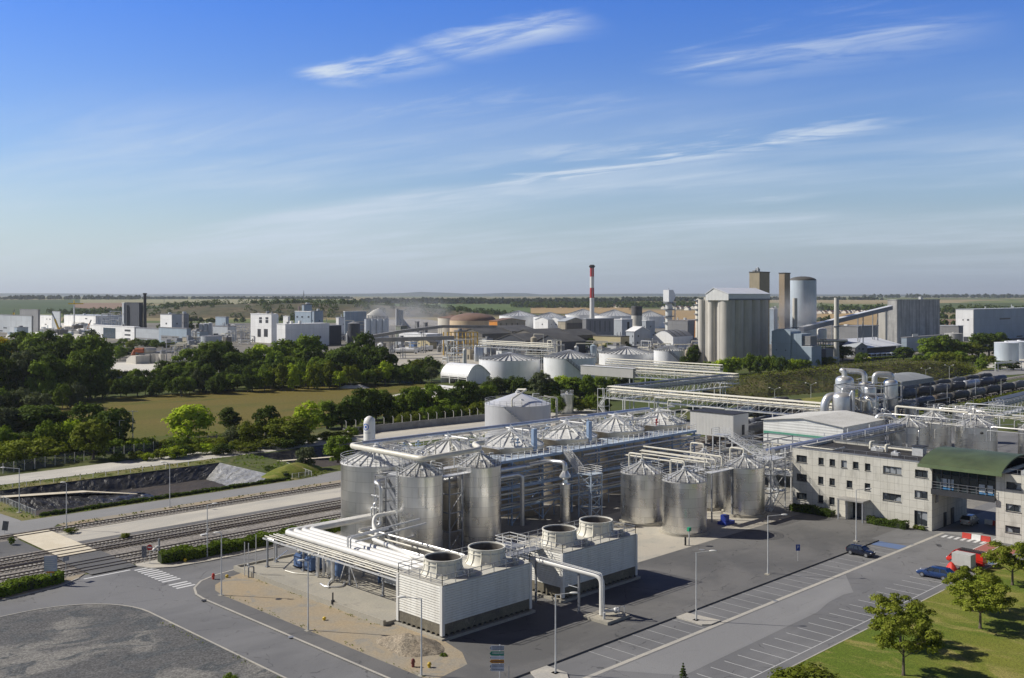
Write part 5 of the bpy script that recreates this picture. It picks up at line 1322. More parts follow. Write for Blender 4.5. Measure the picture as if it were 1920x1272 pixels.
t = thing('open_basin',(192.6,170.4,0),'low round beige basin with a dirty top beside the domed tank','basin')
MB().lathe([(6.2,0),(6.2,7.4),(5.9,7.4),(5.9,7.0),(.2,7.25)],(192.6,170.4),36).build('wall',soil('beige_basin',(.56,.50,.42),(.46,.42,.36),(.62,.57,.5),.3,3,grain=.1),t)
MB().lathe([(.9,7.2),(.2,7.9)],(192.6,170.4),8).build('cap',galv_dark,t)
# ---------------------------------------------------------------- street lamps
def street_lamp(a,b,h,arm,ang,label,group='street lamps of the works roads',z=0.12):
 t = thing('street_lamp',(a,b,0),label,'street lamp',group)
 u = Vector((math.cos(R(ang)),math.sin(R(ang)),0)); top = Vector((a,b,h))
 MB().lathe([(.11,z),(.11,.9),(.085,1.0),(.06,h)],(a,b),8).build('pole',galv,t)
 MB().tube([top - Vector((0,0,.05)),top + u * arm + Vector((0,0,.16))],.04,6).build('arm',galv,t)
 c = top + u * (arm + .25) + Vector((0,0,.17)); m = MB(); m.ball((0,0,0),.46,.17,.11); ca,sa = u.x,u.y
 m.v = [(c.x + x * ca - y * sa,c.y + x * sa + y * ca,c.z + z_) for x,y,z_ in m.v]; m.build('lamp_head',white_p,t)
 MB().box(a - .35,b - .35,0,a + .35,b + .35,z + .03).build('foundation',conc,t,flat=True)
 return t
RT,LT = -45,135
street_lamp(99.1,68.6,8.05,1.7,RT,'grey street lamp on the pale island halfway along the parking row'); street_lamp(122.5,73.1,8.05,2.0,RT,'grey street lamp beside the yard, left of the parking sign')
street_lamp(148.7,73.3,8.05,1.7,RT,'grey street lamp in front of the office entrance, by the dark hatchback'); street_lamp(64.9,97.6,7.9,.5,LT,'street lamp standing in the sand in front of the pump pad')
street_lamp(65.2,78.0,7.8,1.7,LT,'street lamp beside the sand heap with its arm over the nearer cooling tower'); street_lamp(75.2,69.0,8.0,1.6,RT,'street lamp on the kerb island at the near end of the parking row')
street_lamp(64.8,116.9,7.9,.3,LT,'street lamp at the rounded pavement corner near the zebra crossing'); street_lamp(85.4,172.5,8.0,1.0,LT,'street lamp between the pond road and the railway, farthest right of the pond group')
street_lamp(65.3,167.8,7.6,.3,LT,'street lamp beside the cream level crossing'); street_lamp(64.6,186.9,7.8,2.6,LT,'street lamp at the left corner of the pond with a long arm')
street_lamp(72.9,135.6,7.7,.9,RT,'street lamp rising out of the clipped hedge along the tracks')
for px,yb,yt,lab in ((1776,763,721,'left'),(1829,753,713,'middle'),(1877,749,711,'right')):
 g = P(px,yb); Y = (g.x + g.y) * S; street_lamp(g.x,g.y,(yb - yt) * Y / F,2.2,RT,'%s lamp of three among the dark tank wagons' % lab,'lamps among the tank wagons')
for k,(px,yb,yt) in enumerate(((1452.6,748,730),(1520.5,747,721),(1736,720,693),(1780,712,687),(1688,728,703))):
 g = P(px,yb); Y = (g.x + g.y) * S; h = (yb - yt) * Y / F; t = thing('double_lamp',(g.x,g.y,0),'double headed lamp on the grass below the embankment','street lamp','double lamps along the embankment')
 MB().cyl((g.x,g.y),.1,0,h,8,.07).build('pole',galv,t); m = MB()
 for sg in (1,-1): m.tube([(g.x,g.y,h - .1),(g.x + 1.7 * S * sg,g.y - 1.7 * S * sg,h + .5)],.05,6)
 each(m,'arm',galv,t)
 for sg in (1,-1): MB().ball((g.x + 1.9 * S * sg,g.y - 1.9 * S * sg,h + .55),.32,.32,.16).build('lamp_head',white_p,t)
# ---------------------------------------------------------------- vehicles
def car_paint(name,col):
 t = NT(name); t.b.inputs['Coat Weight'].default_value = .8; t.b.inputs['Coat Roughness'].default_value = .05
 return t.out(col,.35,.1,.5)
def loft(secs):
 """closed body from cross sections (x, [(y, z)...] right half from bottom to top)"""
 m = MB(); n = len(secs[0][1]); vs = []
 for x,h in secs:
  ring = [(x,y,z) for y,z in h] + [(x,-y,z) for y,z in reversed(h)]
  vs += ring
 k = 2 * n; fs = []
 for i in range(len(secs) - 1):
  for j in range(k): fs.append((i * k + j,(i + 1) * k + j,(i + 1) * k + (j + 1) % k,i * k + (j + 1) % k))
 fs.append(tuple(range(k))); fs.append(tuple((len(secs) - 1) * k + j for j in reversed(range(k))))
 return m.add(vs,fs)
tyre_m = black_m; rim_m = plain('alloy_rim',(.55,.56,.57),.35,.8,.05,1); head_m = plain('lamp_glass',(.75,.78,.8),.15,.1,.02,1); tail_m = plain('tail_lamp',(.35,.01,.01),.25,0,.05,1)
def make_car(name,col,L,W,Hh,label,cat,hatch=True,van=False,rimc=None):
 """nose towards +x, origin on the ground below the middle"""
 t = thing(name,(0,0,0),label,cat); pm = car_paint(name + '_paint_%d' % len(MATS),col); w = W / 2; q = L / 4.2
 if van: prof = [(-2.1,.62,1.0),(-2.06,.35,1.08),(-1.2,.3,1.1),(0,.28,1.1),(.9,.28,1.1),(1.35,.28,1.08),(1.85,.3,.98),(2.06,.35,.80),(2.1,.5,.66)]
 else: prof = [(-2.1,.55,.80),(-2.03,.34,.93),(-1.4,.27,.97),(0,.25,.95),(.75,.25,.95),(1.2,.25,.92),(1.75,.28,.80),(2.03,.33,.66),(2.1,.45,.58)]
 hz = Hh / 1.45
 secs = []
 for x,zb,zt in prof:
  k = 1 if abs(x) < 1.8 else (.93 if abs(x) < 2.05 else .84); zt *= hz if not van else 1.05
  secs.append((x * q,[(w * k * .86,zb),(w * k,zb + .16),(w * k,zb + (zt - zb) * .62),(w * k * .95,zt - .03),(w * k * .8,zt)]))
 loft(secs).build('body',pm,t,sharp=50)
 if van: gp = [(-2.08,-2.02),(1.75,1.15)]
 else: gp = [(-2.0 if hatch else -1.7,-1.45),(1.05,.35)]
 zb = (1.06 if van else .93 * hz); zr = Hh
 x0,x1 = gp[0][0] * q,gp[0][1] * q; x3,x2 = gp[1][0] * q,gp[1][1] * q
 yb,yt = w * .94,w * (.86 if van else .74)
 def gh(s_,d0,d1):
  return loft([(x0 + d0,[(yb * .96 + s_,zb - .02),(yb * .96 + s_,zb)]),(x0 + .08,[(yb + s_,zb - .02),(yb + s_,zb)])])
 # glass house: tapered box
 v = [(x0,-yb,zb),(x3,-yb,zb),(x3,yb,zb),(x0,yb,zb),(x1,-yt,zr - .06),(x2,-yt,zr - .06),(x2,yt,zr - .06),(x1,yt,zr - .06)]
 MB().add(v,[(3,2,1,0),(4,5,6,7),(0,1,5,4),(1,2,6,5),(2,3,7,6),(3,0,4,7)]).build('window',glass_m,t,flat=True)
 m = MB(); c = (x1 + x2) / 2
 m.add([(x1 - .06,-yt - .02,zr - .06),(x2 + .08,-yt - .02,zr - .06),(x2 + .08,yt + .02,zr - .06),(x1 - .06,yt + .02,zr - .06),(x1 + .2,-yt * .86,zr),(x2 - .15,-yt * .86,zr),(x2 - .15,yt * .86,zr),(x1 + .2,yt * .86,zr)],[(3,2,1,0),(4,5,6,7),(0,1,5,4),(1,2,6,5),(2,3,7,6),(3,0,4,7)])
 m.build('roof',pm,t,sharp=30)
 m = MB(); fr = lambda f,s_: (x0 + (x3 - x0) * f,s_ * yb * 1.004,zb)
 ft = lambda f,s_: (x1 + (x2 - x1) * f,s_ * yt * 1.004,zr - .05)
 for s_ in (-1,1):
  for f0,f1,wd in ((0,0,.11),(1,1,.09),(.36,.36,.09),(.68,.66,.07)): m.bar(fr(f0,s_),ft(f1,s_),wd)
  if van: m.add([fr(0,s_),fr(.62,s_),ft(.66,s_),ft(0,s_)],[(0,1,2,3) if s_ < 0 else (3,2,1,0)])
 if van: m.add([(x0 - .012,-yb,zb),(x0 - .012,yb,zb),(x1 - .012,yt,zr - .06),(x1 - .012,-yt,zr - .06)],[(0,1,2,3)])
 m.build('pillar',pm,t,flat=True)
 wr = .33 if not van else .36
 for x in (-1.28 * q,1.32 * q):
  for s_ in (-1,1):
   m = MB(); y0,y1 = s_ * (w - .2),s_ * (w + .012)
   m.tube([(x,y0,wr),(x,y1,wr)],wr,20); wo = m.build('wheel',tyre_m,t); ORG[wo.name] = Vector((0,0,0))
   MB().tube([(x,y1 - s_ * .02,wr),(x,y1 + s_ * .012,wr)],wr * .62,12).build('rim',rimc or rim_m,wo)
 for s_ in (-1,1):
  MB().ball((2.0 * q,s_ * w * .66,(.66 if not van else .82)),.12,.2,.08).build('headlight',head_m,t)
  MB().box(-2.11 * q,s_ * w * .78 - .1,.72,-2.03 * q,s_ * w * .78 + .1,1.0 if van else .86).build('tail_light',tail_m,t)
  MB().ball((x3 - .35 * q,s_ * (w + .1),zb + .06),.1,.13,.09).build('mirror',pm,t)
 m = MB(); m.box(2.0 * q,-w * .6,.3,2.115 * q,w * .6,.48); m.build('grille',black_m,t)
 MB().box(-2.13 * q,-.26,.5,-2.08 * q,.26,.62).build('number_plate',white_p,t)
 return t
def put(t,a,b,deg,z=.012): t.location = (a,b,z); t.rotation_euler = (0,0,R(deg)); return t
put(make_car('parked_car',(.006,.010,.028),3.95,1.7,1.48,'small dark navy hatchback parked alone in the left hand bays','car'),141.4,69.0,-92)
put(make_car('parked_car',(.012,.045,.16),4.6,1.84,1.5,'metallic blue hatchback parked nose out beside the lawn','car',rimc=galv_dark),137.3,56.4,91)
v = put(make_car('parked_van',(.62,.025,.012),5.2,1.95,2.0,'red panel van with a black roof rack parked behind the grey trailer','van',van=True),146.9,55.9,88)
m = MB()
for y in (-.75,.75): m.ibar((-2.3,y,2.12),(1.0,y,2.12),.06,.06)
for i in range(12): m.ibar((-2.25 + i * .29,-.75,2.16),(-2.25 + i * .29,.75,2.16),.12,.05)
for x in (-2,-.7,.7):
 for y in (-.7,.7): m.bar((x,y,1.95),(x,y,2.12),.05)
o = m.build('roof_rack',black_m); o.parent = v
t = thing('trailer',(0,0,0),'grey tarpaulin box trailer parked in front of the red van','trailer')
MB().box(-1.3,-.85,.62,1.3,.85,2.3).build('tarpaulin',plain('grey_tarpaulin',(.50,.50,.47),.7,0,.06,1.2,streak=.2),t); MB().box(-1.35,-.8,.48,1.35,.8,.62).ibar((1.3,0,.52),(2.5,0,.45),.1,.1).build('chassis',galv_dark,t)
for s_ in (-1,1): MB().tube([(0,s_ * .72,.3),(0,s_ * .9,.3)],.3,16).build('wheel',tyre_m,t)
put(t,144.0,55.2,88)
m = mound('x',0,0,1.0,.75,1.15,None,0,5,16,6,.35); t = m.build('red_cover',plain('red_tarpaulin',(.62,.03,.015),.6,0,.2,2),flat=True); tag(t,'crumpled red tarpaulin heap just left of the grey trailer','tarpaulin'); t.location = (142.6,56.3,.01); t.rotation_euler = (0,0,1)
GBR = 'plastic barriers before the passage'
for k,(b,m_,lab) in enumerate(((62.0,red_p,'red plastic road barrier at the left of the short barrier line'),(60.55,white_p,'white plastic road barrier between two red ones'),(59.1,red_p,'red plastic road barrier at the right of the short barrier line'))):
 tag(MB().extr([(-.28,0),(.28,0),(.2,.25),(.12,.8),(-.12,.8),(-.2,.25)],'y',-.68,.68).build('road_barrier',m_),lab,'barrier',GBR); o = COL.objects[-1]; o.location = (163.0,b,.025)
GB2 = 'barriers in the shade of the passage'
for k in range(3): tag(MB().extr([(-.28,0),(.28,0),(.2,.25),(.12,.8),(-.12,.8),(-.2,.25)],'y',-.62,.62).build('road_barrier',(white_p,red_p,white_p)[k]),('white barrier left in the shade under the bridge','red barrier in the shade under the bridge','white barrier right in the shade under the bridge')[k],'barrier',GB2); COL.objects[-1].location = (175.5,63.2 - 1.3 * k,.03)
put(make_car('pickup_truck',(.42,.40,.35),4.4,1.75,1.75,'dusty white utility car in the shade under the office bridge','car'),173.2,65.4,0)
def tank_wagon(label,group):
 """tank wagon lying along x, origin on the rails"""
 t = thing('tank_wagon',(0,0,0),label,'tank wagon',group); m = MB(); n = 20; prof = [(.05,-6.9),(.9,-6.75),(1.3,-6.45),(1.42,-6.0),(1.42,6.0),(1.3,6.45),(.9,6.75),(.05,6.9)]
 m.lathe(prof,(0,0),n); m.v = [(z,y,x + 2.75) for x,y,z in m.v]; m.f = [tuple(reversed(f)) for f in m.f]
 m.build('barrel',wag_m[0],t,sharp=24)
 m = MB(); m.tube([(-.05,0,4.1),(-.05,0,4.45)],.35,10).box(-2.4,-.35,4.2,2.4,.35,4.26); m.build('dome',galv_dark,t)
 m = MB(); m.box(-7.2,-1.1,1.05,7.2,-.9,1.3).box(-7.2,.9,1.05,7.2,1.1,1.3).box(-7.2,-.9,1.05,-7,.9,1.3).box(7,-.9,1.05,7.2,.9,1.3).box(-6,-1.0,1.3,-5.4,1.0,1.7).box(5.4,-1.0,1.3,6,1.0,1.7)
 for x in (-7.5,7.5):
  for y in (-.85,.85): m.tube([(x - .3 * (x > 0) - (-.3) * (x < 0),y,1.15),(x,y,1.15)],.15,8)
 m.build('frame',black_m,t)
 for x in (-5.2,-3.5,3.5,5.2):
  m = MB()
  m.tube([(x,-.82,.48),(x,-.68,.48)],.46,14).tube([(x,.68,.48),(x,.82,.48)],.46,14).tube([(x,-.8,.48),(x,.8,.48)],.08,6); m.build('wheelset',black_m,t)
 return t
wag_m = [plain('wagon_dark',(.060,.058,.056),.75,0,.3,.5,streak=.3),plain('wagon_grey',(.17,.17,.168),.7,0,.25,.5,streak=.3),plain('wagon_pale',(.42,.46,.40),.5,.05,.15,.5,streak=.3),plain('wagon_silver',(.42,.43,.45),.45,.3,.2,.5,streak=.3),plain('wagon_brown',(.095,.075,.058),.75,.0,.3,.5,streak=.3),plain('wagon_navy',(.04,.047,.072),.6,0,.2,.5,streak=.3),plain('wagon_ochre',(.45,.36,.16),.5,0,.15,.5)]
wd = tank_wagon('x',None)
barrels = {}
b0 = next(c for c in wd.children if c.name.startswith('barrel'))
for i,m_ in enumerate(wag_m):
 me = b0.data.copy(); me.materials[0] = m_; barrels[i] = me
cname = ['dark','dark grey','pale green','silver','brown','navy blue','ochre']
rows = [('front',142.6,292,13,[0,1,1,5,4,0,1,0,0,1,0,0,5]),('middle',158.6,330,9,[0,6,1,0,1,0,3,5,5]),('rear',167.0,352,8,[0,0,1,0,0,1,0,0]),('cabin',144.9,222,2,[4,1]),('cabin second',151.0,236,2,[1,5]),('cabin third',168.8,266,3,[2,0,0]),('far',176,285,2,[4,4])]
used = False
where = {'front': 'in the nearest train at the right','middle': 'in the middle train at the right','rear': 'in the farthest train at the right','cabin': 'behind the raised grey cabin, nearest row','cabin second': 'behind the raised grey cabin, second row','cabin third': 'behind the pipe bridge columns right of the grey cabin','far': 'at the far siding right of the grey cabin'}
for nm,b,a0,k,cs in rows:
 for i in range(k):
  col = cs[i]; lab = '%s tank wagon %s' % (cname[col],where[nm])
  o = wd if not used else dup(wd,(0,0,0)); used = True
  o.location = (a0 + i * 15.2,b,.16); o['label'] = lab; o['group'] = 'tank wagons %s' % where[nm]
  for c in o.children:
   if c.name.startswith('barrel'): c.data = barrels[col]
t = thing('loading_canopy',(350,160,0),'flat arched grey loading canopy over the tank wagons','canopy')
m = MB(); pr = [(150 + 16 * i / 10,9.0 + 1.4 * math.sin(math.pi * i / 10)) for i in range(11)]
for i in range(10): (y0,z0),(y1,z1) = pr[i],pr[i + 1]; m.add([(337,y0,z0),(363,y0,z0),(363,y1,z1),(337,y1,z1),(337,y0,z0 - .3),(363,y0,z0 - .3),(363,y1,z1 - .3),(337,y1,z1 - .3)],[(0,1,2,3),(7,6,5,4),(0,4,5,1),(3,2,6,7),(1,5,6,2),(0,3,7,4)])
m.build('roof',plain('canopy_sheet',(.33,.34,.32),.6,.1,.1,.3),t,flat=True); MB().box(337,149.7,7.4,363,150,9.0).build('fascia',galv_dark,t)
m = MB()
for a in (338,350,362):
 for b in (150.4,165.6): m.ibar((a,b,0),(a,b,8.9),.3,.3)
each(m,'column',galv_dark,t)
# ---------------------------------------------------------------- railway tracks
rail_m = plain('rusty_rail',(.10,.075,.06),.5,.3,.2,1); sleeper_m = soil('concrete_sleeper',(.42,.40,.36),(.33,.31,.28),None,.6,4,grain=.15); wood_m = plain('wooden_sleeper',(.10,.085,.07),.9,0,.3,1)
def track(a0,a1,b,label,sl=None,b2=None,cut=None,z=.012):
 t = thing('railway_track',((a0 + a1) / 2,b,0),label,'railway track','tracks of the works railway')
 f = lambda a: b if b2 is None else b + (b2 - b) * (a - a0) / (a1 - a0)
 rr = random.Random(int(b * 10)); e0 = a0
 for c0,c1 in (cut or []) + [(a1,a1)]:
  m = MB()
  for i in range(int((c0 - e0) / .62)):
   a = e0 + i * .62; y = f(a); e = rr.random() * .06; m.box(a - .12,y - 1.25 + e,z,a + .12,y + 1.25 + e,z + .10)
  m.build('sleeper_row',sl or sleeper_m,t,flat=True); e0 = c1  # all sleepers of one stretch in one mesh, no bed modelled
 for s_ in (-.75,.75): m = MB(); m.ibar((a0,f(a0) + s_,z + .155),(a1,f(a1) + s_,z + .155),.11,.16); m.build('rail',rail_m,t,flat=True)
 return t
cx = [(56.6,63.8)]
track(-40,330,168.9,'single track beyond the pale freight platform',cut=cx,z=.03); track(-40,420,154.6,'track nearest the pale freight platform',cut=cx); track(-40,420,151.0,'second track from the freight platform, dark sleepers',wood_m,cut=cx)
track(-40,57,148.9,'siding joining from the left before the level crossing'); track(-40,460,144.9,'track second from the clipped hedge',cut=cx); track(-40,460,141.2,'track running right beside the clipped hedge',cut=cx)
track(240,620,142.6,'track under the nearest train of tank wagons'); track(240,620,158.6,'track under the middle train of tank wagons'); track(240,620,167.0,'track under the farthest train of tank wagons',z=.03); track(62,330,252.5,'overgrown track beyond the long mesh fence',wood_m,244)
# ---------------------------------------------------------------- signs, posts, small things
def facing(t,deg): t.rotation_euler = (0,0,R(deg)); return t
def text(s,size,mat_,parent,loc,rot):
 cu = bpy.data.curves.new('lettering','FONT'); cu.body = s; cu.size = size; cu.align_x = 'CENTER'; cu.align_y = 'CENTER'; cu.extrude = .004
 o = bpy.data.objects.new('lettering',cu); COL.objects.link(o); bpy.context.view_layer.update()
 me = bpy.data.meshes.new_from_object(o); bpy.data.objects.remove(o); me.materials.clear(); me.materials.append(mat_)
 o = bpy.data.objects.new('lettering',me); COL.objects.link(o); o.parent = parent; o.location = loc; o.rotation_euler = rot; return o
ink = plain('sign_ink',(.06,.065,.09),.6); sgreen = plain('sign_green',(.015,.20,.14),.5); sbrown = plain('sign_ochre',(.42,.17,.02),.5); sgrey = plain('sign_grey',(.50,.53,.60),.5)
t = thing('direction_sign',(0,0,0),'post with six left pointing direction boards, one green and one ochre','sign')
MB().cyl((0,0),.05,0,4.3,8).build('post',galv,t)
for k,(z,h,m_,lines) in enumerate(((3.98,.44,sgrey,3),(3.45,.42,sgreen,2),(3.06,.26,sgrey,0),(2.68,.34,sbrown,1),(2.22,.46,sgrey,2),(1.88,.28,sgrey,1))):
 m = MB(); m.extr([(-.98,z),(-.82,z - h / 2),(.42,z - h / 2),(.42,z + h / 2),(-.82,z + h / 2)],'y',-.075,-.055); pl_ = m.build('board',m_,t,flat=True); ORG[pl_.name] = Vector((0,0,0))
 m = MB()
 if m_ is sgrey: m.extr([(-.965,z),(-.84,z - h * .4),(-.9,z),(-.84,z + h * .4)],'y',-.082,-.076)
 rr = random.Random(k)
 for j in range(lines):
  zz = z + h * (.28 - .28 * j) if lines > 1 else z; x = -.7
  while x < .34:
   w_ = .05 + .1 * rr.random(); m.extr([(x,zz - .03),(min(x + w_,.37),zz - .03),(min(x + w_,.37),zz + .03),(x,zz + .03)],'y',-.082,-.076); x += w_ + .035
 if m.v: m.build('lettering',white_p if m_ is sgreen else ink,pl_,flat=True)
MB().extr([(-.12,.75),(.12,.55),(.16,.85),(-.06,1.1)],'y',-.08,-.06).build('small_plate',white_p,t)
g = P(937,1292); t.location = (g.x,g.y,0); facing(t,-45)
t = thing('thin_post',(0,0,0),'thin dark pole beside the direction boards','post'); MB().cyl((0,0),.04,0,2.2,6).build('pole',galv_dark,t); g = P(954,1290); t.location = (g.x,g.y,0)
t = thing('no_entry_sign',(0,0,0),'round red no entry sign on a post at the level crossing','sign'); MB().cyl((0,0),.04,0,2.5,8).build('post',galv,t)
MB().tube([(0,-.07,2.35),(0,-.05,2.35)],.42,24).build('plate',plain('sign_red',(.5,.02,.02),.5),t); MB().box(-.28,-.082,2.27,.28,-.071,2.43).build('bar',white_p,t); g = P(281,1059); t.location = (g.x,g.y,.1); facing(t,-50)
t = thing('road_sign_back',(0,0,0),'back of a tall dark panel sign beside the no entry sign','sign'); MB().cyl((0,0),.05,0,2.3,8).build('post',galv,t); m = MB().box(-.35,-.05,.75,.35,-.02,2.4); m.build('panel',plain('dotted_panel',(.14,.15,.17),.6,0,.5,9),t); g = P(270.4,1057); t.location = (g.x,g.y,.1); facing(t,-40)
t = thing('works_board',(0,0,0),'large grey information board with rows of lines on a footed post by the hedge','sign'); MB().box(-.1,-.1,0,.1,.1,3.2).build('post',galv,t)
bd = MB().box(-.82,-.17,1.75,.82,-.1,3.75).build('board',sgrey,t,flat=True); ORG[bd.name] = Vector((0,0,0)); m = MB()
for j in range(7): m.box(-.7,-.176,3.45 - j * .24,.72 - .2 * (j % 3),-.171,3.53 - j * .24)
m.build('lettering',white_p,bd,flat=True); MB().box(-.55,-.18,1.5,.45,-.1,1.72).build('lower_plate',orange_p,t); MB().box(-.25,-.7,0,.25,.7,.2).build('footing',conc,t); g = P(95.6,1097); t.location = (g.x,g.y,.1); facing(t,-38)
t = thing('small_sign',(0,0,0),'small sign seen edge on, on a thin post at the end of the left hedge','sign'); MB().cyl((0,0),.04,0,3.1,8).build('post',galv,t); MB().box(-.02,-.5,2.5,.02,.5,3.1).build('panel',galv_dark,t); g = P(123.5,1089); t.location = (g.x,g.y,.1); facing(t,-70)
t = thing('tilted_sign',(0,0,0),'tilted dark sign panel at the far left beyond the tracks','sign'); MB().cyl((0,0),.04,0,1.2,8).build('post',galv,t); MB().box(-.45,-.04,.5,.45,.0,2.0).build('panel',plain('dark_panel',(.12,.125,.13),.6,0,.3,5),t); g = P(8,1001); t.location = (g.x,g.y,.03); t.rotation_euler = (0,R(8),R(-40))
t = thing('parking_sign',(0,0,0),'small blue parking sign on a thin post in the yard','sign'); MB().cyl((0,0),.035,0,2.3,8).build('post',galv,t); pb = MB().box(-.3,-.06,1.5,.3,-.04,2.4).build('plate',plain('sign_blue',(.02,.07,.32),.5),t); text('P',.55,white_p,pb,(0,-.066,2.0),(R(90),0,0)); g = P(1496,1052.5); t.location = (g.x,g.y,0); facing(t,-45)
def hydrant(px,py,col,label,h=.8):
 g = P(px,py); t = thing('hydrant',(g.x,g.y,.1),label,'hydrant')
 MB().lathe([(.16,.1),(.16,.1 + h * .7),(.2,.1 + h * .72),(.2,.1 + h * .8),(.12,.1 + h),(.03,.1 + h * 1.04)],(g.x,g.y),12).build('body',col,t); MB().tube([(g.x - .25,g.y,.1 + h * .55),(g.x + .25,g.y,.1 + h * .55)],.07,8).build('outlet',col,t)
yel = plain('yellow_paint',(.62,.42,.02),.5)
hydrant(400,1088,red_p,'red and white hydrant at the rounded pavement corner',.8); hydrant(425.5,1085,yel,'yellow hydrant beside the pad corner',.42); hydrant(774.5,1253,plain('dark_red',(.16,.04,.03),.6),'dark red hydrant on the sand beside the near lamp',.85); hydrant(805,1254,yel,'yellow hydrant on the gravel near the sand heap',.55); hydrant(347,1055,yel,'yellow hydrant on the kerb by the long hedge',.5); hydrant(608,1165,yel,'yellow marker box lying on the sand verge',.4); hydrant(1472,1271,yel,'yellow hydrant at the lawn corner',.55)
t = thing('black_post',(0,0,0),'black post standing on the front of the pump pad','post'); MB().cyl((0,0),.09,0,1.4,10).build('pole',black_m,t); MB().cyl((.05,.05),.22,0,.45,10).build('base',black_m,t); g = P(624,1133,.52); t.location = g
for k,(px,py,lab) in enumerate(((458.7,1082,'left'),(466,1084,'middle'),(480,1066,'right'))):
 g = P(px,py); tag(MB().cyl((g.x,g.y),.06,.1,4.7,8).build('mast',galv,at=(g.x,g.y,0)),'%s of three slim masts at the corner of the pump pad' % lab,'mast','masts at the pad corner')
g = P(466,1085); tag(MB().tube([(g.x,g.y,.1),(g.x,g.y,1.6),(g.x + .5,g.y - .5,1.6),(g.x + .5,g.y - .5,.1)],.1,8,.2).ball((g.x + .2,g.y + .4,1.7),.22).build('filling_point',galv_dark,at=(g.x,g.y,0)),'black filling point with a valve at the pad corner','valve')
tag(MB().tube([(75.5,123.4,4.4),(75.5,121.8,4.4),(75.5,121.8,1.6),(80,125.6,1.5)],.09,8,.3).build('pipe',pipe_s,at=(75.5,123.4,4.4)),'thin silver pipe dropping down the first rack column','pipe')
t = thing('signal_post',(0,0,0),'short railway signal post between the tracks and the hedge','signal'); MB().box(-.12,-.12,0,.12,.12,2.1).build('post',galv_dark,t); MB().box(-.5,-.2,.9,.1,.1,1.1).ball((-.7,0,.6),.3).build('lamp',white_p,t); g = P(298,1037); t.location = g
t = thing('point_lever',(0,0,0),'white point lever between the railway tracks','lever'); MB().tube([(0,0,.1),(.6,0,.7)],.06,6).ball((.7,0,.75),.22).box(-.6,-.3,0,.5,.3,.2).build('lever',white_p,t); g = P(383,1004); t.location = g
tag(mound('x',69.9,85.2,4.4,2.8,1.3,None,100,9,40,12,.18,z0=.1,pw=1.3).build('sand_heap',heap_m,at=(69.7,84.4,.1),flat=True),'heap of sandy gravel tipped against the nearer cooling tower','heap')
# fences
def chain():
 t = NT('chain_link'); tr = t.n('ShaderNodeBsdfTransparent'); mx = t.n('ShaderNodeMixShader'); t.out((.20,.21,.21),.6,.3)
 mx.inputs[0].default_value = .30; t.l(tr.outputs[0],mx.inputs[1]); t.l(t.b.outputs[0],mx.inputs[2]); t.l(mx.outputs[0],t.t.nodes['Material Output'].inputs[0]); return t.m
chain_m = chain()
def fence(pts,h,step,label,pm,mesh=None,z=0,pr=.06,bent=False,rails=0):
 pts = [Vector((p[0],p[1],z)) for p in pts]; t = thing('fence',pts[0],label,'fence')
 if mesh:
  m = MB()
  for a,b in zip(pts[:-1],pts[1:]): m.face([a,b,b + Vector((0,0,h)),a + Vector((0,0,h))])
  m.build('mesh_panel',mesh,t,flat=True)
 for j in range(rails):
  m = MB(); q = Vector((0,0,h * (j + 1) / rails - .05)); m.tube([p + q for p in pts],pr * .7,4); m.build('rail',pm,t)
 for a,b in zip(pts[:-1],pts[1:]):
  k = max(1,round((b - a).length / step))
  for i in range(k):
   q = a.lerp(b,i / k); m = MB().ibar(q,q + Vector((0,0,h)),pr * 2,pr * 2)
   if bent: m.ibar(q + Vector((0,0,h)),q + Vector((-.1,.35,h + .3)),pr * 1.6,pr * 1.6)
   m.build('post',pm,t)
 return t
post_m = plain('concrete_post',(.52,.50,.45),.8,0,.1,1)
fence([(20,221),(74,230),(98,236),(145,242.4),(166,246)],2.3,2.6,'long chain link fence on concrete posts beyond the white gravel lane',post_m,chain_m)
fence([(66.6,211.9),(112,211.9)],1.0,2.7,'low row of white posts with a wire along the far rim of the pond',white_p,None,rails=1,pr=.05)
fence([(65.4,181.6),(65.6,207)],1.25,1.6,'low grey mesh fence along the left end of the pond',galv,chain_m,rails=1,pr=.04)
fence([(117,181.8),(121.5,181.4),(124,195)],1.1,1.6,'low pale rail fence between the two ponds',white_p,chain_m,rails=1,pr=.04)
t = thing('concrete_wall',(188,227,0),'low grey concrete wall with bent posts behind the pale yard lane','wall'); m = MB()
m.ibar((163,228.2,1.0),(214,225,1.0),.25,2.0).ibar((163,227.6,.9),(160.5,222,.9),.25,1.8); m.build('wall',soil('grey_wall',(.33,.32,.30),(.26,.25,.235),(.40,.39,.36),.4,4,grain=.15),t,flat=True)
for i in range(17):
 q = Vector((164 + i * 3.1,228.15 - i * .195,2.0)); MB().ibar(q,q + Vector((0,0,1.7)),.14,.14).ibar(q + Vector((0,0,1.7)),q + Vector((-.1,.4,2.05)),.12,.12).build('post',post_m,t)
for k,(px,py,r,lab) in enumerate(((1527,1052,.45,'round manhole on the footway edge left of the navy hatchback'),(1316,1031,.45,'round manhole on the yard below the nearest squat tank'),(1761,1024,.4,'round manhole in the driveway before the passage'),(1710,1022,.3,'small drain grate in the gutter beside the blue bay'),(522.5,1125.5,.4,'manhole ring in the sand verge'),(545.7,1196.6,.35,'kerb drain on the main road beside the sand verge'),(382.5,1127.5,.35,'kerb drain at the rounded pavement corner'),(1454,1127,.3,'small drain grate in the gutter halfway along the bays'))):
 g = P(px,py); z = .14 if k > 3 and k < 7 else .026; tag(MB().cyl((g.x,g.y),r,z - .02,z,14).build('drain_cover',[black_m,galv_dark][k % 2],at=(g.x,g.y,z)),lab,'drain cover')
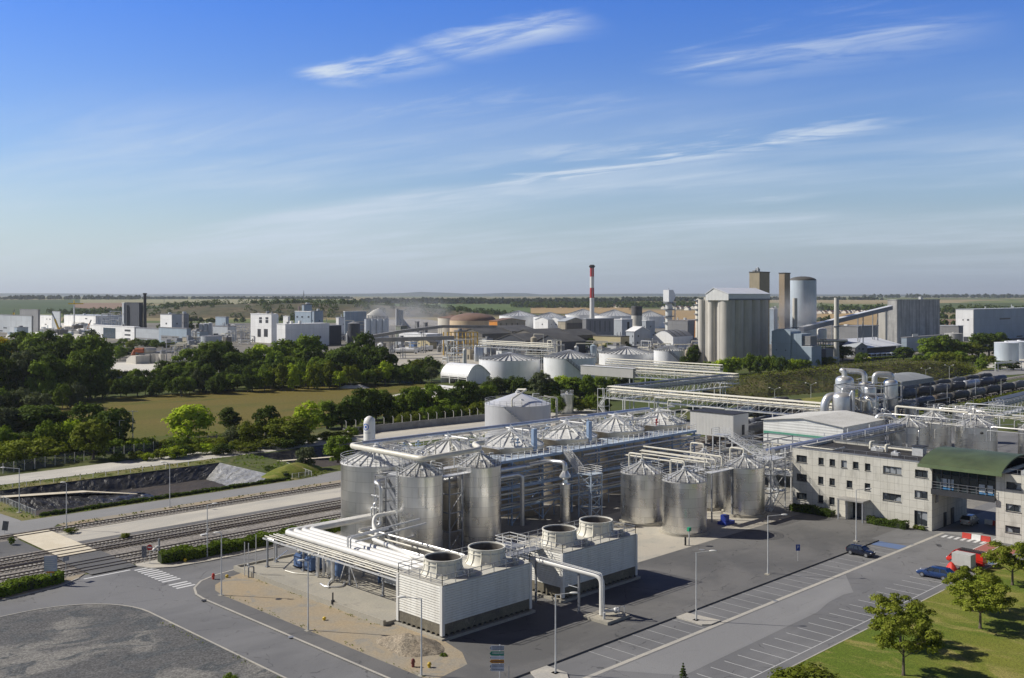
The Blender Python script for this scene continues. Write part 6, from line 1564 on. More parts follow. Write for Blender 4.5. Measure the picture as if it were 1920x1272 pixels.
# ---------------------------------------------------------------- the works in the background
wall_w = clad('white_cladding',(.88,.875,.86)); wall_lg = clad('light_grey_cladding',(.46,.49,.52)); wall_bg = clad('blue_grey_cladding',(.33,.40,.47)); wall_g = clad('mid_grey_cladding',(.25,.25,.255)); wall_dk = clad('dark_slate_cladding',(.055,.06,.075))
wall_be = clad('beige_render',(.42,.37,.28),4,.7,.08,.45); wall_br = clad('brown_grey_cladding',(.15,.138,.12),4,.6,.12,.5); wall_ye = clad('pale_yellow_render',(.54,.46,.27),8); roof_br = plain('rusty_roof',(.20,.125,.09),.8,0,.2,.08,streak=.2); roof_dk = plain('dark_sheet_roof',(.10,.098,.092),.75,0,.25,.1,streak=.3)
conc_si = plain('silo_concrete',(.56,.53,.47),.85,0,.06,.12,streak=.4,dirt=(.30,.28,.25)); conc_ob = plain('ochre_concrete',(.36,.31,.22),.85,0,.08,.15,streak=.25)
def stained():
 t = NT('stained_concrete_wall'); p = t.pos(); f = t.noise(p,.12,6,.7); f2 = t.noise(p,1,6,.7,sc=(.35,.35,.02)); sp = t.n('ShaderNodeSeparateXYZ'); t.l(p,sp.inputs[0])
 c = t.mix(t.range(f,.35,.7),(.42,.415,.40),(.58,.57,.545)); c = t.mix(t.range(f2,.42,.7,0,.75),c,(.20,.195,.19))
 j = t.math('LESS_THAN',t.math('FRACT',t.math('DIVIDE',sp.outputs[2],7.0)),.02); return t.out(t.mix(t.math('MULTIPLY',j,.4),c,(.6,.6,.58)),.9,0,.2)
conc_st = stained()
def base(x,y,Y=None):
 if Y is None: g = P(x,y); return g.x,g.y
 X = (x - 960) / F * Y; return (X + Y) * S,(Y - X) * S
def hall(name,label,xc,yb,xl,xr,yt,wall,roof,cat='building',Y=None,kind='flat',rise=3,wins=(),wmat=None,group=None,wall2=None,z0=0.0):
 """building on the plant grid: nearest corner at (xc, yb), left face to xl, right face to xr, eaves at yt"""
 a0,b0 = base(xc,yb,Y); YY = (a0 + b0) * S; h = EYE - (yt - 556) / F * YY
 t = (xl - 960) / F; b1 = a0 * (1 - t) / (1 + t); t = (xr - 960) / F; a1 = b0 * (1 + t) / (1 - t)
 ob = thing(name,((a0 + a1) / 2,(b0 + b1) / 2,z0),label,cat,group)
 m = MB()
 if kind == 'flat':
  m.box(a0,b0,z0,a1,b1,h)
  if wall2:
   m = MB().box(a0 + .05,b0,z0,a1,b1,h); MB().box(a0 - .02,b0 + .0,z0,a0 + .05,b1,h).build('end_wall',wall2,ob,flat=True)
  m.build('wall',wall,ob,flat=True); MB().box(a0 - .25,b0 - .25,h,a1 + .25,b1 + .25,h + .5).build('roof',roof,ob,flat=True)
 elif kind == 'gable_a':        # ridge runs along +x, gable on the left face
  bm_ = (b0 + b1) / 2; m.extr([(b0,z0),(b1,z0),(b1,h),(bm_,h + rise),(b0,h)],'x',a0,a1); m.build('wall',wall,ob,flat=True); m = MB()
  for y0,z0_,y1,z1 in ((b0 - .4,h - .1,bm_,h + rise + .12),(bm_,h + rise + .12,b1 + .4,h - .1)): m.add([(a0 - .4,y0,z0_),(a1 + .4,y0,z0_),(a1 + .4,y1,z1),(a0 - .4,y1,z1),(a0 - .4,y0,z0_ + .3),(a1 + .4,y0,z0_ + .3),(a1 + .4,y1,z1 + .3),(a0 - .4,y1,z1 + .3)],[(3,2,1,0),(4,5,6,7),(0,1,5,4),(1,2,6,5),(2,3,7,6),(3,0,4,7)])
  m.build('roof',roof,ob,flat=True)
 else:                          # gable_b: ridge runs along +y, gable on the right face
  am = (a0 + a1) / 2; m.extr([(a0,z0),(a1,z0),(a1,h),(am,h + rise),(a0,h)],'y',b0,b1); m.build('wall',wall,ob,flat=True); m = MB()
  for x0,z0_,x1,z1 in ((a0 - .4,h - .1,am,h + rise + .12),(am,h + rise + .12,a1 + .4,h - .1)): m.add([(x0,b0 - .4,z0_),(x1,b0 - .4,z1),(x1,b1 + .4,z1),(x0,b1 + .4,z0_),(x0,b0 - .4,z0_ + .3),(x1,b0 - .4,z1 + .3),(x1,b1 + .4,z1 + .3),(x0,b1 + .4,z0_ + .3)],[(3,2,1,0),(4,5,6,7),(0,1,5,4),(1,2,6,5),(2,3,7,6),(3,0,4,7)])
  m.build('roof',roof,ob,flat=True)
 q = random.Random(int(xc * 7 + yb)); A,B = a1 - a0,b1 - b0
 if kind == 'flat' and min(A,B) > 4:
  for _ in range(q.choice((1,2,3))):
   x,y,e = a0 + A * q.uniform(.1,.8),b0 + B * q.uniform(.1,.8),q.uniform(.6,1.6); hh = h + .5 + q.uniform(.5,2.2)
   if q.random() < .4: MB().cyl((x,y),e * .4,h + .5,hh + 1,8).build('roof_vent',galv,ob)
   else: MB().box(x,y,h + .5,min(x + e * 2,a1),min(y + e * 1.6,b1),hh).build('roof_unit',q.choice((galv,wall_g,white_p)),ob,flat=True)
 if not wins and h > 5 and name not in ('container','wall','concrete_block','concrete_tower','concrete_annex','low_white_wall','blue_container'):
  for _ in range(3):
   f,z,ww = q.uniform(.1,.8),q.choice((z0,z0 + 3.4,h * .62)),q.uniform(.05,.12)
   if z + 1.6 < h: MB().box(a0 - .1,b0 + B * f,z + .9,a0 + .2,b0 + B * (f + ww),z + 2.2).build('window',frame_m,ob,flat=True); MB().box(a0 + A * f,b0 - .1,z + .9,a0 + A * (f + ww),b0 + .2,z + 2.2).build('window',frame_m,ob,flat=True)
  MB().box(a0 - .13,b0 + B * .3,z0,a0 + .2,b0 + B * .3 + min(4,B * .3),z0 + 4).build('door',q.choice((wall_dk,wall_g,wall_lg)),ob,flat=True)
  MB().ibar((a0 - .15,b0 + .3,z0),(a0 - .15,b0 + .3,h),.25,.25).build('drainpipe',wall_g,ob,flat=True)
 for w in wins:
  nm = w[5] if len(w) > 5 else 'window'; mm = w[6] if len(w) > 6 else (wmat or frame_m)
  if w[0] == 'L':
   (p1,z1),(p0,z0_) = onA(w[1],w[2],a0),onA(w[3],w[4],a0); MB().box(a0 - .12,p0,z0_,a0 + .2,p1,z1).build(nm,mm,ob,flat=True)
  else:
   (p0,z1),(p1,z0_) = onB(w[1],w[2],b0),onB(w[3],w[4],b0); MB().box(p0,b0 - .12,z0_,p1,b0 + .2,z1).build(nm,mm,ob,flat=True)
 return ob,(a0,b0,a1,b1,h)
def round_tank(name,label,xl,xr,yb,yrim,ytop,shell,roof,Y=None,ribs=20,group=None,cat='tank',extra=None):
 Yf = 72200 / (yb - 556) if Y is None else Y; xc = (xl + xr) / 2; r = (xr - xl) / 2 * Yf / F / (1 - (xr - xl) / 2 / F); Yc = Yf + r
 X = (xc - 960) / F * Yc; c = ((X + Yc) * S,(Yc - X) * S); h = EYE - (yrim - 556) / F * Yf; ht = EYE - (ytop - 556) / F * Yc
 t = thing(name,(c[0],c[1],0),label,cat,group)
 MB().lathe([(r,0),(r,h)],c,48).build('shell',shell,t)
 m = MB()
 if ribs == -1:    # domed
  m.lathe([(r * math.cos(q * math.pi / 16),h + (ht - h) * math.sin(q * math.pi / 16)) for q in range(8)] + [(.05,ht)],c,40); m.build('roof',roof,t)
 else:
  roof_cone(m,c,r,h,max(.4,ht - h),ribs,.35,.35,min(1.2,r * .15)); m.build('roof',[roof,galv_dark],t)
 return t,c,r,h,ht
GWT = 'white fuel tanks behind the curved hangar'
for xl,xr,yb,yr,yt,lab in ((898,1013,718,677,663,'white cone roofed tank nearest the curved hangar'),(1019,1116,721,673,658,'white cone roofed tank with a slanting stair, second from the hangar'),
        (1123,1226,687,665,651,'broad white tank behind the grey conveyor housing'),(1226,1283,689,658.6,649,'white tank with a slanting stair nearest the big silos')):
 t,c,r,h,ht = round_tank('fuel_tank',lab,xl,xr,yb,yr,yt,white_t,roof_al,None,34,GWT)
 MB().rail([(c[0] + r * math.cos(i * .2244),c[1] + r * math.sin(i * .2244),h) for i in range(28)],1.2,3.2,.06,2,True).build('railing',galv,t)
 if 'stair' in lab:
  m = MB(); k = 40
  for i in range(k):
   an = R(215 + 62 * i / k); z = h * (1 - i / k); q = [(c[0] + (r + e) * math.cos(an + d_),c[1] + (r + e) * math.sin(an + d_),z) for e,d_ in ((.05,0),(1.1,0),(1.1,R(62 / k)),(.05,R(62 / k)))]; m.face(q)
  pts = [(c[0] + (r + 1.1) * math.cos(R(215 + 62 * i / 12)),c[1] + (r + 1.1) * math.sin(R(215 + 62 * i / 12)),h * (1 - i / 12)) for i in range(13)]
  m.rail(pts,1.2,2.5,.08,2); m.tube([(p[0],p[1],p[2] - .2) for p in pts],.22,4); m.build('stair',galv_dark,t)
# hangar with curved roof
t = thing('curved_hangar',(0,0,0),'white hangar with a curved roof and three open bays at the edge of the field','hangar'); t.location = (0,0,0)
a0,b0 = base(876,722); tt = (827 - 960) / F; b1 = a0 * (1 - tt) / (1 + tt); tt = (900 - 960) / F; a1 = b0 * (1 + tt) / (1 - tt); YY = (a0 + b0) * S; hE = EYE - (706 - 556) / F * YY; t.location = (a0,b0,0); ORG[t.name] = Vector((a0,b0,0))
a1 += 6
cv = [(a0 + (a1 - a0) * i / 14,hE + 4.6 * math.sin(math.pi * (i / 14) ** .8)) for i in range(15)]
MB().extr([(a0 + .3,0),(a1,0)] + [(p[0],p[1] - .1) for p in reversed(cv)][:-1] + [(a0 + .3,hE - .1)],'y',b0,b0 + .4).build('end_wall',wall_w,t,flat=True)
MB().box(a1 - .4,b0 + .4,0,a1,b1,hE).box(a0 + .3,b1 - .4,0,a1 - .4,b1,hE).build('wall',wall_w,t,flat=True); m = MB()
for i in range(14): (x0,z0),(x1,z1) = cv[i],cv[i + 1]; m.add([(x0,b0 - .5,z0),(x1,b0 - .5,z1),(x1,b1 + .5,z1),(x0,b1 + .5,z0),(x0,b0 - .5,z0 + .3),(x1,b0 - .5,z1 + .3),(x1,b1 + .5,z1 + .3),(x0,b1 + .5,z0 + .3)],[(3,2,1,0),(4,5,6,7),(0,1,5,4),(2,3,7,6),(3,0,4,7),(1,2,6,5)])
m.build('roof',white_t,t,sharp=30); MB().box(a0 - .3,b0,hE - .7,a0 + .2,b1,hE).build('lintel',wall_w,t,flat=True)
for i in range(4): b = b0 + (b1 - b0 - .4) * i / 3; MB().box(a0 - .2,b,0,a0 + .2,b + .4,hE - .7).build('post',wall_w,t)
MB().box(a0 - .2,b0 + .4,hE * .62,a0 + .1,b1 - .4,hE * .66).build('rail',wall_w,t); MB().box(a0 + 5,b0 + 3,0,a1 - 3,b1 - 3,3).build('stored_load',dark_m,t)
hall('low_white_wall','low white block wall in front of the curved hangar',860,745,820,866,729,wall_w,wall_w,'wall')
# grain silos
a0,b0 = base(1367,690); tt = (1314 - 960) / F; b1 = a0 * (1 - tt) / (1 + tt); tt = (1446 - 960) / F; a1 = b0 * (1 + tt) / (1 - tt); YY = (a0 + b0) * S; hS = EYE - (562 - 556) / F * YY
t = thing('grain_silo',((a0 + a1) / 2,(b0 + b1) / 2,0),'big block of joined concrete grain silos with a white gabled penthouse on top','silo')
MB().box(a0 + 2.2,b0 + 2.2,0,a1 - 2.2,b1 - 2.2,hS - .5).build('core',conc_si,t,flat=True)
na,nb = 5,3; ra = (a1 - a0) / na / 2; rb = (b1 - b0) / (nb + .35) / 2
for i in range(na): MB().lathe([(ra * .98,0),(ra * .98,hS)],(a0 + ra * (2 * i + 1),b0 + ra),20).build('silo_tube',conc_si,t)
for i in range(nb): MB().lathe([(rb * .86,0),(rb * .86,hS)],(a0 + rb,b0 + rb + (2 * rb + 1.4) * (i + .55) * .93),20).build('silo_tube',conc_si,t)
MB().box(a0 + 1.6,b1 - 4.2,0,a0 + 5,b1 - .8,hS + 1.2).build('stair_shaft',conc_si,t)
pb = EYE - (564.5 - 556) / F * YY; pe = EYE - (552 - 556) / F * YY; pr = EYE - (541.5 - 556) / F * (YY + 18)
bm_ = (b0 + b1) / 2 + .5; m = MB(); m.extr([(b0 + .2,hS - .4),(b1 - 3.4,hS - .4),(b1 - 3.4,pe),(bm_,pr),(b0 + .2,pe)],'x',a0 - .3,a1 - 1); m.build('penthouse',ribbed('white_ribbed_cladding',(.72,.72,.70),2.2,0,.6,0,.04,.5,.2),t,flat=True); m = MB()
for y0,z0,y1,z1 in ((b0 - .1,pe,bm_,pr + .15),(bm_,pr + .15,b1 - 3.1,pe)): m.add([(a0 - .6,y0,z0),(a1 - .8,y0,z0),(a1 - .8,y1,z1),(a0 - .6,y1,z1),(a0 - .6,y0,z0 + .3),(a1 - .8,y0,z0 + .3),(a1 - .8,y1,z1 + .3),(a0 - .6,y1,z1 + .3)],[(3,2,1,0),(4,5,6,7),(0,1,5,4),(1,2,6,5),(2,3,7,6),(3,0,4,7)])
m.build('penthouse_roof',white_t,t,flat=True); MB().box(a0,b0 + .05,hS - .4,a1 - 1.2,b0 + .19,pe - 2.4).build('louvre_band',plain('slate_louvre',(.16,.165,.2),.6),t,flat=True)
hall('concrete_tower','square ochre concrete tower rising behind the silo penthouse',1424,670,1405,1443,511,conc_ob,roof_dk,'tower',600); hall('concrete_tower','slim brown concrete tower attached to the round white silo',1471,672,1460.6,1481.5,513,plain('brown_concrete',(.36,.285,.20),.85,0,.08,.15,streak=.25),roof_dk,'tower',612)
round_tank('round_silo','tall round pale blue silo with a dark domed top',1480,1530,0,526,518.5,plain('pale_blue_silo',(.50,.57,.63),.6,0,.06,.05,streak=.25),roof_dk,640,-1,cat='silo')
t = thing('chimney',(0,0,0),'thin grey concrete chimney in front of the round pale silo, smoke beside it','chimney'); c = base(1490.5,0,560); t.location = (c[0],c[1],0); ORG[t.name] = Vector((c[0],c[1],0))
MB().lathe([(1.45,0),(1.3,37),(1.05,37)],c,20).build('shaft',conc_si,t); MB().lathe([(1.4,20.5),(2.3,20.6),(2.3,21)],c,20).build('platform',galv_dark,t)
t = thing('chimney',(0,0,0),'thin pale concrete chimney behind the rising conveyor','chimney'); c = base(1568.5,0,585); t.location = (c[0],c[1],0); ORG[t.name] = Vector((c[0],c[1],0))
MB().lathe([(1.5,0),(1.35,37.2),(1.1,37.2)],c,20).build('shaft',plain('pale_shaft',(.60,.58,.52),.8,0,.06,.15,streak=.25),t); MB().lathe([(1.5,20.5),(2.2,20.6),(2.2,21)],c,20).build('platform',galv_dark,t)
# white mill building with arched top next to the silos
a0,b0 = base(1482,690); tt = (1447 - 960) / F; b1 = a0 * (1 - tt) / (1 + tt); t = thing('mill_building',(a0 + 6,b0 + 6,0),'white metal mill building with an arched top right of the grain silos','building')
hz = EYE - (622 - 556) / F * (a0 + b0) * S; pr_ = [(b0 + (b1 - b0) * i / 12,hz + 1.4 * math.sin(math.pi * i / 12)) for i in range(13)]
MB().extr([(b0,0),(b1,0)] + list(reversed(pr_)),'x',a0,a0 + 11).build('wall',wall_bg,t,sharp=30); MB().box(a0 + 1,b0 - 6,0,a0 + 11,b0,hz - 1.2).box(a0 + .5,b0 - 12,0,a0 + 11,b0 - 6,11.5).build('annex',wall_bg,t,flat=True)
MB().box(a0 + .8,b0 - 12.2,11.5,a0 + 11.2,b0 - 6,11.8).build('annex_roof',wall_lg,t); MB().box(a0 + 2,b0 - 10.5,12.2,a0 + 9,b0 - 6.2,17).build('filter_house',wall_g,t)
for i,(y,z) in enumerate(((.25,9),(.75,9))): b = b0 + (b1 - b0) * y; MB().box(a0 - .1,b - .3,z,a0 + .05,b + .3,z + .5).build('vent',dark_m,t)
# inclined conveyor
p,q = Q(1503,618,585),Q(1670,577.5,700); t = thing('inclined_conveyor',(p + q) / 2 * 1,'long covered conveyor climbing to the stained concrete block','conveyor'); t.location.z = 0; ORG[t.name] = Vector((t.location.x,t.location.y,0))
MB().ibar(p,q,3.0,2.6).build('gallery',plain('conveyor_grey',(.17,.18,.22),.6,0,.1,.2),t,flat=True); u = Vector((0,0,1.45)); MB().ibar(p + u,q + u,3.3,.25).build('roof',white_t,t,flat=True)
for f in (.33,.62,.80):
 g = p.lerp(q,f); m = MB()
 for d_ in (-1.2,1.2): m.ibar((g.x + d_,g.y - d_,0),(g.x + d_,g.y - d_,g.z - 1.3),.5,.5)
 m.bar((g.x - 1.2,g.y + 1.2,2),(g.x + 1.2,g.y - 1.2,g.z - 3),.25); m.build('trestle',galv_dark,t)
# process clutter at the foot of the conveyor
t = thing('dust_collector',(0,0,0),'white dust collector drum with ducts below the rising conveyor','machine'); c = base(1541,0,560); ORG[t.name] = Vector((c[0],c[1],0)); t.location = (c[0],c[1],0)
MB().lathe([(2.6,14.5),(2.6,19.5),(2.0,20.2),(.3,20.6)],c,20).build('drum',white_p,t); m = MB()
for i in range(4): m.bar((c[0] + 2 * math.cos(i * 1.57 + .8),c[1] + 2 * math.sin(i * 1.57 + .8),0),(c[0] + 2 * math.cos(i * 1.57 + .8),c[1] + 2 * math.sin(i * 1.57 + .8),14.6),.35)
each(m,'leg',galv_dark,t); MB().tube([(c[0] - 8,c[1] + 8,13),(c[0],c[1],13.5),(c[0] + 10,c[1] - 10,13.6)],.8,10).tube([(c[0] - 3,c[1] + 3,13),(c[0] - 3,c[1] + 3,2)],1.0,10).build('duct',pipe_s,t); MB().box(c[0] - 3,c[1] - 4,0,c[0] + 5,c[1] + 3,9).build('plant_room',wall_g,t)
# stained block and its neighbours
ob,d_ = hall('concrete_block','huge windowless stained concrete block with a bright left face',1682,650,1664,1762,563,conc_st,conc_st,'building',745)
hall('concrete_annex','narrow white annex with slanting braces left of the stained concrete block',1660,650,1646,1664,585,conc_si,conc_si,'building',735)
hall('low_building','long low slate coloured building at the foot of the stained concrete block',1700,660,1690,1800,634,wall_bg,wall_g,'building',690,wins=[('R',1711,627,1721,633,'sign',white_p)])
hall('flat_annex','flat roofed grey building between the stained block and the white warehouse',1800,650,1761,1806,612,wall_g,wall_lg,'building',800)
round_tank('clarifier','low stained concrete round basin behind the trees',1772,1804,0,626,624,conc_st,conc_st,690,0)
hall('warehouse','big windowless white warehouse, shade put into its right side colour',1826,641,1792,1990,581,wall_bg,wall_lg,'building',None,wall2=wall_w)  # white building: blue grey right wall carries its shade as colour
hall('flat_building','flat low grey building behind the pale chimney',1610,640,1573,1647,613,wall_g,wall_g,'building',700)
hall('cube_tower','small white block left of the slim brown tower in the distance',1452,640,1443,1458,580,wall_bg,wall_w,'building',800)
a0,b0 = base(1624,669); tt = (1573 - 960) / F; b1 = a0 * (1 - tt) / (1 + tt); tt = (1692 - 960) / F; a1 = b0 * (1 + tt) / (1 - tt); t = thing('bus_shed',((a0 + a1) / 2,(b0 + b1) / 2,0),'shed with a wide white sloping roof beside the coaches','shed')
m = MB(); m.extr([(b0 + 4,0),(b1,0),(b1,9.6),(b0 + 4,5.6)],'x',a0,a1); m.build('wall',wall_dk,t,flat=True); MB().add([(a0 - .5,b0,5.2),(a1 + .5,b0,5.2),(a1 + .5,b1 + .5,10),(a0 - .5,b1 + .5,10),(a0 - .5,b0,5.6),(a1 + .5,b0,5.6),(a1 + .5,b1 + .5,10.4),(a0 - .5,b1 + .5,10.4)],[(3,2,1,0),(4,5,6,7),(0,1,5,4),(1,2,6,5),(2,3,7,6),(3,0,4,7)]).build('roof',white_t,t,flat=True)  # near-black wall colour stands in for the shade of the open front
hall('workshop','dark gabled workshop left of the bus shed',1604,671,1578,1626,652,wall_g,wall_lg,'building',None,'gable_b',2.5)
yg = plain('yellow_green_paint',(.62,.66,.06),.5)
for k in range(6):
 g = P(1630 + 9.5 * k,673.5 - .5 * k); t = thing('coach',(g.x,g.y,0),('white coach with a yellow green skirt parked in the line before the bus shed'),'coach','coaches before the bus shed')
 m = MB(); m.extr([(-1.25,.5),(1.25,.5),(1.25,3.0),(1.0,3.3),(-1.0,3.3),(-1.25,3.0)],'x',0,9); m.v = [(g.x + x,g.y + y,z) for x,y,z in m.v]; m.build('body',white_t,t)
 MB().box(g.x - .04,g.y - 1.3,.4,g.x + 9,g.y + 1.3,1.3).build('skirt',yg,t); MB().box(g.x - .06,g.y - 1.1,1.6,g.x - .01,g.y + 1.1,2.9).build('windscreen',glass_m,t); MB().box(g.x + .4,g.y - 1.32,1.7,g.x + 8.4,g.y - 1.26,2.7).build('window',glass_m,t)
 for x in (1.8,7.2): MB().tube([(g.x + x,g.y - 1.33,.5),(g.x + x,g.y + 1.33,.5)],.5,12).build('wheel',black_m,t)
for xl,xr,yb,yr,lab in ((1866,1908,680,643.5,'pale blue grey round tank at the right edge'),(1886,1936,674,641.5,'second pale round tank behind the first at the right edge')): round_tank('round_tank',lab,xl,xr,yb,yr,yr - .6,plain('pale_steel_%d' % xl,(.55,.61,.67),.5,.2,.05,.2,streak=.15),white_t,None,0)
t = thing('sign_gantry',(0,0,0),'white gantry across the road at the right edge near the round tanks','gantry'); g,h_ = P(1866,697),P(1915,694); t.location = g; ORG[t.name] = g.copy(); m = MB()
for q in (g,g + Vector((1,-1,0)),h_): m.ibar(q,q + Vector((0,0,4.2)),.35,.35)
each(m,'post',galv,t); MB().ibar(g + Vector((0,0,4.3)),h_ + Vector((0,0,4.3)),.6,.9).build('beam',white_p,t)
# the old factory in the middle distance
def stack(name,label,xc,Y,prof,mats,n=24,bands=None):
 c = base(xc,0,Y); t = thing(name,(c[0],c[1],0),label,'chimney')
 if bands:
  for nm,pr,m_ in bands: MB().lathe(pr,c,n).build(nm,m_,t)
 else: MB().lathe(prof,c,n).build('shaft',mats,t)
 return t,c
Yc = 1250; zc = lambda y: EYE - (y - 556) / F * Yc; rr = lambda w: w / 2 * Yc / F
cr,cw = plain('chimney_red',(.42,.025,.03),.6,0,.1,.1),plain('chimney_white',(.74,.73,.70),.7,0,.05,.1,streak=.2)
t,c = stack('chimney','tall red and white banded chimney with a dark rim, highest in the view',1110,Yc,None,None,bands=[('shaft',[(rr(8.8),0),(rr(8.3),zc(559))],cw),('lower_red_band',[(rr(8.3),zc(559)),(rr(8.0),zc(540))],cr),('white_band',[(rr(8.0),zc(540)),(rr(7.8),zc(519))],cw),('upper_red_band',[(rr(7.8),zc(519)),(rr(7.6),zc(503))],cr),('crown',[(rr(7.6),zc(503)),(rr(8.6),zc(502)),(rr(11.5),zc(500.5)),(rr(11.5),zc(499)),(rr(8.6),zc(498)),(rr(8.0),zc(496.8)),(rr(6.0),zc(496.8))],plain('soot_black',(.03,.022,.022),.8))])
m = MB(); m.bar((c[0] - 2.5,c[1] - 2.7,0),(c[0] - 2.2,c[1] - 2.5,zc(500)),.3); m.build('ladder',galv_dark,t)
t,c = stack('fat_stack','short fat grey stack with a sooty top and a flared foot',1194,900,None,None,bands=[('shaft',[(12,0),(9.6,8),(5.1,12),(4.8,21)],conc_si),('sooty_top',[(4.8,21),(4.85,29.2),(4.2,29.4),(4.1,27)],plain('sooty_concrete',(.10,.10,.105),.85,0,.3,.3))])
Y2 = 960; z2 = lambda y: EYE - (y - 556) / F * Y2
c = base(1254,0,Y2); t = thing('scrubber_tower',(c[0],c[1],0),'white round tower with ring platforms and a boxy head','tower')
MB().lathe([(3.2,0),(3.2,z2(566))],c,24).build('shaft',plain('weathered_white_shaft',(.70,.70,.66),.6,0,.1,.12,streak=.4,dirt=(.36,.40,.35)),t); m = MB(); m.extr([(c[0] - 4,z2(566)),(c[0] - 4,z2(544)),(c[0] + 3,z2(544)),(c[0] + 6.0,z2(552)),(c[0] + 6.0,z2(558)),(c[0] + 3,z2(566))],'y',c[1] - 3,c[1] + 3.6); m.build('head',white_t,t,flat=True)
for y in (569,581,594,606): MB().lathe([(3.2,z2(y) - .3),(5.2,z2(y)),(5.2,z2(y) + .9),(5.0,z2(y) + .9),(5.0,z2(y) + .2),(3.2,z2(y) + .1)],c,20).build('ring_platform',galv_dark,t)
MB().bar((c[0] + 4.4,c[1] - 4,0),(c[0] + 4.4,c[1] - 4,z2(566)),.7).build('riser',galv,t); MB().bar((c[0],c[1],z2(544)),(c[0],c[1],z2(540)),.3).build('aerial',galv_dark,t)
c = base(1309,0,760); Y3 = 760; z3 = lambda y: EYE - (y - 556) / F * Y3; t = thing('process_column',(c[0],c[1],0),'slender process column with platforms against the left edge of the grain silos','column')
MB().lathe([(2.1,0),(2.1,z3(572)),(1.6,z3(570)),(1.6,z3(562)),(.3,z3(560))],c,18).build('shaft',pipe_w,t)
for y in (564,572,581,590,600): MB().lathe([(2.1,z3(y)),(3.1,z3(y) + .1),(3.1,z3(y) + .7),(2.95,z3(y) + .7),(2.95,z3(y) + .2),(2.1,z3(y) + .2)],c,14).build('platform',galv_dark,t)
MB().bar((c[0] - 2,c[1] + 2,0),(c[0] - 1,c[1] + 1,z3(562)),.4).build('brace',orange_p,t); MB().bar((c[0],c[1],z3(560)),(c[0],c[1],z3(551)),.15).build('aerial',galv_dark,t)
GD_ = 'wide silver roofed tanks behind the old factory'
for xl,xr,yr,yt,Yq,lab in ((936,1010,593,583,1180,'leftmost wide silver roofed tank behind the factory'),(1000,1062,595,586,1150,'low silver roofed tank behind the white gabled sheds'),(1060,1126,591,580,1330,'silver roofed tank with the banded chimney before it'),(1115,1188,593,581,1300,'silver roofed tank right of the banded chimney'),(1190,1246,594,583,1200,'silver roofed tank between the fat stack and the white tower')):
 round_tank('storage_tank',lab,xl,xr,0,yr,yt,white_t,plain('silver_roof_%d' % xl,(.62,.63,.63),.5,.3,.06,.1),Yq,30,GD_)
t,c,r,h,ht = round_tank('storage_tank','big tan round tank with a rusty domed roof',843,930,0,602,587,plain('tan_tank',(.60,.46,.30),.7,0,.06,.05,streak=.2),roof_br,900,-1)
MB().tube([(c[0] - r * .85,c[1] - r * .1,h),(c[0] - r * .5,c[1] - r * .2,h + (ht - h) * .6),(c[0],c[1],ht + .3)],.6,6).build('roof_stair',galv_dark,t)
round_tank('storage_tank','cream round tank with a low rusty roof left of the domed tan tank',821,876,0,597,591,plain('cream_tank',(.68,.63,.53),.7,0,.05,.05,streak=.2),roof_br,960,0)
hall('factory_hall','hall with an orange end wall and tan sides in front of the rusty dome',933,640,916.5,985,603,wall_be,roof_br,'building',820,'gable_b',2,wall2=None,wins=[('L',917.5,601.5,932.5,622,'orange_panel',orange_p)] + [('R',x,606,x + 2.2,619,'window',wall_br) for x in (938,948.5,959,969)])
GH_ = 'white gabled sheds of the old factory'
hall('gabled_shed','left one of two joined white gabled sheds',1028.5,630,1003.6,1040,600,wall_w,wall_lg,'shed',960,'gable_a',2.4,group=GH_); hall('gabled_shed','right one of two joined white gabled sheds',1050,630,1028.6,1062,600,wall_w,wall_lg,'shed',958,'gable_a',2.4,group=GH_)
hall('factory_hall','beige gabled hall with a dark brown side left of the grey panel block',1060,640,1046,1097,603,wall_be,wall_lg,'building',800,'gable_b',2.6,wins=[('R',1063,606,1095,622,'cladding',wall_br)])
hall('factory_hall','dark grey panel block in front of the banded chimney',1099,640,1092,1151,599,wall_g,wall_lg,'building',790,wins=[('R',x,602,x + .9,622,'rib',wall_dk) for x in (1106,1115,1124.5,1134,1143)])
hall('factory_hall','pale grey building between the grey panel block and the fat stack',1166,640,1150,1186,600,wall_lg,wall_w,'building',830,wins=[('R',1176,604,1180,618,'window',dark_m)])
hall('factory_hall','pale blue gabled house shaped shed at the foot of the fat stack',1190,650,1174,1218,622,wall_lg,wall_w,'building',720,'gable_b',3)
hall('factory_hall','small white block right of the fat stack',1212,640,1204,1228,602,wall_lg,wall_w,'building',860); hall('factory_hall','long pale yellow rendered building behind the round bushes',1165,655,1112,1180,632,wall_ye,roof_dk,'building',650)
hall('slag_hall','wide brownish grey hall with a dull roof between the white tower and the silos',1290,640,1252,1330,602,wall_g,plain('dull_roof',(.26,.24,.23),.8,0,.1,.05),'building',900)
a0,b0 = base(1262,0,720); t = thing('arched_shed',(a0 + 10,b0 + 5,0),'white shed with a grey barrel roof left of the grain silos','shed'); m = MB(); a1 = a0 + 24; b1 = b0 + 18
cv = [(b0 + (b1 - b0) * i / 10,9.2 + 4.2 * math.sin(math.pi * i / 10)) for i in range(11)]; MB().extr([(b0,0),(b1,0)] + list(reversed(cv)),'x',a0,a1).build('wall',wall_w,t,flat=True)
for i in range(10): (y0,z0),(y1,z1) = cv[i],cv[i + 1]; m.add([(a0 - .3,y0,z0 + .05),(a1,y0,z0 + .05),(a1,y1,z1 + .05),(a0 - .3,y1,z1 + .05)],[(0,1,2,3)])
m.build('roof',wall_g,t)
for k in range(3): MB().tube([(a0 + 4 + 6 * k,y,z + .2) for y,z in cv],.3,4).build('roof_rib',wall_dk,t)
GO = 'dark saw tooth sheds of the old factory'
